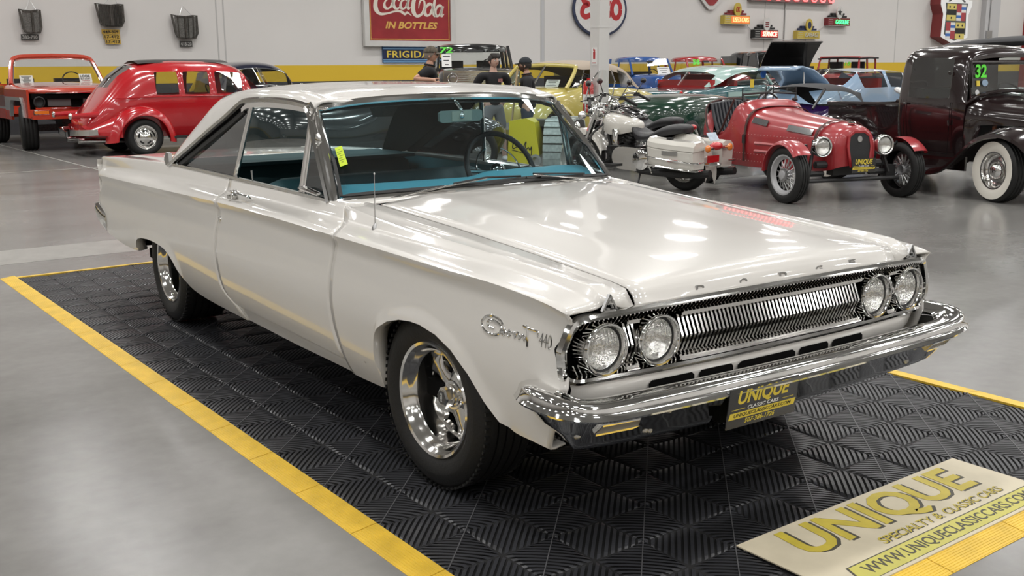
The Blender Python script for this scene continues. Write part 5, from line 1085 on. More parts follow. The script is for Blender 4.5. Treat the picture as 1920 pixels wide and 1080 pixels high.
# ---------------------------------------------------------------- generic rounded cars
def fat_sedan(name, label, X, m, wins='glc', split=True, rear=False):
    c = thing(name, label, 'car', X)
    st = [(-4.1, [(.5, .35), (.56, .45), (.52, .55), (.42, .62), (.3, .66), (0, .68)]), (-3.7, [(.7, .32), (.78, .5), (.76, .74), (.62, .92), (.4, .98), (0, 1.0)]), (-3.2, [(.74, .3), (.82, .55), (.82, .86), (.70, 1.14), (.44, 1.24), (0, 1.26)]),
          (-2.7, [(.76, .3), (.84, .55), (.84, .92), (.72, 1.38), (.46, 1.52), (0, 1.55)]), (-2.3, [(.76, .3), (.84, .55), (.84, .94), (.74, 1.40), (.5, 1.60), (0, 1.63)]), (-1.6, [(.76, .3), (.84, .55), (.84, .95), (.75, 1.41), (.52, 1.62), (0, 1.65)]),
          (-1.1, [(.76, .3), (.83, .55), (.83, .95), (.74, 1.40), (.52, 1.58), (0, 1.61)]), (-.92, [(.75, .3), (.82, .55), (.82, .96, -.80), (.70, 1.36, -.93), (.46, 1.46, -.95), (0, 1.49, -.97)]), (-.52, [(.72, .3), (.80, .55), (.78, .93), (.64, 1.06), (.42, 1.10), (0, 1.12)]),
          (.1, [(.52, .3), (.58, .55), (.58, .84), (.44, .98), (.26, 1.04), (0, 1.06)]), (.62, [(.34, .3), (.38, .5), (.38, .74), (.30, .88), (.16, .95), (0, .97)]), (.82, [(.2, .36), (.22, .5), (.22, .68), (.18, .78), (.1, .84), (0, .86)])]
    cut = {(4, 2), (5, 2), (7, 3), (7, 4), (3, 2), (2, 4), (7, 2)}
    cage('body', m, c, st, cut); panes('side_window', c, st, [(3, 2)], wins); panes('side_window', c, st, [(4, 2)], wins); panes('side_window', c, st, [(5, 2)], wins); panes('windscreen', c, st, [(7, 3), (7, 4)], wins, joined=True); panes('rear_window', c, st, [(2, 4)], 'gld', joined=True)
    b = MB()
    if split: b.tube([(-.54, 0, 1.13), (-.97, 0, 1.49)], .014, 6)
    pts = [(-.55, .62, 1.07), (-.90, .68, 1.33), (-.95, .46, 1.44), (-.97, 0, 1.48), (-.95, -.46, 1.44), (-.90, -.68, 1.33), (-.55, -.62, 1.07), (-.51, 0, 1.13)]
    b.tube(cr(pts, 3, True), .010, 5, closed=True); b.build('windscreen_trim', 'chrome', c)
    for s in (-1, 1):
        fender('rear_fender', m, c, -2.9, .33, .6, .94, [(200, .58), (150, .48), (90, .44), (30, .47), (-10, .55)], s, crown=.06); fender('front_fender', m, c, 0, .33, .45, .92, [(205, .9), (170, .62), (120, .50), (70, .48), (20, .50), (-10, .54)], s, crown=.08)
        wheel(c, -2.9, s*.72, .33, .18, .2, s, 'steel', name='rear_wheel'); wheel(c, 0, s*.72, .33, .18, .2, s, 'steel', name='front_wheel'); lamp(c, .42, s*.66, .76, .10)
        b = MB(); b.tube([(-.85, s*.82, 1.0), (-.8, s*.98, 1.06)], .012, 6); b.ball((-.8, s*1.0, 1.08), (.03, .07, .06), 6, 10); b.build('door_mirror', 'chrome', c)
    b = MB(); b.sweep(cr([(.7, -.8, .45), (.92, -.4, .45), (.98, 0, .45), (.92, .4, .45), (.7, .8, .45)], 4), [(-.02, -.06), (.02, 0), (-.02, .06)]); b.build('front_bumper', 'chrome', c)
    interior(c, -3, -.6, .65, .55); seat(c, -2.1, 0, 1.3, .6, 'leather', .5); steer(c, -1.2, .36, 1.0)
    return c
M['navypaint'] = paint('midnight blue paint', (.006, .009, .028), .2, 1.)
fat_sedan('blue_sedan', 'dark navy rounded sedan with split windscreen behind the red sedan', place(-18.9, 6.35, HA), 'navypaint')
# ---------------------------------------------------------------- black four wheel drive truck marked 72
def boxy(c, m, L0, L1, w, zb, zt, hz, ws, roof, rz, glassm='glc', side_w=True, rmat=None, bev=1):
    """upright truck: hood from ws to L1, cab from roof[0] to ws"""
    hood = [(ws, [(w*.96, zb), (w, zb+.25), (w*.98, hz-.06), (w*.85, hz), (0, hz+.03)]), (lerp(ws, L1, .5), [(w*.96, zb), (w, zb+.25), (w*.98, hz-.07), (w*.85, hz-.02), (0, hz+.01)]), (L1, [(w*.93, zb), (w*.97, zb+.25), (w*.95, hz-.10), (w*.82, hz-.05), (0, hz-.02)])]
    cage('nose', m, c, hood, (), 1, (0, 1))
    body = [(L0, [(w*.96, zb), (w, zb+.25), (w, hz-.04), (w*.96, hz), (0, hz)]), (lerp(L0, ws, .5), [(w*.96, zb), (w, zb+.25), (w, hz-.04), (w*.96, hz), (0, hz)]), (ws, [(w*.96, zb), (w, zb+.25), (w, hz-.04), (w*.96, hz), (0, hz)])]
    cage('body', m, c, body, {(0, 3), (1, 3)}, 1)
    top = rmat or m; x0, x1 = roof
    if top != 'none':
        rf = [(x0-.04, [(w*.92, rz-.13), (w*.90, rz-.01), (w*.5, rz+.04), (0, rz+.05)]), (lerp(x0, x1, .5), [(w*.92, rz-.12), (w*.90, rz), (w*.5, rz+.06), (0, rz+.07)]), (x1+.08, [(w*.92, rz-.13), (w*.90, rz-.03), (w*.5, rz+.02), (0, rz+.035)])]
        cage('roof', top, c, rf, (), 1)
    for s in (-1, 1):
        b = MB(); b.tube([(ws+.02, s*w*.93, hz-.02), (x1, s*w*.86, rz-.03)], .035, 8); b.build('screen_pillar', m, c)
        if top != 'none':
            b = MB(); b.tube([(x0, s*w*.95, hz-.02), (x0, s*w*.88, rz-.03)], .04, 8); b.tube([(lerp(x0, x1, .5), s*w*.95, hz-.02), (lerp(x0, x1, .5), s*w*.88, rz-.03)], .025, 8); b.build('rear_pillar', m, c)
            if side_w: b = MB(); b.add([(x0+.05, s*w*.95, hz), (ws-.06, s*w*.94, hz), (x1-.06, s*w*.88, rz-.05), (x0+.05, s*w*.88, rz-.05)], [(0, 1, 2, 3)]); b.build('side_window', glassm, c, smooth=0)
    b = MB(); b.add([(ws, -w*.90, hz), (ws, w*.90, hz), (x1, w*.84, rz-.03), (x1, -w*.84, rz-.03)], [(0, 1, 2, 3)]); b.build('windscreen', glassm, c, smooth=0)
    if top != 'none': b = MB(); b.add([(x0, -w*.86, hz), (x0, w*.86, hz), (x0, w*.82, rz-.04), (x0, -w*.82, rz-.04)], [(0, 1, 2, 3)]); b.build('rear_window', glassm, c, smooth=0)
def SX(x, y, z, tilt=0): return Matrix.Translation((x, y, z)) @ Matrix(((0, 0, 1, 0), (1, 0, 0, 0), (0, 1, 0, 0), (0, 0, 0, 1))) @ RX(tilt)
M['blackmaroon'] = paint('black maroon paint', (.014, .005, .006), .2, 1.)
c = thing('four_wheel_drive', 'black open four wheel drive truck marked 72 behind the standing men', 'truck', place(-15.75, 9.55, 333) @ Matrix.Scale(1.04, 4))
boxy(c, 'blackgloss', -3.0, .62, .84, .70, 1.2, 1.40, -.72, (-2.2, -.95), 1.86, 'glc', True, 'blackgloss')
b = MB(); b.box((.64, 0, 1.21), (.06, 1.50, .27)); b.build('grille_shell', 'polished', c, smooth=0)
b = MB()
for k in range(5): b.box((.675, 0, 1.12+.04*k), (.012, .92, .018))
b.build('grille_bars', 'steel', c, smooth=0)
for s in (-1, 1):
    lamp(c, .67, s*.57, 1.20, .10); wheel(c, 0, s*.72, .39, .26, .21, s, 'dark', 'iron', name='front_wheel'); wheel(c, -2.34, s*.72, .39, .26, .21, s, 'dark', 'iron', name='rear_wheel')
    fender('wheel_lip', 'blackgloss', c, 0, .42, .7, .88, [(180, .46), (90, .50), (0, .46)], s, drop=.05)
b = MB(); b.box((.86, 0, .56), (.12, 1.66, .13)); b.build('front_bumper', 'chrome', c, smooth=0)
b = MB(); b.box((.80, .3, .75), (.04, .06, .34)); b.box((.80, -.25, .75), (.04, .06, .34)); b.tube([(.86, -.25, .92), (.86, .3, .92)], .03, 8); b.build('brush_guard', 'black', c, smooth=0)
b = MB(); b.box((.3, 0, .5), (.8, .9, .34)); b.ball((.0, .2, .42), (.18, .22, .2), 8, 10); b.box((0, 0, .40), (.12, 1.3, .1)); b.build('axle_and_frame', 'engine', c, smooth=0)
o = dealer_plate(c, SX(.935, -.42, .50), .31, .155); 
sticker(c, '72', SX(-.80, -.58, 1.76, -22), .26, .13); card(c, SX(-.74, -.58, 1.55, -22), .20, .28, 'glc' if 0 else 'paper', 3)
b = MB(SX(-.84, .02, 1.74, -22)); b.box((0, 0, 0), (.34, .06, .01)); b.build('inside_mirror', 'black', c, smooth=0)
steer(c, -1.15, .38, 1.42, .19, 60); seat(c, -1.7, -.4, .5, 1.05, 'leather', .5); seat(c, -1.7, .4, .5, 1.05, 'leather', .5)
# ---------------------------------------------------------------- pale yellow convertible with tan top
M['cream_yel'] = paint('pale yellow paint', (.56, .47, .13), .25, 1.); M['tan'] = mat('tan canvas', (.36, .30, .24), .9, bump=(120, .15))
c = thing('yellow_convertible', 'pale yellow convertible with tan canvas top beside the white column', 'car', place(-12.1, 7.85, 285))
st = [(-4.35, [(.5, .40), (.56, .5), (.52, .6), (.42, .64), (.22, .66), (0, .67)]), (-4.0, [(.72, .34), (.78, .5), (.76, .72), (.62, .82), (.34, .86), (0, .87)]), (-3.5, [(.82, .3), (.88, .5), (.87, .84), (.74, .97), (.42, 1.0), (0, 1.01)]), (-3.0, [(.84, .3), (.90, .5), (.89, .92), (.80, 1.05), (.5, 1.08), (0, 1.09)]),
      (-2.4, [(.84, .3), (.90, .5), (.89, .97), (.84, 1.08), (.6, 1.08), (0, 1.08)]), (-1.6, [(.84, .3), (.90, .5), (.89, .99), (.84, 1.10), (.6, 1.1), (0, 1.1)]), (-1.0, [(.83, .3), (.89, .5), (.88, .99), (.82, 1.11), (.6, 1.11), (0, 1.12)]), (-.6, [(.80, .3), (.86, .5), (.85, .96), (.72, 1.08), (.46, 1.12), (0, 1.14)]),
      (.1, [(.60, .3), (.66, .5), (.66, .86), (.52, 1.0), (.3, 1.05), (0, 1.07)]), (.7, [(.46, .3), (.5, .5), (.5, .76), (.40, .9), (.2, .96), (0, .98)]), (.95, [(.3, .36), (.34, .5), (.34, .68), (.28, .8), (.15, .85), (0, .87)])]
KX = lambda L: [(-.6+(x+.6)*.72 if x > -.6 else x if x > -1 else -1-(-1-x)*.95, p) for x, p in L]; st = KX(st)
cage('body', 'cream_yel', c, st, {(4, 3), (4, 4), (5, 3), (5, 4)})
tp = [(-3.05, [(.70, 1.06), (.66, 1.10), (.4, 1.13), (0, 1.14)]), (-2.80, [(.72, 1.08), (.68, 1.30), (.42, 1.40), (0, 1.42)]), (-2.55, [(.74, 1.28), (.68, 1.42), (.44, 1.52), (0, 1.54)]), (-2.0, [(.74, 1.40), (.68, 1.50), (.46, 1.57), (0, 1.59)]), (-1.4, [(.73, 1.42), (.67, 1.51), (.46, 1.57), (0, 1.59)]), (-.98, [(.70, 1.40), (.64, 1.47), (.44, 1.52), (0, 1.54)])]
tp = KX(tp)
cage('soft_top', 'tan', c, tp, (), 2, (0, 0))
for s in (-1, 1):
    b = MB(); b.tube(cr([(-.60, s*.74, 1.09), (-.76, s*.73, 1.25), (-.93, s*.69, 1.42), (-.98, s*.6, 1.47), (-.98, 0, 1.50)], 4), .035, 8); b.build('screen_frame', 'cream_yel', c)
    b = MB(); b.tube([(-.98, s*.745, 1.11), (-1.13, s*.73, 1.40)], .012, 6); b.build('vent_bar', 'chrome', c)
    b = MB(); b.add([(-.72, s*.78, 1.12), (-1.0, s*.77, 1.12), (-1.12, s*.72, 1.40), (-.95, s*.71, 1.38)], [(0, 1, 2, 3)]); b.build('vent_glass', 'gl', c, smooth=0)
    b = MB(); b.add([(-2.19, s*.78, 1.10), (-2.63, s*.76, 1.09), (-2.43, s*.73, 1.33), (-2.14, s*.73, 1.41)], [(0, 1, 2, 3)]); b.build('quarter_glass', 'gld', c, smooth=0)
    fender('front_fender', 'cream_yel', c, -.12, .34, .5, .95, [(210, 1.0), (175, .66), (120, .52), (70, .50), (20, .52), (-10, .56)], s, crown=.09); fender('rear_fender', 'cream_yel', c, -2.95, .34, .6, .97, [(200, .62), (150, .52), (90, .44), (30, .50), (-5, .60)], s, crown=.08)
    wheel(c, -.12, s*.76, .34, .18, .2, s, 'steel', name='front_wheel', band=.6); wheel(c, -2.95, s*.76, .34, .18, .2, s, 'steel', name='rear_wheel', band=.6); lamp(c, .36, s*.66, .80, .10)
    b = MB(); b.tube([(-1.0, s*.905, .93), (-2.6, s*.915, .92)], .012, 6); b.build('side_moulding', 'chrome', c)
    b = MB(); b.ball((-1.02, s*.92, 1.02), (.015, .02, .07), 6, 8); b.tube([(-.75, s*.86, 1.10), (-.72, s*1.0, 1.16)], .012, 6); b.tube([(-.72+.06*math.cos(R(a)), s*1.0, 1.18+.06*math.sin(R(a))) for a in range(0, 360, 30)], .014, 6, closed=True); b.build('door_mirror', 'chrome', c)
b = MB(); b.add([(-.60, -.70, 1.12), (-.60, .70, 1.12), (-.96, .62, 1.46), (-.96, -.62, 1.46)], [(0, 1, 2, 3)]); b.build('windscreen', 'gl', c, smooth=0)
b = MB(); b.tube([(-.60, 0, 1.13), (-.97, 0, 1.49)], .018, 6); b.build('screen_bar', 'chrome', c)
b = MB(); b.box((.56, .0, .5), (.08, 1.5, .12)); b.build('front_bumper', 'chrome', c, smooth=0)
steer(c, -1.25, .38, 1.12, .2, 60); seat(c, -1.75, 0, 1.3, .8, 'leather', .5); card(c, SX(-.78, .30, 1.18, -30), .30, .14); 
b = MB(); b.box((-1.75, 0, 1.0), (1.4, 1.5, .02)); b.build('cabin_floor', 'void', c, smooth=0)
# ---------------------------------------------------------------- small yellow crawler with pale track pads
M['dozer'] = mat('bright yellow enamel', (.70, .60, .02), .35, coat=.5); M['pad'] = mat('pale rubber pads', (.40, .44, .42), .7, noise=(18, .3)); M['trackdark'] = mat('dark track', (.05, .05, .045), .6, noise=(20, .4))
c = thing('crawler_tractor', 'small yellow crawler machine with pale ribbed track behind the white car windscreen', 'tracked machine', place(-9.05, 6.42, 310) @ Matrix.Scale(.86, 4))
b = MB(); b.prism([(-.30, -.30), (.02, -.36), (.24, -.12), (.16, .40), (.02, .46), (-.26, .42)], .42, Matrix(((0, 0, 1, .10), (1, 0, 0, -.30), (0, 1, 0, .43), (0, 0, 0, 1)))); b.build('side_case', 'dozer', c, smooth=0)
X = Matrix(((0, 0, 1, .525), (1, 0, 0, -.34), (0, 1, 0, .44), (0, 0, 0, 1))) @ RZ(-8); b = MB(X)
stroke(b, [(-.16, .08), (-.16, -.05), (-.10, -.02), (-.11, .03), (-.05, -.03), (-.01, .02), (.0, -.05), (.05, .09), (.05, -.05), (.10, .0), (.13, -.04), (.15, .02), (.16, -.11), (.10, -.12)], [.008]*14, .001); stroke(b, [(-.17, -.08), (.02, -.10), (.14, -.14)], [.006]*3, .001); b.build('script_mark', 'black', c, smooth=0, merge=False)
b = MB(); b.lathe([(.10, 0), (.10, .02), (.06, .025), (.055, -.01), (.001, -.01)], 24, Matrix(((0, 0, 1, .53), (1, 0, 0, -.12), (0, 1, 0, .22), (0, 0, 0, 1)))); b.build('hub_ring', 'steel', c)
b = MB(); rows = []
lp = [(.46, .12), (.52, .30), (.50, .55), (.40, .78), (.2, .86), (-.4, .86), (-.62, .74), (-.70, .45), (-.6, .15), (-.4, .03), (.3, .03)]
LP = cr([(x, 0, z) for x, z in lp], 4, True); b.sweep([(p.x, .22, p.z) for p in LP], [(-.20, -.02), (-.20, .02), (.20, .02), (.20, -.02)], closed=True, up=(0, 0, 1) if 0 else (0, 1, 0)) if 0 else None
rows = [[(p.x*.94, y, .45+(p.z-.45)*.94) for p in LP] for y in (.0, .46)]; b.grid(rows, False, True); b.add(rows[0], [tuple(range(len(LP)))]); b.add(rows[1], [tuple(range(len(LP)))]); b.build('track_frame', 'trackdark', c, smooth=0)
tot = 0
for k in range(0, len(LP), 2):
    p, q = LP[k], LP[(k+1) % len(LP)]; d = (q-p).normalized(); ang = math.degrees(math.atan2(d.z, d.x)); b = MB(T(p.x, .23, p.z) @ RY(-ang)); b.box((0, 0, 0), (.105, .46, .05)); b.box((0, -.12, .03), (.03, .03, .02)); b.box((0, .12, .03), (.03, .03, .02)); b.build('track_pad', 'pad', c, smooth=0)
b = MB(); b.box((-.05, -.10, .80), (.5, .7, .10)); b.box((-.2, -.1, .5), (.5, .5, .5)); b.build('engine_box', 'trackdark', c, smooth=0)
# ---------------------------------------------------------------- pick-ups by the far wall
def pickup(name, label, X, m, num=None, cardb=False):
    c = thing(name, label, 'truck', X); boxy(c, m, -2.2, .8, .88, .5, 1.1, 1.22, -.62, (-1.75, -.85), 1.72, 'glc', True)
    for s in (-1, 1):
        b = MB(); b.box((-3.0, s*.80, .85), (1.9, .06, .5)); b.build('bed_side', m, c, smooth=0); wheel(c, 0, s*.76, .35, .2, .2, s, 'steel', name='front_wheel'); wheel(c, -2.9, s*.76, .35, .2, .2, s, 'steel', name='rear_wheel'); lamp(c, .83, s*.66, .88, .11)
        fender('front_fender', m, c, 0, .38, .6, .95, [(190, .52), (90, .52), (0, .56)], s, crown=.06)
    b = MB(); b.box((.82, 0, .86), (.06, .95, .28)); b.build('grille', 'chrome', c, smooth=0); b = MB(); b.box((.92, 0, .5), (.08, 1.7, .14)); b.build('front_bumper', 'chrome', c, smooth=0)
    b = MB(); b.box((-3.0, 0, .62), (1.9, 1.6, .05)); b.build('bed_floor', 'void', c, smooth=0); seat(c, -1.5, 0, 1.4, .8, 'leather', .5); steer(c, -1.0, .38, 1.2, .2, 60)
    b = MB(SX(-.76, .0, 1.60, -15)); b.box((0, 0, 0), (.26, .06, .01)); b.build('inside_mirror', 'black', c, smooth=0)
    if num: sticker(c, num, SX(-.66, -.50, 1.58, -18), .30, .17); card(c, SX(-.62, -.50, 1.38, -18), .18, .13, lines=2)
    if cardb: card(c, SX(-.60, .42, 1.33, -18), .5, .22, lines=3)
    return c
M['bluepaint'] = paint('blue paint', (.02, .085, .30), .22, 1.); M['pickred'] = paint('red truck paint', (.36, .012, .014), .22, 1.)
pickup('blue_pickup', 'blue pickup truck facing forward by the yellow wall stripe', place(-21.0, 19.75, HA-4), 'bluepaint', None, True)
pickup('red_pickup', 'red pickup truck with green number 58 on its windscreen', place(-20.6, 21.75, HA-4), 'pickred', '58')
# ---------------------------------------------------------------- teal and white 1950s hardtop seen from the tail
M['teal55'] = paint('teal paint', (.004, .085, .10), .2, 1.); M['mint'] = paint('pale mint paint', (.40, .56, .52), .25, 1.)
c = thing('teal_hardtop', 'teal hardtop with pale mint roof seen from its tail', 'car', place(-14.55, 16.65, 100+HA) )
st = [(-4.25, [(.80, .45), (.86, .6), (.86, .84), (.80, .95), (.4, .92), (0, .91)]), (-4.0, [(.84, .36), (.90, .6), (.90, .88), (.82, .98), (.4, .96), (0, .96)]), (-3.2, [(.86, .32), (.92, .6), (.92, .92), (.80, 1.0), (.4, 1.0), (0, 1.01)]), (-2.6, [(.86, .3), (.92, .6), (.92, .94), (.84, 1.03), (.5, 1.03), (0, 1.03)]), (-1.0, [(.86, .3), (.92, .6), (.92, .95), (.84, 1.04), (.5, 1.04), (0, 1.04)]),
      (-.6, [(.86, .3), (.91, .6), (.91, .93), (.80, 1.01), (.5, 1.05), (0, 1.06)]), (.5, [(.84, .3), (.9, .6), (.9, .88), (.78, .96), (.5, 1.0), (0, 1.01)]), (.85, [(.8, .36), (.86, .55), (.86, .78), (.74, .86), (.4, .88), (0, .89)])]
cage('body', 'teal55', c, st, {(3, 3), (3, 4)})
rf = [(-3.18, [(.66, 1.01), (.62, 1.03), (.4, 1.05), (0, 1.06)]), (-2.80, [(.74, 1.05), (.66, 1.26), (.42, 1.33), (0, 1.35)]), (-2.50, [(.76, 1.22), (.66, 1.36), (.44, 1.43), (0, 1.45)]), (-1.8, [(.74, 1.34), (.66, 1.42), (.44, 1.47), (0, 1.49)]), (-1.0, [(.72, 1.34), (.64, 1.41), (.42, 1.45), (0, 1.47)])]
cage('roof', 'mint', c, rf, {(0, 1), (0, 2)}, 2, (0, 0)); panes('rear_window', c, rf, [(0, 1), (0, 2)], 'gl', joined=True)
for s in (-1, 1):
    b = MB(); b.add([(-2.6, s*.79, 1.05), (-.72, s*.78, 1.06), (-.98, s*.70, 1.38), (-2.3, s*.72, 1.36)], [(0, 1, 2, 3)]); b.build('side_window', 'gl', c, smooth=0); b = MB(); b.tube([(-.62, s*.77, 1.05), (-.98, s*.68, 1.41)], .03, 8); b.build('screen_pillar', 'mint', c)
    b = MB(); b.tube([(-4.18, s*.80, .92), (-4.32, s*.82, .90)], [.07, .055], 12); o = b.build('tail_lamp', 'chrome', c); b = MB(); b.ball((-4.32, s*.82, .90), (.04, .045, .06), 8, 10); b.build('tail_lens', 'tail', o)
    wheel(c, 0, s*.78, .34, .18, .2, s, 'steel', name='front_wheel', band=.6); wheel(c, -2.95, s*.78, .34, .18, .2, s, 'steel', name='rear_wheel', band=.6)
    b = MB(); b.box((-1.6, s*.925, .86), (2.2, .012, .10)); b.build('side_flash', 'mint', c, smooth=0)
b = MB(); b.add([(-.6, -.74, 1.06), (-.6, .74, 1.06), (-.98, .64, 1.40), (-.98, -.64, 1.40)], [(0, 1, 2, 3)]); b.build('windscreen', 'gl', c, smooth=0)
b = MB(); b.box((-4.33, 0, .55), (.1, 1.75, .14)); b.build('rear_bumper', 'chrome', c, smooth=0)
M['redseat'] = mat('red upholstery', (.42, .02, .02), .5); seat(c, -2.0, 0, 1.4, .75, 'redseat', .52); seat(c, -2.9, 0, 1.4, .75, 'redseat', .42); b = MB(); b.box((-1.8, 0, .8), (2.4, 1.6, .02)); b.build('cabin_floor', 'redseat', c, smooth=0)
# pale blue sedan beyond the roadster
M['paleblue'] = paint('pale blue paint', (.25, .36, .50), .25, 1.)
c = thing('pale_blue_sedan', 'pale blue low two door sedan in front of the red jeep', 'car', place(-10.6, 13.45, 278))
st = [(-4.1, [(.6, .4), (.66, .55), (.62, .74), (.4, .82), (0, .84)]), (-3.6, [(.76, .3), (.84, .55), (.82, .88), (.5, 1.0), (0, 1.03)]), (-3.1, [(.78, .3), (.86, .55), (.84, .98), (.62, 1.20), (0, 1.25)]), (-2.75, [(.78, .3), (.86, .55), (.84, 1.02), (.66, 1.32), (0, 1.39)]), (-2.05, [(.78, .3), (.86, .55), (.84, 1.03), (.68, 1.34), (0, 1.43)]), (-1.93, [(.78, .3), (.86, .55), (.84, 1.03), (.68, 1.34), (0, 1.43)]), (-1.0, [(.78, .3), (.86, .55), (.84, 1.03), (.67, 1.32), (0, 1.40)]), (-.55, [(.77, .3), (.85, .55), (.83, 1.02), (.66, 1.08), (0, 1.13)]), (.4, [(.7, .3), (.78, .55), (.76, .84), (.5, .94), (0, .97)]), (.85, [(.5, .36), (.56, .5), (.54, .68), (.36, .76), (0, .78)])]
cage('body', 'paleblue', c, st, {(3, 2), (5, 2), (6, 3), (2, 3)}); panes('side_window', c, st, [(3, 2)], 'glc'); panes('side_window', c, st, [(5, 2)], 'glc'); panes('windscreen', c, st, [(6, 3)], 'gl', joined=True); panes('rear_window', c, st, [(2, 3)], 'gl', joined=True)
for s in (-1, 1): wheel(c, 0, s*.74, .33, .18, .2, s, 'steel', name='front_wheel'); wheel(c, -2.8, s*.74, .33, .18, .2, s, 'steel', name='rear_wheel')
seat(c, -1.9, 0, 1.3, .7, 'redseat', .5); b = MB(); b.box((-1.7, 0, .95), (2.2, 1.3, .02)); b.build('cabin_floor', 'redseat', c, smooth=0)
b = MB(); b.sweep([(-2.75, -.70, 1.345), (-2.0, -.71, 1.36), (-1.0, -.70, 1.34), (-.6, -.69, 1.10)], [(-.008, -.008), (.008, .0), (-.008, .008)]); b.build('drip_moulding', 'paleblue', c)
b = MB(); b.grid([[(x, y*k, z) for x, z, k in ((-.40, .98, 1.1), (-.1, 1.18, 1.1), (.25, 1.36, 1.0), (.55, 1.42, .9), (.72, 1.36, .8))] for y in (-.5, -.25, 0, .25, .5)]); b.build('raised_hood', 'paleblue', c, smooth=60, solid=.03, merge=False)
b = MB(); b.tube([(.35, .35, 1.34), (.45, .45, .85)], .012, 6); b.build('hood_prop', 'steel', c); b = MB(T(.62, -.34, 1.31) @ RY(20) @ RX(90)); b.prism(ell(.09, .08, 10), .01); b.build('hood_sticker', 'bluepaint' if 0 else cols['b'], c, smooth=0)
# ---------------------------------------------------------------- dark pickup with raised hood
M['darkgrey'] = paint('dark grey paint', (.022, .024, .026), .25, 1.)
c = thing('dark_pickup', 'black pickup with canopy and its hood raised near the neon signs', 'truck', place(-20.3, 24.6, 335)); 
boxy(c, 'darkgrey', -4.2, .9, .92, .6, 1.2, 1.28, -.7, (-2.2, -1.05), 1.90, 'gld', True)
cn = [(-4.2, [(.9, 1.25), (.88, 1.86), (.8, 1.94), (0, 1.98)]), (-2.3, [(.9, 1.25), (.88, 1.86), (.8, 1.94), (0, 1.98)])]; cage('canopy', 'darkgrey', c, cn, (), 1)
for s in (-1, 1):
    b = MB(); b.box((-3.2, s*.91, 1.58), (1.5, .02, .42)); b.build('canopy_window', 'gld', c, smooth=0); wheel(c, 0, s*.8, .38, .26, .2, s, 'dark', 'iron', name='front_wheel'); wheel(c, -3.3, s*.8, .38, .26, .2, s, 'dark', 'iron', name='rear_wheel')
    b = MB(); b.box((-.75, s*1.02, 1.36), (.08, .18, .14)); b.build('door_mirror', 'black', c, smooth=0)
b = MB(); b.grid([[(x, y, z) for x, z in ((-.62, 1.30), (-.25, 1.72), (.30, 2.18), (.36, 2.16))] for y in (-.86, -.5, 0, .5, .86)]); b.build('hood', 'blackgloss', c, smooth=0, solid=.04, merge=False)
b = MB(); b.box((.1, 0, 1.27), (1.2, 1.4, .06)); b.box((.2, .2, 1.32), (.5, .4, .1)); b.build('engine', 'engine', c, smooth=0)
# red truck nose with a chrome-lettered tailgate beside it, seen low between the cars
c = thing('red_tailgate_truck', 'red truck end with pale lettering between the black hood and pale blue car', 'truck', place(-15.4, 19.2, HA))
cage('body', 'blackgloss', c, [(-2.6, [(.6, .5), (.66, .7), (.66, .98), (.5, 1.06), (0, 1.08)]), (-.4, [(.7, .5), (.76, .7), (.76, 1.06), (.62, 1.14), (0, 1.16)]), (0, [(.66, .5), (.72, .7), (.72, 1.04), (.60, 1.12), (0, 1.14)])], (), 1)
b = MB(); b.box((.03, 0, .86), (.06, 1.36, .18)); b.build('red_panel', 'pickred', c, smooth=0); b = MB(SX(.07, 0, 1.05)); b.text('GARY BO', 1.0, .12, None, .01, 0, .02); b.build('lettering', 'paper', c, smooth=0)
for s in (-1, 1): lamp(c, .06, s*.5, .80, .09); wheel(c, -.5, s*.7, .34, .2, .2, s, 'steel', name='front_wheel'); wheel(c, -2.3, s*.7, .34, .2, .2, s, 'steel', name='rear_wheel')
# ---------------------------------------------------------------- red jeep with black canvas roof
c = thing('red_jeep', 'red open jeep with black canvas roof by the yellow wall stripe', 'jeep', place(-20.7, 27.1, 290))
M['jeepred'] = paint('jeep red', (.40, .02, .02), .3, 1.)
boxy(c, 'jeepred', -2.7, .4, .78, .55, 1.05, 1.18, -.62, (-2.5, -.80), 1.74, 'glc', False, 'none')
b = MB(); b.grid([[(x, y, 1.76-.05*abs(y)-(.03 if x > -1 else 0)) for y in (-.76, -.4, 0, .4, .76)] for x in (-2.75, -1.7, -.72)]); b.build('canvas_roof', 'tee', c, smooth=60, solid=.05, merge=False)
b = MB()
for s in (-1, 1):
    b.tube(cr([(-2.6, s*.70, 1.15), (-2.62, s*.68, 1.6), (-2.5, s*.66, 1.70), (-1.7, s*.66, 1.71), (-.85, s*.68, 1.69)], 4), .035, 8); b.tube([(-1.7, s*.70, 1.15), (-1.68, s*.66, 1.71)], .035, 8)
b.tube([(-1.68, -.66, 1.71), (-1.68, .66, 1.71)], .035, 8); b.tube([(-.66, -.72, 1.2), (-.82, -.68, 1.72), (-.82, .68, 1.72), (-.66, .72, 1.2)], .035, 8); b.build('roll_cage', 'jeepred', c)
for s in (-1, 1): wheel(c, 0, s*.72, .38, .24, .2, s, 'dark', 'iron', name='front_wheel'); wheel(c, -2.2, s*.72, .38, .24, .2, s, 'dark', 'iron', name='rear_wheel'); seat(c, -1.6, s*.38, .45, .95, 'leather', .62)
sticker(c, '18', SX(-.74, .3, 1.5, -15), .2, .14)
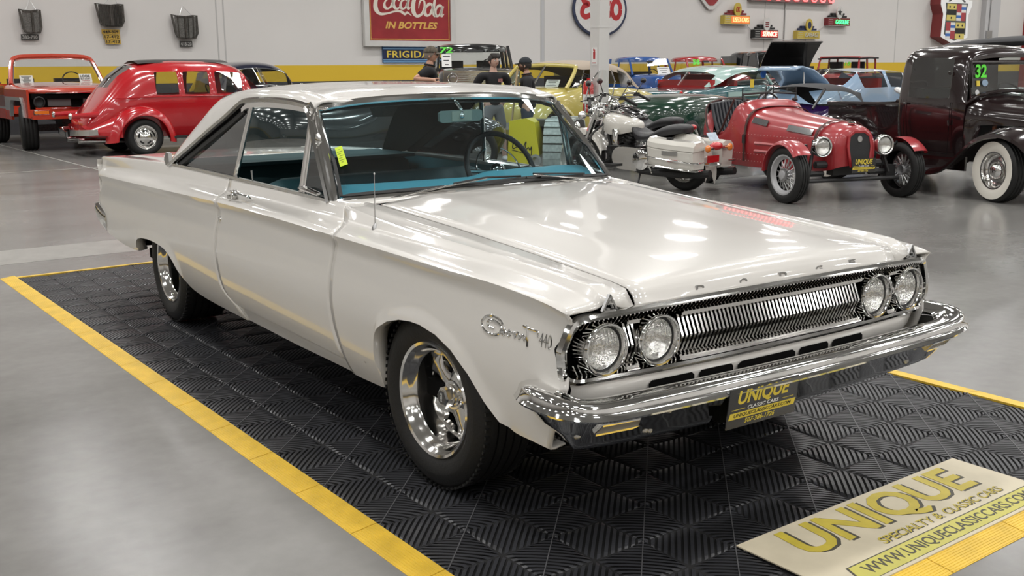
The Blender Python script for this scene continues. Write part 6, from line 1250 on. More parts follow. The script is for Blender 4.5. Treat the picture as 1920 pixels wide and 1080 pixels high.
# ---------------------------------------------------------------- purple roadster with black top
M['purple'] = paint('deep purple paint', (.022, .006, .06), .2, 1.); M['softblack'] = mat('black soft top', (.035, .035, .038), .8, bump=(60, .2))
c = thing('purple_roadster', 'deep purple roadster with black soft top behind the red racing car', 'car', place(-7.75, 9.45, 265) @ Matrix.Diagonal((.76, .95, 1.0, 1.0)))
st = [(-3.0, [(.5, .4), (.56, .52), (.5, .62), (0, .66)]), (-2.6, [(.68, .28), (.74, .52), (.66, .76), (0, .84)]), (-1.9, [(.7, .26), (.77, .52), (.70, .84), (0, .88)]), (-.9, [(.7, .26), (.77, .52), (.70, .86), (0, .9)]), (-.4, [(.68, .26), (.75, .5), (.62, .82), (0, .9)]), (.6, [(.56, .28), (.62, .46), (.5, .66), (0, .74)])]
cage('body', 'purple', c, st, {(2, 2)})
tp = [(-1.98, [(.58, .84), (.50, .86), (0, .88)]), (-1.78, [(.62, .90), (.56, 1.06), (0, 1.10)]), (-1.48, [(.63, 1.06), (.56, 1.17), (0, 1.21)]), (-1.05, [(.62, 1.10), (.54, 1.18), (0, 1.21)]), (-.78, [(.60, 1.08), (.52, 1.13), (0, 1.16)])]
cage('soft_top', 'softblack', c, tp, {(0, 1)}, 2, (0, 0)); panes('rear_window', c, tp, [(0, 1)], 'glc', joined=True)
for s in (-1, 1):
    b = MB(); b.tube([(-.42, s*.62, .84), (-.78, s*.58, 1.12)], .022, 8); b.build('screen_pillar', 'blackgloss', c); b = MB(); b.add([(-.5, s*.66, .88), (-1.4, s*.66, .88), (-1.4, s*.62, 1.08), (-.78, s*.61, 1.08)], [(0, 1, 2, 3)]); b.build('side_window', 'glc', c, smooth=0)
    wheel(c, 0, s*.62, .31, .2, .2, s, 'slot', name='front_wheel'); wheel(c, -2.3, s*.64, .31, .24, .2, s, 'slot', name='rear_wheel')
# ---------------------------------------------------------------- dark green car, long fender between the motorcycles
M['darkgreen'] = paint('dark green paint', (.004, .035, .018), .2, 1.)
c = thing('green_car', 'dark green car with long rounded hood behind the motorcycles', 'car', place(-10.2, 10.75, 110))
st = [(-2.6, [(.6, .3), (.66, .55), (.62, .86), (.4, .95), (0, .98)]), (-1.6, [(.7, .3), (.76, .55), (.72, .94), (.5, 1.02), (0, 1.04)]), (-.6, [(.7, .3), (.76, .55), (.72, .92), (.48, 1.0), (0, 1.02)]), (.3, [(.62, .3), (.68, .52), (.62, .82), (.4, .90), (0, .92)]), (.75, [(.4, .36), (.46, .5), (.42, .68), (.26, .74), (0, .76)])]
cage('body', 'darkgreen', c, st)
for s in (-1, 1): wheel(c, 0, s*.62, .32, .18, .2, s, 'steel', name='front_wheel'); wheel(c, -2.1, s*.62, .32, .18, .2, s, 'steel', name='rear_wheel'); lamp(c, .55, s*.4, .66, .07)
# ---------------------------------------------------------------- touring car with black folded canvas top behind the pickup
c = thing('touring_car', 'tall touring car with black canvas top behind the black pickup cab', 'car', place(-4.25, 13.7, 350))
M['tourbody'] = paint('dark touring paint', (.02, .012, .012), .25, 1.)
cage('body', 'tourbody', c, [(-3.6, [(.6, .5), (.66, .7), (.64, 1.05), (0, 1.1)]), (-1.0, [(.72, .5), (.78, .7), (.76, 1.12), (0, 1.14)]), (0, [(.5, .5), (.54, .7), (.5, 1.05), (0, 1.12)]), (.4, [(.36, .55), (.4, .7), (.36, 1.0), (0, 1.06)])], (), 1)
tp = [(-3.7, [(.74, 1.72), (.68, 1.80), (0, 1.83)]), (-2.8, [(.74, 1.78), (.68, 1.86), (0, 1.90)]), (-1.8, [(.74, 1.82), (.68, 1.90), (0, 1.94)]), (-.9, [(.72, 1.76), (.66, 1.83), (0, 1.86)])]
cage('canvas_top', 'softblack', c, tp, (), 2)
for s in (-1, 1):
    b = MB(); b.tube([(-3.5, s*.68, 1.05), (-3.5, s*.70, 1.76)], .02, 6); b.tube([(-.9, s*.70, 1.1), (-1.0, s*.70, 1.8)], .02, 6); b.build('top_post', 'iron', c); wheel(c, 0, s*.68, .38, .13, .28, s, 'spoke', 'tourbody', name='front_wheel'); wheel(c, -2.9, s*.68, .38, .13, .28, s, 'spoke', 'tourbody', name='rear_wheel'); lamp(c, .5, s*.4, .95, .10)
# ---------------------------------------------------------------- low black coupe parked beyond the white car, seen through its windows
c = thing('black_coupe', 'low black coupe seen through the side windows of the white car', 'car', place(-9.85, 5.15, HA+90)); KB = lambda L: [(x*.86, p) for x, p in L]
st = [(-3.6, [(.7, .36), (.8, .55), (.78, .92), (.5, 1.0), (0, 1.02)]), (-3.1, [(.78, .26), (.88, .5), (.86, .96), (.6, 1.06), (0, 1.08)]), (-2.5, [(.80, .24), (.90, .5), (.86, .86), (.62, 1.08), (0, 1.12)]), (-1.9, [(.80, .24), (.90, .5), (.87, .86), (.62, 1.22), (0, 1.265)]), (-1.2, [(.80, .24), (.90, .5), (.87, .86), (.62, 1.22), (0, 1.27)]), (-.55, [(.80, .24), (.90, .5), (.86, .85), (.74, .93), (0, .96)]), (.4, [(.76, .26), (.86, .5), (.80, .76), (.6, .82), (0, .84)]), (.9, [(.5, .34), (.6, .46), (.54, .62), (.4, .66), (0, .67)])]
st = KB(st)
cage('body', 'blackgloss', c, st, {(3, 2), (4, 3)}); panes('side_window', c, st, [(3, 2)], 'gld'); panes('windscreen', c, st, [(4, 3)], 'gld', joined=True)
for s in (-1, 1): wheel(c, 0, s*.76, .33, .2, .2, s, 'slot', name='front_wheel'); wheel(c, -2.35, s*.76, .33, .22, .2, s, 'slot', name='rear_wheel')
b = MB(); b.tube(cr([(-1.73, -.60, 1.13), (-1.37, -.64, 1.235), (-.86, -.63, 1.235), (-.45, -.72, .97)], 4), .010, 5); b.build('roof_moulding', 'chrome', c); seat(c, -1.35, -.36, .5, .5, 'leather', .5)
# ---------------------------------------------------------------- black 1930s pickup, right side towards the camera
M['pickblack'] = paint('black cherry paint', (.013, .006, .0065), .16, 1.); M['wood'] = mat('brown wood', (.16, .085, .035), .55, noise=(6, .3)); M['vinyl'] = mat('white vinyl', (.66, .66, .66), .4)
c = thing('black_pickup', 'black 1930s pickup with whitewall tyres and green number 32 at right edge', 'truck', place(-3.29, 8.2, -12) @ T(0, .66, 0))
st = [(-1.62, [(.62, .42), (.66, .70), (.68, 1.00), (.66, 1.08), (.62, 1.50), (.50, 1.62), (0, 1.655)]), (-1.58, [(.66, .42), (.70, .70), (.72, 1.00), (.70, 1.08), (.66, 1.53), (.54, 1.655), (0, 1.69)]),
      (-1.42, [(.66, .42), (.71, .70), (.73, 1.00), (.71, 1.08), (.67, 1.54), (.55, 1.67), (0, 1.705)]), (-.80, [(.65, .42), (.69, .70), (.71, 1.00), (.69, 1.08), (.65, 1.53), (.53, 1.66), (0, 1.695)]),
      (-.66, [(.63, .42), (.67, .70), (.69, 1.00), (.66, 1.08), (.62, 1.50), (.5, 1.60), (0, 1.63)]), (-.60, [(.62, .42), (.66, .70), (.67, 1.00, -.58), (.64, 1.08, -.58), (.59, 1.46, -.66), (.48, 1.52, -.66), (0, 1.545, -.66)])]
cage('cab', 'pickblack', c, st, {(2, 3)}, 2, (1, 0)); panes('side_window', c, st, [(2, 3)], 'gl')
b = MB(); b.add([(-.60, -.57, 1.10), (-.60, .57, 1.10), (-.655, .53, 1.47), (-.655, -.53, 1.47)], [(0, 1, 2, 3)]); b.build('windscreen', 'gl', c, smooth=0)
b = MB(); b.tube(cr([(-.595, -.60, 1.09), (-.655, -.56, 1.48), (-.655, .56, 1.48), (-.595, .60, 1.09)], 1), .026, 8, closed=True); b.build('windscreen_frame', 'pickblack', c)
hd = [(-.64, [(.64, .50), (.67, .8), (.66, 1.0), (.56, 1.10), (.3, 1.14), (0, 1.155)]), (-.52, [(.60, .5), (.62, .8), (.61, .98), (.50, 1.07), (.26, 1.11), (0, 1.125)]), (-.46, [(.54, .76), (.55, .80), (.54, .95), (.44, 1.04), (.22, 1.08), (0, 1.095)]), (.1, [(.38, .76), (.39, .80), (.385, .90), (.32, .98), (.16, 1.02), (0, 1.035)]), (.46, [(.25, .76), (.26, .79), (.26, .85), (.22, .93), (.11, .97), (0, .985)])]
cage('hood', 'pickblack', c, hd, {(2, 0), (3, 0)}, 2, (0, 0))
b = MB(); b.tube(cr([(-.60, -.66, 1.02), (-.56, -.5, 1.115), (-.55, -.25, 1.155), (-.55, 0, 1.165), (-.55, .25, 1.155), (-.56, .5, 1.115), (-.60, .66, 1.02)], 4), .022, 8); b.build('cowl_bead', 'pickblack', c)
b = MB(); b.box((-.02, 0, .60), (.9, .46, .36)); rnd = random.Random(3)
for k in range(26): b.cyl((rnd.uniform(-.42, .36), rnd.uniform(-.3, .3), rnd.uniform(.5, .74)), (rnd.uniform(-.42, .36), rnd.uniform(-.3, .3), rnd.uniform(.6, .86)), rnd.uniform(.012, .04))
b.build('engine', 'engine', c, smooth=30)
for s in (-1, 1):
    b = MB(); b.tube([(.02-.38, s*.42, .90), (.02-.38, s*.43, .66)], .012, 6); b.box((-.36, s*.44, .74), (.04, .02, .09)); b.build('hood_strap', mat('brown leather strap', (.20, .07, .03), .5), c)
b = MB(); gs = [(.48, [(.24, .44), (.26, .6), (.25, .85), (.20, .94), (0, .97)]), (.56, [(.20, .42), (.22, .6), (.20, .84), (.15, .91), (0, .94)])]; cage('grille_shell', 'pickblack', c, gs, (), 1)
for s in (-1, 1):
    # long front wing sweeping back into the running board
    rows = []
    pts = [(.52, .44), (.44, .58), (.30, .69), (.12, .745), (-.08, .73), (-.26, .66), (-.42, .53), (-.56, .40), (-.72, .31), (-.90, .275)]
    P = cr([(x, 0, z) for x, z in pts], 4)
    for i, p in enumerate(P):
        t = i/(len(P)-1); yi = interp(t, [0, .3, .6, 1], [.34, .36, .44, .62]); yo = interp(t, [0, .25, 1], [.80, .86, .88]); cr_ = interp(t, [0, .2, .7, 1], [.03, .06, .045, .015])
        rows.append([(p.x, s*yi, p.z+.0), (p.x, s*lerp(yi, yo, .35), p.z+cr_), (p.x, s*lerp(yi, yo, .7), p.z+cr_*.9), (p.x-.0, s*yo, p.z-.01), (p.x, s*(yo+.006), p.z-.05), (p.x, s*(yo-.02), p.z-.06)])
    b = MB(); b.grid(rows); b.build('front_fender', 'pickblack', c, smooth=50, merge=False)
    b = MB(); b.box((-1.4, s*.76, .262), (1.05, .25, .03)); b.build('running_board', mat('ribbed rubber', (.03, .03, .032), .5), c, smooth=0)
    b = MB(); b.box((-1.2, s*.62, .36), (1.3, .03, .16)); b.build('splash_apron', 'pickblack', c, smooth=0)
    fender('rear_fender', 'pickblack', c, -2.68, .36, .60, .90, [(200, .46), (150, .44), (90, .43), (40, .44), (-5, .46)], s, crown=.05)
    wheel(c, 0, s*.70, .34, .20, .20, s, 'steel', 'polished', .78, 'front_wheel', -8, .05); wheel(c, -2.68, s*.72, .35, .22, .20, s, 'steel', 'polished', .78, 'rear_wheel')
    b = MB(); b.tube([(.28, s*.36, .80), (.33, s*.42, .84)], .02, 6); b.build('lamp_bracket', 'iron', c); lamp(c, .36, s*.44, .86, .10)
    b = MB(); b.box((-2.32, s*.56, .78), (1.34, .04, .38)); b.tube([(-2.99, s*.58, .97), (-1.65, s*.58, .985)], .028, 8); b.box((-2.32, s*.585, .90), (1.30, .012, .02)); b.box((-2.32, s*.585, .66), (1.30, .012, .02)); b.build('bed_side', 'pickblack', c, smooth=40)
    b = MB(); b.box((-1.30, s*.695, 1.02), (.10, .02, .03)); b.tube([(-1.50, s*.70, 1.015), (-1.40, s*.755, 1.015)], .012, 6); b.build('door_handle', 'chrome', c, smooth=0)
    b = MB(); b.tube([(-.76, s*.70, 1.04), (-.76, s*.712, .98), (-.76, s*.70, .46), (-1.44, s*.715, .46), (-1.44, s*.735, 1.0)], .004, 4); b.build('door_gap', 'void', c)
    b = MB(); b.tube([(-.76, s*.712, .78), (-.76, s*.722, .84)], .014, 6); b.tube([(-.80, s*.70, 1.35), (-.80, s*.72, 1.38)], .014, 6); b.build('door_hinge', 'pickblack', c)
b = MB(); b.box((-2.32, 0, .60), (1.34, 1.1, .04)); b.box((-2.98, 0, .78), (.04, 1.12, .38)); b.build('bed_floor', 'pickblack', c, smooth=0)
b = MB(); b.box((-1.2, 0, .50), (1.0, 1.1, .1)); b.build('cab_floor', 'void', c, smooth=0); seat(c, -1.35, 0, 1.1, .68, 'leather', .5); steer(c, -.85, .32, 1.10, .19, 50)
sticker(c, '32', SX(-.628, -.43, 1.385, -8), .17, .15)
b = MB(SX(-.612, -.47, 1.25, -8)); b.box((0, 0, 0), (.05, .06, .003)); b.build('yellow_label', 'yellow', c, smooth=0); b = MB(SX(-.612, -.37, 1.255, -8)); b.prism(ell(.045, .038, 12), .003); b.build('blue_label', 'paleblue', c, smooth=0); b = MB(SX(-.607, -.48, 1.15, -8)); b.prism(ell(.03, .03, 12), .003); b.build('round_label', 'vinyl', c, smooth=0)
card(c, SX(-.607, .30, 1.24, -8), .05, .11, lines=5)
X = c.matrix_world
tb = thing('vinyl_tube', 'bent white padded vinyl tube lying in the black pickup bed', 'padded tube', X @ T(-2.2, .1, .62))
b = MB(); b.tube(cr([(-.62, .30, .52), (-.45, .30, .46), (-.28, .28, .42), (.0, .22, .47), (.45, .1, .66)], 5), [.045]+[.055]*19+[.045], 10, flat=.7); b.build('padded_tube', 'vinyl', tb)
wb = thing('wooden_board', 'brown wooden board standing in the black pickup bed behind the white tube', 'board', X @ T(-1.86, .25, .62))
b = MB(); b.prism([(-.30, 0), (.18, 0), (.18, .60), (-.02, .50), (-.22, .30)], .03, RX(90)); b.build('board', 'wood', wb, smooth=0)
# ---------------------------------------------------------------- red racing special
M['racered'] = paint('red aluminium paint', (.34, .022, .028), .34, .6, coatr=.12, noise=(9, .10)); M['strap'] = mat('brown leather', (.06, .022, .018), .55); M['rivet'] = mat('pale rivets', (.55, .30, .28), .5); M['blackpad'] = mat('black padding', (.022, .024, .030), .38)
c = thing('racing_car', 'small red open racing car with cycle wings and spoked wheels', 'car', place(-4.42, 7.03, -15.6))
#   nose, hood, scuttle hump and open cockpit with tail
st = [(-2.60, [(.26, .36), (.32, .46), (.33, .66), (.28, .86), (.16, .95), (0, .97)]), (-2.42, [(.38, .29), (.44, .45), (.44, .70), (.40, .92), (.26, 1.02), (0, 1.03)]), (-2.22, [(.42, .27), (.47, .40), (.47, .54), (.45, .60), (.40, .62), (0, .62)]),
      (-1.80, [(.43, .27), (.48, .42), (.48, .60), (.45, .68), (.41, .72), (0, .72)]), (-1.66, [(.43, .27), (.48, .45), (.485, .76), (.46, .98), (.40, 1.09), (0, 1.10)]), (-1.46, [(.43, .27), (.48, .45), (.48, .74), (.43, .94), (.34, 1.04), (0, 1.06)]), (-1.37, [(.43, .27), (.475, .45), (.47, .72), (.40, .885), (.25, .945), (0, .965)]),
      (-.9, [(.40, .28), (.43, .45), (.43, .68), (.36, .84), (.20, .905), (0, .925)]), (-.1, [(.31, .31), (.335, .45), (.335, .64), (.28, .78), (.15, .845), (0, .86)]), (.10, [(.265, .34), (.285, .46), (.285, .62), (.235, .755), (.13, .815), (0, .83)]), (.20, [(.21, .40), (.23, .48), (.225, .60), (.185, .72), (.10, .775), (0, .79)])]
cage('body', 'racered', c, st, {(2, 4), (1, 4), (2, 3)}, 2)
b = MB(); 
for s in (-1, 1): pass
rows = []
for i in range(13):      # upright padded seat back, black and fluted
    y = lerp(-.36, .36, i/12); rows.append([(-1.80, y, .44), (-2.06, y, .48), (-2.26+.015*(i % 2), y, .76), (-2.36+.015*(i % 2), y, 1.02-.3*y*y), (-2.44, y, 1.03-.3*y*y), (-2.44, y, .6)])
b.grid(rows); b.build('seat_back', 'blackpad', c, smooth=30, merge=False)
b = MB()
for i in range(16): y = -.36+.048*i; b.tube([(-2.07, y, .50), (-2.245, y, .76), (-2.345, y, 1.015-.3*y*y)], .022, 6)
b.build('seat_flutes', 'blackpad', c)
b = MB(); b.box((-1.9, 0, .36), (.7, .72, .06)); b.build('cockpit_floor', 'void', c, smooth=0); steer(c, -1.78, .12, .98, .16, 70)
b = MB(); b.tube(cr([(-1.70, -.42, 1.06), (-1.78, -.465, .86), (-1.92, -.475, .66), (-2.10, -.475, .61), (-2.27, -.46, .70), (-2.40, -.40, .94), (-2.44, -.2, 1.03), (-2.45, 0, 1.045), (-2.44, .2, 1.03), (-2.40, .40, .94), (-2.27, .46, .70), (-2.10, .475, .61), (-1.92, .475, .66), (-1.78, .465, .86), (-1.70, .42, 1.06)], 4), .014, 6); b.build('cockpit_rim', 'strap', c)
for s in (-1, 1):
    b = MB(); b.tube([(-1.58, s*.05, 1.14), (-1.58, s*.38, 1.12)], .014, 6); b.tube([(-1.58, s*.05, 1.06), (-1.58, s*.05, 1.22)], .008, 5); b.tube([(-1.58, s*.38, 1.04), (-1.58, s*.38, 1.20)], .008, 5); b.tube([(-1.55, s*.36, 1.04), (-1.58, s*.37, 1.11)], [.028, .008], 6); b.build('aero_screen_frame', 'iron', c); b = MB(); b.box((-1.59, s*.21, 1.165), (.006, .32, .08)); b.build('aero_screen', 'glc', c, smooth=0)
    # dark louvre panels along the hood shoulder
    for x0, x1 in ((-1.26, -.98), (-.62, -.20)):
        b = MB(); f = lambda x: interp(x, [-1.38, -.9, -.1], [.405, .365, .285]); g_ = lambda x: interp(x, [-1.38, -.9, -.1], [.875, .82, .76])
        b.grid([[(x, s*(f(x)+.004), g_(x)), (x, s*(f(x)+.036), g_(x)-.065)] for x in [lerp(x0, x1, i/6) for i in range(7)]]); b.build('louvre_panel', 'blackgloss', c, smooth=0, solid=.006)
    b = MB(); 
    for zf in (.56, .47):
        b.sweep([(x, s*(interp(x, [-1.2, -.3], [.465, .365])), zf) for x in (-1.15, -.75, -.35)], [(-.008, -.02), (.008, 0), (-.008, .02)])
    b.build('louvre_ribs', 'racered', c, smooth=0)
    b = MB()
    for zr in (.66, .43, .345):
        for k in range(34):
            x = -2.2+.058*k; b.ball((x, s*(interp(x, [-2.3, -1.6, -1.3, -.1], [.455, .472, .468, .335])+(-.012 if zr < .4 else .0)), zr), .0055, 4, 5)
    for x in (-1.62, -1.72):
        for k in range(14): b.ball((x, s*.474, .36+.035*k), .0055, 4, 5)
    b.build('rivets', 'rivet', c)
    for x, (w0, w1) in ((-1.34, (.475, .40)), (-.12, (.34, .285))):
        b = MB(); zt = interp(x, [-1.38, -.9, -.1], [.985, .925, .86]); ys = w0
        b.sweep(cr([(x, s*(ys+.006), .34 if x < -1 else .56), (x, s*(ys+.008), .62), (x, s*(w1+.022), zt-.10), (x, s*(w1*.62), zt-.012), (x, 0, zt+.006)], 4), [(-.02, -.003), (-.02, .003), (.02, .003), (.02, -.003)], up=(0, s, .6)); b.build('hood_strap', 'strap', c, smooth=0); b = MB(); b.box((x, s*(ys+.015), .60), (.05, .015, .10)); b.build('strap_buckle', 'iron', c, smooth=0)
    fender('cycle_wing', 'racered', c, 0, .31, .66, .86, [(178, .36), (150, .36), (90, .355), (60, .355), (38, .36)], s, drop=.035, crown=.012)
    b = MB(); b.tube([(-.05, s*.60, .55), (-.05, s*.70, .62)], .014, 6); b.tube([(0, s*.30, .30), (0, s*.62, .30)], .03, 8); b.tube([(-.05, s*.5, .22), (-.04, s*.52, .62)], .028, 8); b.tube([(.06, s*.52, .30), (-.02, s*.42, .66)], .02, 8); b.box((0, s*.56, .31), (.1, .12, .12)); b.tube([(-.3, s*.32, .36), (0, s*.5, .30)], .022, 6); b.build('front_suspension', 'iron', c)
    wheel(c, 0, s*.745, .305, .155, .215, s, 'spoke', mat('painted rim', (.42, .42, .43), .4, .2), name='front_wheel', steer=3, dish=.03); lamp(c, .13, s*.40, .60, .105)
    b = MB(); b.tube([(.02, s*.40, .60), (-.02, s*.32, .50)], .016, 6); b.build('lamp_bracket', 'iron', c); wheel(c, -2.15, s*.50, .30, .13, .21, s, 'spoke', 'steel', name='rear_wheel')
b = MB(); b.tube([(.10, -.62, .235), (.10, .62, .235)], .022, 8); b.tube([(.02, -.42, .40), (.02, .42, .40)], .04, 8); b.box((.0, 0, .36), (.12, .42, .16)); b.build('axle_beam', 'iron', c)
b = MB(); gp = [(-.105, .40), (.105, .40), (.135, .60), (.12, .70), (.06, .745), (-.06, .745), (-.12, .70), (-.135, .60)]; X = Matrix(((-.12, -.12 if 0 else 0, 1, .222), (1, 0, 0, 0), (0, 1, .0, 0), (0, 0, 0, 1))); X = Matrix(((0, -.10, 1, .262), (1, 0, 0, 0), (0, 1, 0, 0), (0, 0, 0, 1)))
b.prism(gp, .012, X); b.build('radiator_grille', mat('black wire mesh', (.015, .016, .017), .5, bump=(300, .8)), c, smooth=0)
b = MB(); k = [(x*1.09, .575+(y-.575)*1.06) for x, y in gp]; b.sweep([tuple(X @ Vector((x, y, .006))) for x, y in k], [(-.012, -.008), (-.012, .010), (.012, .010), (.012, -.008)], closed=True, up=(1, 0, 0)); b.build('grille_surround', 'racered', c, smooth=0)
b = MB(); b.prism(ell(.03, .034, 16), .006, X @ T(0, .68, .012)); b.build('grille_badge', 'steel', c, smooth=0); b = MB(); b.lathe([(.04, 0), (.045, .012), (.03, .03), (.001, .034)], 16, T(.06, 0, .832)); b.build('radiator_cap', 'chrome', c)
dealer_plate(c, SX(.275, .02, .40), .30, .155)
b = MB(); b.box((-1.60, -.24, 1.25), (.004, .05, .10)); b.build('yellow_tag', 'yellow', c, smooth=0)
# ---------------------------------------------------------------- motorcycles
M['bikewhite'] = paint('white bike paint', (.62, .60, .55), .2, 1.); M['bikeblack'] = paint('black bike paint', (.008, .008, .009), .2, 1.)
def motorcycle(name, label, X, m, full=True):
    c = thing(name, label, 'motorcycle', X)
    def spun(x, R_, w, nm):
        root = bpy.data.objects.new(nm, None); COL.objects.link(root); root.parent = c; root.matrix_local = T(x, 0, R_) @ RX(90)
        b = MB(); h = w/2; rr = R_-.10; b.lathe([(rr, -h*.7), (R_-.05, -h), (R_-.012, -h*.75), (R_, -h*.3), (R_, h*.3), (R_-.012, h*.75), (R_-.05, h), (rr, h*.7)], 40); b.build('tyre', 'rubber', root, smooth=50)
        b = MB(); b.lathe([(rr+.005, -h*.7), (rr-.02, -h*.5), (rr-.02, h*.5), (rr+.005, h*.7)], 40)
        for q in range(9): b.box((rr*.5, 0, 0), (rr, .022, .02), RZ(40*q))
        b.lathe([(.06, -.06), (.065, 0), (.06, .06)], 20); b.build('rim', 'polished', root, smooth=40)
        b = MB(); b.lathe([(.14, h*.9), (.14, h*.95), (.06, h*.95)], 24); b.build('brake_disc', 'steel', root, smooth=0)
    spun(0, .315, .14, 'rear_wheel'); spun(1.60, .325, .12, 'front_wheel')
    fk = [(1.52, .35), (1.30, .92)]
    b = MB()
    for s in (-1, 1): b.tube([(1.60, s*.11, .33), (1.31, s*.11, .92)], .03, 8); b.tube([(1.44, s*.115, .64), (1.33, s*.115, .88)], .04, 8)
    b.build('fork', 'chrome', c)
    rows = []
    for i in range(15):
        a = R(lerp(-35 if full else 15, 165, i/14)); r = .37; cx_, cz = 1.60, .325; rows.append([(cx_+r*math.cos(a)*(1 if abs(y) < .06 else .97), y, cz+r*math.sin(a)*(1 if abs(y) < .06 else .97)-(.07 if abs(y) > .08 else 0)) for y in (-.095, -.08, -.045, 0, .045, .08, .095)])
    b = MB(); b.grid(rows); b.build('front_fender', m, c, smooth=60, merge=False)
    rows = []
    for i in range(15):
        a = R(lerp(25, 200, i/14)); r = .365; rows.append([(r*math.cos(a), y, .315+r*math.sin(a)-(.09 if abs(y) > .09 else 0)) for y in (-.11, -.095, -.05, 0, .05, .095, .11)])
    b = MB(); b.grid(rows); b.build('rear_fender', m, c, smooth=60, merge=False)
    tk = [(.66, [(.05, .70), (.08, .73), (.07, .78), (0, .80)]), (.80, [(.12, .66), (.155, .74), (.12, .83), (0, .855)]), (1.0, [(.155, .62), (.195, .74), (.15, .87), (0, .90)]), (1.14, [(.15, .64), (.18, .76), (.13, .88), (0, .915)]), (1.25, [(.08, .72), (.10, .79), (.07, .86), (0, .885)])]
    cage('fuel_tank', m, c, tk)
    b = MB(); b.grid([[(x, y, z+.012-.9*y*y) for y in (-.055, 0, .055)] for x, z in ((.80, .845), (.92, .88), (1.05, .905), (1.15, .91))]); b.lathe([(.045, 0), (.05, .012), (.02, .02), (.001, .02)], 16, T(1.02, 0, .905)); b.build('tank_console', 'chrome', c, smooth=50)
    sp = [(-.06, [(.11, .69), (.14, .73), (.11, .775), (0, .785)]), (.10, [(.14, .67), (.17, .73), (.13, .79), (0, .80)]), (.30, [(.15, .63), (.18, .69), (.14, .755), (0, .765)]), (.42, [(.16, .57), (.20, .625), (.16, .665), (0, .66)]), (.58, [(.16, .55), (.20, .61), (.16, .655), (0, .65)]), (.72, [(.11, .60), (.16, .68), (.12, .745), (0, .76)]), (.80, [(.05, .70), (.08, .75), (.05, .79), (0, .80)])]
    cage('seat', 'leather', c, sp)
    b = MB(); 
    for q, tl in ((.80, 18), (1.04, -22)):
        Xc = T(.92, 0, .42) @ RY(tl)
        b.lathe([(.07, .10), (.085, .11), (.085, .13), (.07, .135), (.07, .15), (.088, .155), (.088, .175), (.07, .18), (.07, .195), (.09, .2), (.09, .22), (.07, .225), (.075, .26), (.05, .29), (.001, .295)], 20, Xc)
    b.box((.92, 0, .40), (.46, .22, .18)); b.lathe([(.12, -.16), (.13, -.14), (.13, .16), (.11, .19), (.001, .20)], 24, T(.86, 0, .38) @ RX(-90 if 0 else 90)); b.build('engine', 'engine', c)
    b = MB()
    pc = [(.30, .30), (.42, .20), (.70, .20), (.86, .22), (.94, .34), (.88, .46), (.70, .48), (.44, .46), (.30, .40)]
    Xp = Matrix(((1, 0, 0, 0), (0, 0, 1, .17), (0, 1, 0, .02), (0, 0, 0, 1))); b.prism([(p.x, p.z) for p in cr([(x, 0, z) for x, z in pc], 3, True)], .09, Xp); b.lathe([(.13, 0), (.125, .03), (.09, .045), (.001, .05)], 24, T(.46, .26, .36) @ RX(-90)); b.build('primary_cover', 'chrome', c, smooth=40)
    b = MB(); b.ball((.92, -.20, .62), (.10, .07, .09), 10, 14); b.build('air_cleaner', 'chrome', c); b = MB(); b.tube([(.95, .18, .70), (.93, .20, .60), (.93, .20, .52)], .045, 12); b.build('horn', 'chrome', c)
    for s in (-1, 1):
        b = MB(); b.tube(cr([(.9, s*.12, .45), (.7, s*.2, .26), (.3, s*.24, .22), (-.2, s*.25, .22), (-.52, s*.25, .25)], 4), [.03]*6+[.045]*11, 10); b.build('exhaust_pipe', 'black' if full else 'chrome', c)
        b = MB(); b.box((1.02, s*.30, .27), (.34, .13, .03)); b.tube([(1.1, s*.12, .3), (1.1, s*.30, .27)], .015, 6); b.build('footboard', 'black', c, smooth=0)
    b = MB(); b.tube([(1.22, 0, .84), (.86, 0, .62), (.4, 0, .60), (.1, 0, .60)], .03, 8); b.tube([(1.24, 0, .84), (1.12, .0, .24), (.3, 0, .22), (0, .1, .315)], .03, 8); b.tube([(.0, -.12, .315), (.4, -.14, .62)], .025, 6); b.tube([(.0, .12, .315), (.4, .14, .62)], .025, 6); b.build('frame', 'black', c)
    hb = [(1.16, .44, .99), (1.24, .34, 1.06), (1.32, .18, 1.08), (1.30, .06, 1.00), (1.30, -.06, 1.00), (1.32, -.18, 1.08), (1.24, -.34, 1.06), (1.16, -.44, .99)]
    b = MB(); b.tube(cr(hb, 4), .014, 8); b.build('handlebar', 'chrome', c)
    for s in (-1, 1):
        b = MB(); b.tube([(1.24, s*.335, 1.06), (1.13, s*.47, .97)], .02, 8); b.box((1.25, s*.31, 1.065), (.06, .07, .05)); b.tube([(1.28, s*.32, 1.06), (1.28, s*.46, 1.04)], .007, 5); b.build('grip', 'black', c)
        b = MB(); b.tube([(1.26, s*.30, 1.08), (1.22, s*.38, 1.22)], .007, 5); b.ball((1.21, s*.40, 1.26), (.016, .055, .04), 8, 12); b.build('mirror', 'blackgloss', c)
    headlamp(c, T(1.48, 0, .90) @ RY(90) @ RZ(90), .09)
    b = MB(); b.ball((1.40, 0, .90), (.10, .10, .10), 8, 12); b.build('headlamp_shell', 'chrome', c)
    for s in (-1, 1):
        b = MB(); b.ball((1.45, s*.24, .86), (.055, .055, .055), 8, 12); b.tube([(1.38, s*.10, .85), (1.43, s*.22, .86)], .014, 6); b.build('passing_lamp', 'chrome', c)
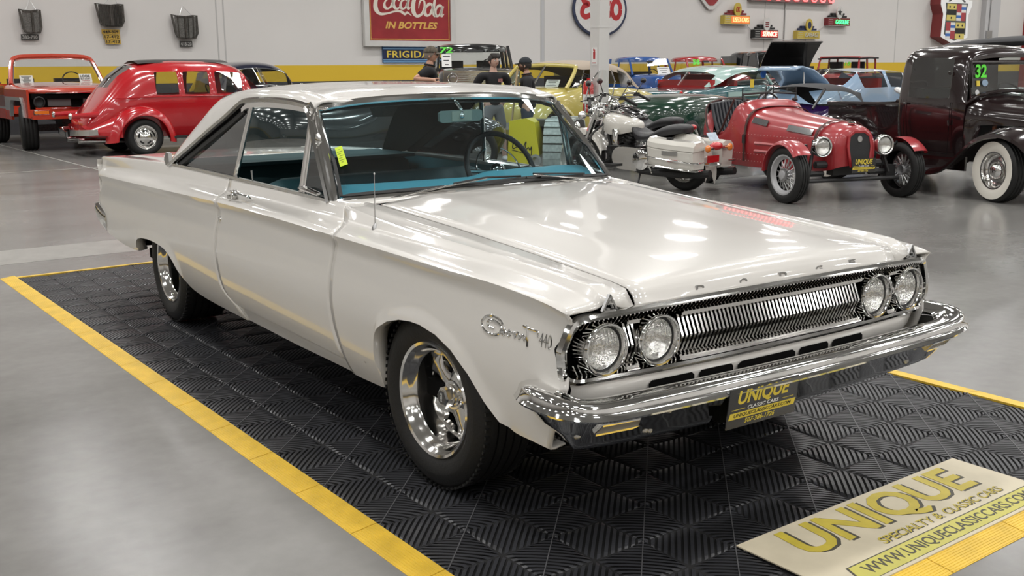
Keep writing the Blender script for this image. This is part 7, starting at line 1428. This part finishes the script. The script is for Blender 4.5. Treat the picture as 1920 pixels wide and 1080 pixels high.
    if full:
        b = MB(); gr = []
        for i in range(9):
            z = lerp(.86, 1.42, i/8); gr.append([(1.50-.32*(z-.86)-.9*y*y*(1-.3*i/8), y*interp(i, [0, 3, 6, 8], [.75, 1, .92, .45]), z-(.10*y*y if i > 5 else 0)) for y in [-.26+.065*k for k in range(9)]])
        b.grid(gr); b.build('windshield', 'glc', c, smooth=60, merge=False)
        b = MB(); b.tube([gr[0][0], gr[3][0], gr[6][0], gr[8][0]], .009, 5); b.tube([gr[0][8], gr[3][8], gr[6][8], gr[8][8]], .009, 5); b.tube(gr[2], .010, 6); b.build('windshield_frame', 'chrome', c)
        for s in (-1, 1):
            bg = [(-.46, [(.19, .36), (.19, .58), (.21, .64), (.40, .63), (.42, .58), (.40, .40)]), (.12, [(.19, .36), (.19, .62), (.21, .68), (.40, .67), (.42, .62), (.40, .40)])]
            b = MB(); rows = []
            for x, dz, k in ((-.38, -.08, .94), (-.34, -.08, 1), (-.08, -.07, 1), (.20, -.05, 1), (.27, -.03, .94)):
                pr = [(.17, .36), (.17, .60), (.40, .585), (.415, .56), (.395, .36)]; rows.append([(x, s*(.29+(y-.29)*k), .48+(z+dz-.48)*k) for y, z in pr])
            b.grid(rows, False, True); b.add(rows[0], [(0, 1, 2, 3, 4)]); b.add(rows[-1], [(0, 1, 2, 3, 4)]); o = b.build('saddlebag', m, c, smooth=0)
            b = MB(); rows = []
            for x, dz, k in ((-.39, -.085, .95), (-.35, -.08, 1.02), (-.08, -.07, 1.02), (.20, -.05, 1.02), (.28, -.03, .95)):
                pr = [(.17, .595), (.18, .66), (.24, .69), (.35, .68), (.405, .635), (.415, .58)]; rows.append([(x, s*(.29+(y-.29)*k), z+dz) for y, z in pr])
            b.grid(rows, False, True); b.add(rows[0], [tuple(range(6))]); b.add(rows[-1], [tuple(range(6))]); b.build('bag_lid', m, o, smooth=30)
            b = MB(); b.box((-.06, s*.417, .47), (.22, .006, .05)); b.build('bag_badge', 'steel', o, smooth=0); b = MB(); b.box((-.10, s*.412, .385), (.14, .006, .022)); b.build('bag_reflector', 'tail', o, smooth=0); b = MB(); b.box((.02, s*.30, .63), (.06, .06, .025)); b.build('bag_latch', 'black', o, smooth=0)
            b = MB()
            for z in (.29, .38): b.tube(cr([(.29, s*.30, z+.04), (.28, s*.42, z+.04), (-.08, s*.43, z+.01), (-.40, s*.42, z-.01), (-.42, s*.25, z-.01)], 4), .010, 6)
            b.tube([(.32, s*.36, .58), (.24, s*.43, .34), (.20, s*.40, .22)], .010, 6); b.build('bag_rail', 'chrome', c)
            b = MB(); b.ball((-.46, s*.22, .53), (.03, .045, .045), 8, 12); b.build('turn_signal', 'amber', c)
        b = MB(); b.ball((-.42, 0, .55), (.07, .10, .05), 8, 12); b.build('tail_lamp', 'tail', c); b = MB(); b.tube([(-.43, -.24, .53), (-.43, .24, .53)], .02, 8); b.build('signal_bar', 'chrome', c)
        p = MB(T(-.47, 0, .74) @ RZ(180) @ RY(-62) @ Matrix(((0, 0, 1, 0), (1, 0, 0, 0), (0, 1, 0, 0), (0, 0, 0, 1))) if 0 else T(-.37, 0, .655) @ Matrix(((0, .55, -.83, 0), (-1, 0, 0, 0), (0, .83, .55, 0), (0, 0, 0, 1)))); p.box((0, 0, 0), (.18, .11, .006)); p.build('number_plate', mat('blue white plate', (.50, .60, .70), .5, noise=(25, .2)), c, smooth=0)
        b = MB(); b.box((-.385, 0, .40), (.03, .20, .08)); b.build('lower_reflector', 'tail', c, smooth=0)
        b = MB(); b.tube(cr([(-.30, -.16, .34), (-.48, 0, .34), (-.30, .16, .34)], 4), .016, 6); b.build('bumper_rail', 'chrome', c)
        for s in (-1, 1): b = MB(); b.tube(cr([(1.18, s*.1, .78), (1.24, s*.30, .62), (1.22, s*.32, .42), (1.14, s*.12, .26)], 4), .014, 6); b.build('engine_guard', 'black', c)
    else:
        b = MB(); b.ball((-.32, 0, .66), (.05, .06, .04), 8, 12); b.build('tail_lamp', 'tail', c)
    b = MB(); b.tube([(.55, .14, .30), (.50, .30, .02)], .012, 6); b.build('side_stand', 'iron', c)
    return c
motorcycle('white_motorcycle', 'white touring motorcycle with hard saddlebags and windshield', place(-6.14, 6.27, 190), 'bikewhite', True)
motorcycle('black_motorcycle', 'black motorcycle parked behind the white touring motorcycle', place(-7.55, 7.45, 178), 'bikeblack', False)
# ================================================================= PEOPLE
def skin(nodes, edges, sub=2):
    """nodes: (xyz, radius or (rx, ry)); returns evaluated vertices and faces of one continuous surface"""
    me = bpy.data.meshes.new('s'); me.from_pydata([n[0] for n in nodes], edges, []); ob = bpy.data.objects.new('s', me); COL.objects.link(ob)
    md = ob.modifiers.new('k', 'SKIN'); md.use_smooth_shade = True; md.branch_smoothing = .4
    for i, n in enumerate(nodes): r = n[1]; me.skin_vertices[0].data[i].radius = r if isinstance(r, tuple) else (r, r)
    me.skin_vertices[0].data[0].use_root = True
    d = ob.modifiers.new('u', 'SUBSURF'); d.levels = sub; d.render_levels = sub
    dg = bpy.context.evaluated_depsgraph_get(); ev = bpy.data.meshes.new_from_object(ob.evaluated_get(dg))
    vs = [tuple(v.co) for v in ev.vertices]; fs = [tuple(p.vertices) for p in ev.polygons]
    bpy.data.objects.remove(ob); bpy.data.meshes.remove(me); bpy.data.meshes.remove(ev); return vs, fs
def chain(nodes, edges, pts, start=None):
    k = start
    for p in pts:
        nodes.append(p); i = len(nodes)-1
        if k is not None: edges.append((k, i))
        k = i
    return k
def head_mesh(b, X):
    """head facing +x: skull with brow, nose, cheeks, chin, ears"""
    rows = []; nu, nv = 22, 28
    for i in range(nu+1):
        th = PI*i/nu; row = []
        for j in range(nv):
            ph = 2*PI*j/nv; d = Vector((math.sin(th)*math.cos(ph), math.sin(th)*math.sin(ph), math.cos(th)))
            p = Vector((d.x*.096, d.y*.077, d.z*.115)); front = max(0, d.x)
            if d.z < 0: p.y *= 1-.28*(-d.z)**1.3; p.x *= 1-.12*(-d.z) if d.x > 0 else 1-.35*(-d.z)
            g = lambda y, z, sy, sz: math.exp(-((d.y-y)/sy)**2-((d.z-z)/sz)**2)*(1 if d.x > 0 else 0)
            p.x += .030*g(0, -.16, .13, .16)+.012*g(0, .02, .10, .14)+.008*g(0, .17, .5, .10)-.012*(g(.36, .03, .17, .11)+g(-.36, .03, .17, .11))+.007*g(0, -.50, .22, .08)+.014*g(0, -.80, .25, .14)-.004*g(0, -.37, .3, .05)
            row.append(p)
        rows.append(row)
    b.grid(rows, False, True, X)
    for s in (-1, 1): b.ball((-.005, s*.078, -.012), (.022, .010, .034), 8, 10, X)
def person(label, X, H, parts):
    o = thing('person', label, 'person', X); k = H/1.75; S_ = Matrix.Scale(k, 4)
    return o, S_
def arm(sh, el, wr, s, hand_dir, curl=.5, hand_n=(0, 0, 1)):
    """arm nodes with palm and five separate fingers"""
    nodes, edges = [], []; sh, el, wr, hd = Vector(sh), Vector(el), Vector(wr), Vector(hand_dir).normalized(); n = Vector(hand_n).normalized(); sd = hd.cross(n).normalized()
    w = chain(nodes, edges, [(tuple(sh), .056), (tuple(sh.lerp(el, .45)), .050), (tuple(el), .042), (tuple(el.lerp(wr, .3)), .043), (tuple(el.lerp(wr, .75)), .032), (tuple(wr), (.026, .024)), (tuple(wr+hd*.045), (.036, .018)), (tuple(wr+hd*.085), (.038, .016))])
    for q, L in ((-.030, .060), (-.010, .075), (.010, .070), (.029, .055)):
        base = wr+hd*.085+sd*q; m1 = base+hd*L*.5-n*L*.2*curl; m2 = m1+(hd*(1-curl)-n*curl).normalized()*L*.5
        chain(nodes, edges, [(tuple(base), .0095), (tuple(m1), .009), (tuple(m2), .0075)], w)
    th = wr+hd*.03-sd*.035; chain(nodes, edges, [(tuple(th), .012), (tuple(th+hd*.03-sd*.025-n*.01), .011), (tuple(th+hd*.06-sd*.03-n*.02), .009)], w-1)
    return nodes, edges
def build_person(label, X, H, skinm, shirtm, legm, short, arms, head_yaw=0, head_tilt=0, hairm='hair', cap=None, beard=None, glasses=False, logo=None, stance=.10, lean=0., shoe='black', polo=True):
    o = thing('person', label, 'person', X @ Matrix.Scale(H/1.75, 4)); b = MB()
    N = [((0, 0, .94), (.155, .115)), ((.0, 0, 1.06), (.145, .11)), ((lean*.4, 0, 1.20), (.16, .115)), ((lean*.8, 0, 1.36), (.165, .115)), ((lean, 0, 1.45), (.10, .075)), ((lean+.01, 0, 1.51), .056), ((lean+.02, 0, 1.58), .056)]; E_ = [(i, i+1) for i in range(6)]
    for s in (-1, 1):
        chain(N, E_, [((0, s*.09, .88), .095), ((.005, s*(.09+stance*.35), .66), .080), ((.01, s*(.09+stance*.6), .49), .058), ((-.01, s*(.09+stance*.8), .33), .056), ((-.02, s*(.09+stance), .10), .038), ((-.02, s*(.09+stance), .045), .036), ((.08, s*(.10+stance), .03), (.036, .026))], 0)
        sh = chain(N, E_, [((lean*.9, s*.10, 1.42), .07), ((lean*.9, s*.175, 1.405), .058)], 3)
        an, ae = arm(*arms[s]); off = len(N); N += an; E_ += [(a+off, c+off) for a, c in ae]; E_.append((sh, off))
    vs, fs = skin(N, E_); b.add(vs, fs)
    HX = T(lean+.035, 0, 1.645) @ RZ(head_yaw) @ RY(head_tilt); head_mesh(b, HX)
    b.build('body', skinm, o, smooth=180, merge=False)
    eb = MB()
    for s in (-1, 1): eb.ball((.083, s*.031, .004), (.010, .014, .009), 6, 10, HX)
    eb.build('eyes', 'paper', o); eb = MB()
    for s in (-1, 1): eb.ball((.0905, s*.031, .004), (.005, .006, .006), 6, 8, HX); eb.sweep([(.094, s*.012, .026), (.097, s*.032, .032), (.086, s*.052, .027)], [(-.004, -.004), (.004, 0), (-.004, .004)], mtx=HX)
    eb.build('brows_and_pupils', 'hair', o); eb = MB(); eb.tube([HX @ Vector(p) for p in ((.096, -.024, -.048), (.103, 0, -.047), (.096, .024, -.048))], .0045, 6); eb.build('mouth', mat('lips', (.36, .15, .12), .5), o)
    # shirt
    N = [((0, 0, .90), (.175, .135)), ((0, 0, 1.04), (.165, .13)), ((lean*.4, 0, 1.20), (.178, .132)), ((lean*.8, 0, 1.36), (.182, .132)), ((lean, 0, 1.455), (.11, .09)), ((lean+.008, 0, 1.485), (.075, .07))]; E_ = [(i, i+1) for i in range(5)]
    for s in (-1, 1):
        a = Vector(arms[s][0]); e = Vector(arms[s][1]); chain(N, E_, [((lean*.9, s*.10, 1.425), .094), (tuple(a+Vector((0, s*.012, .012))), .084), (tuple(a.lerp(e, .45)), .074), (tuple(a.lerp(e, .72)), .068)], 3)
    vs, fs = skin(N, E_); b = MB(); b.add(vs, fs); sm = b.build('shirt', shirtm, o, smooth=180, merge=False)
    if polo: b = MB(); b.tube([(lean+.01+.075*math.cos(R(a)), .075*math.sin(R(a)), 1.495-.012*math.cos(R(a))) for a in range(0, 360, 24)], .014, 6, closed=True); b.build('collar', shirtm, sm)
    if logo:
        b = MB(T(lean*.8+.132, .085, 1.33) @ Matrix(((.0, 0, 1, 0), (1, 0, 0, 0), (0, 1, 0, 0), (0, 0, 0, 1))) @ RY(18))
        if logo == 'yellow': b.box((0, .01, 0), (.075, .022, .006)); b.box((0, -.014, 0), (.055, .010, .006)); b.build('shirt_logo', 'yellow', sm, smooth=0)
        else: b.box((0, 0, 0), (.085, .055, .006)); b.build('shirt_print', mat('red grey print', (.35, .16, .15), .8, noise=(60, .8)), sm, smooth=0)
    # trousers or shorts
    N = [((0, 0, .99), (.158, .12)), ((0, 0, .90), (.165, .125))]; E_ = [(0, 1)]
    for s in (-1, 1):
        pts = [((0, s*.09, .84), .112), ((.005, s*(.09+stance*.35), .66), .100), ((.01, s*(.09+stance*.55), .50), .085)]
        if not short: pts += [((-.01, s*(.09+stance*.8), .33), .075), ((-.02, s*(.09+stance), .08), .062)]
        chain(N, E_, pts, 1)
    vs, fs = skin(N, E_); b = MB(); b.add(vs, fs); b.build('shorts' if short else 'trousers', legm, o, smooth=180, merge=False)
    for s in (-1, 1):
        y = s*(.09+stance); vs, fs = skin([((-.06, y, .045), (.042, .045)), ((.0, y, .05), (.045, .05)), ((.09, y*1.02, .035), (.045, .035)), ((.15, y*1.03, .028), (.035, .025))], [(0, 1), (1, 2), (2, 3)]); b = MB(); b.add(vs, fs); b.build('shoe', shoe, o, smooth=180, merge=False)
    # hair
    b = MB(); rows = []
    for i in range(12):
        th = R(lerp(0, 112 if not cap else 118, i/11)); row = []
        for j in range(28):
            ph = 2*PI*j/28; fr = math.cos(ph); t = th*(1 if fr < .25 else (.62 if not cap else .8)+.38*(1-fr)*.3) if not cap else th*(1-.45*max(0, fr))
            row.append((.104*math.sin(t)*math.cos(ph)-.006, .088*math.sin(t)*math.sin(ph), .122*math.cos(t)+.004*math.sin(7*ph)))
        rows.append(row)
    b.grid(rows, False, True, HX); 
    if not cap:
        for k in range(11): y = -.07+.014*k; b.tube([HX @ Vector((.045-abs(y)*.2, y, .112)), HX @ Vector((.088-abs(y)*.25, y*1.05, .072)), HX @ Vector((.096-abs(y)*.4, y*1.1, .034+.006*(k % 3)))], [.020, .014, .006], 6)
    b.build('hair', hairm, o, smooth=60, merge=False)
    if cap:
        b = MB(); rows = []
        for i in range(9):
            th = R(lerp(0, 88, i/8)); rows.append([(.114*math.sin(th)*math.cos(2*PI*j/28)-.004, .097*math.sin(th)*math.sin(2*PI*j/28), .035+.098*math.cos(th)) for j in range(28)])
        b.grid(rows, False, True, HX); co = b.build('cap', cap, o, smooth=60, merge=False)
        b = MB(); b.grid([[(.095+u*.085*math.cos(R(a)*.9), .085*math.sin(R(a)), .038-.018*u-.012*math.sin(R(a))**2) for a in range(-75, 76, 15)] for u in (0, .5, 1)], mtx=HX); b.build('cap_brim', cap, co, smooth=60, solid=.006, merge=False)
    if beard:
        b = MB(); rows = []
        for i in range(7):
            th = R(lerp(102, 168, i/6)); rows.append([Vector((.100*math.sin(th)*math.cos(R(a))+.012, .074*math.sin(th)*math.sin(R(a)), .118*math.cos(th))) for a in range(-95, 96, 10)])
        b.grid(rows, mtx=HX); b.build('beard', beard, o, smooth=60, solid=.01, merge=False)
    if glasses:
        b = MB()
        for s in (-1, 1): b.tube([HX @ Vector((.108, s*(.033+.024*math.cos(R(a))), .002+.018*math.sin(R(a)))) for a in range(0, 360, 30)], .0028, 5, closed=True); b.tube([HX @ Vector((.106, s*.057, .008)), HX @ Vector((.01, s*.080, .008))], .0028, 5)
        b.tube([HX @ Vector((.109, -.010, .006)), HX @ Vector((.109, .010, .006))], .003, 5); b.build('glasses', 'black', o)
    return o
M['hairgrey'] = mat('grey hair', (.20, .16, .13), .7, bump=(150, .5)); M['camo'] = mat('camouflage cap', (.10, .085, .065), .9, noise=(30, .6)); M['capnavy'] = mat('dark cap', (.02, .024, .03), .85); M['beardm'] = mat('brown beard', (.07, .03, .018), .8, bump=(200, .6)); M['skin2'] = mat('light skin', (.60, .38, .30), .55); M['skin3'] = mat('tanned skin', (.54, .30, .21), .55); M['jeans'] = mat('dark jeans', (.03, .04, .06), .9)
# arms: (shoulder, elbow, wrist, side, hand direction, curl, palm normal)
build_person('person in camouflage cap and black polo, hand on hip, standing by the blue wall sign', place(-11.07, 5.63, 62), 1.76, 'skin3', 'tee', 'jeans', False,
    {-1: ((0, -.19, 1.41), (-.24, -.27, 1.29), (.03, -.29, 1.28), -1, (.8, .1, -.5), .55, (0, -1, .2)), 1: ((0, .19, 1.40), (-.10, .30, 1.16), (.10, .20, 1.02), 1, (.8, -.3, -.3), .5, (0, 1, .2))}, head_yaw=-18, hairm='hairgrey', cap='camo', glasses=True, logo='yellow')
build_person('person with dark hair in black t-shirt and grey shorts facing the camera', place(-10.92, 6.70, -18), 1.66, 'skin2', 'tee', 'denim', True,
    {-1: ((0, -.19, 1.40), (-.10, -.33, 1.19), (-.04, -.20, 1.00), -1, (.3, .6, -.6), .6, (-.6, 0, .5)), 1: ((0, .19, 1.40), (-.10, .34, 1.19), (-.04, .22, 1.00), 1, (.3, -.6, -.6), .6, (-.6, 0, .5))}, head_yaw=22, logo='print', polo=False, shoe='vinyl', stance=.10)
build_person('person with beard, dark cap and black polo facing left beside the yellow convertible', place(-10.27, 6.89, 236), 1.59, 'skin', 'tee', 'jeans', False,
    {-1: ((0, -.19, 1.40), (.02, -.24, 1.13), (.24, -.14, 1.10), -1, (.9, .2, .1), .9, (0, -.3, 1)), 1: ((0, .19, 1.40), (.0, .25, 1.14), (.22, .12, 1.15), 1, (.9, -.2, .2), .9, (0, .3, 1))}, head_yaw=-8, cap='capnavy', beard='beardm', glasses=True, logo='yellow')
ws = thing('wooden_stick', 'pale wooden stick held upright between the two men on the right', 'stick', place(-10.50, 6.66, 0))
b = MB(); b.tube([(-.0, .02, .02), (.09, .05, .75), (.19, .08, 1.44)], .016, 8); b.build('stick', mat('pale wood', (.55, .42, .24), .6), ws)
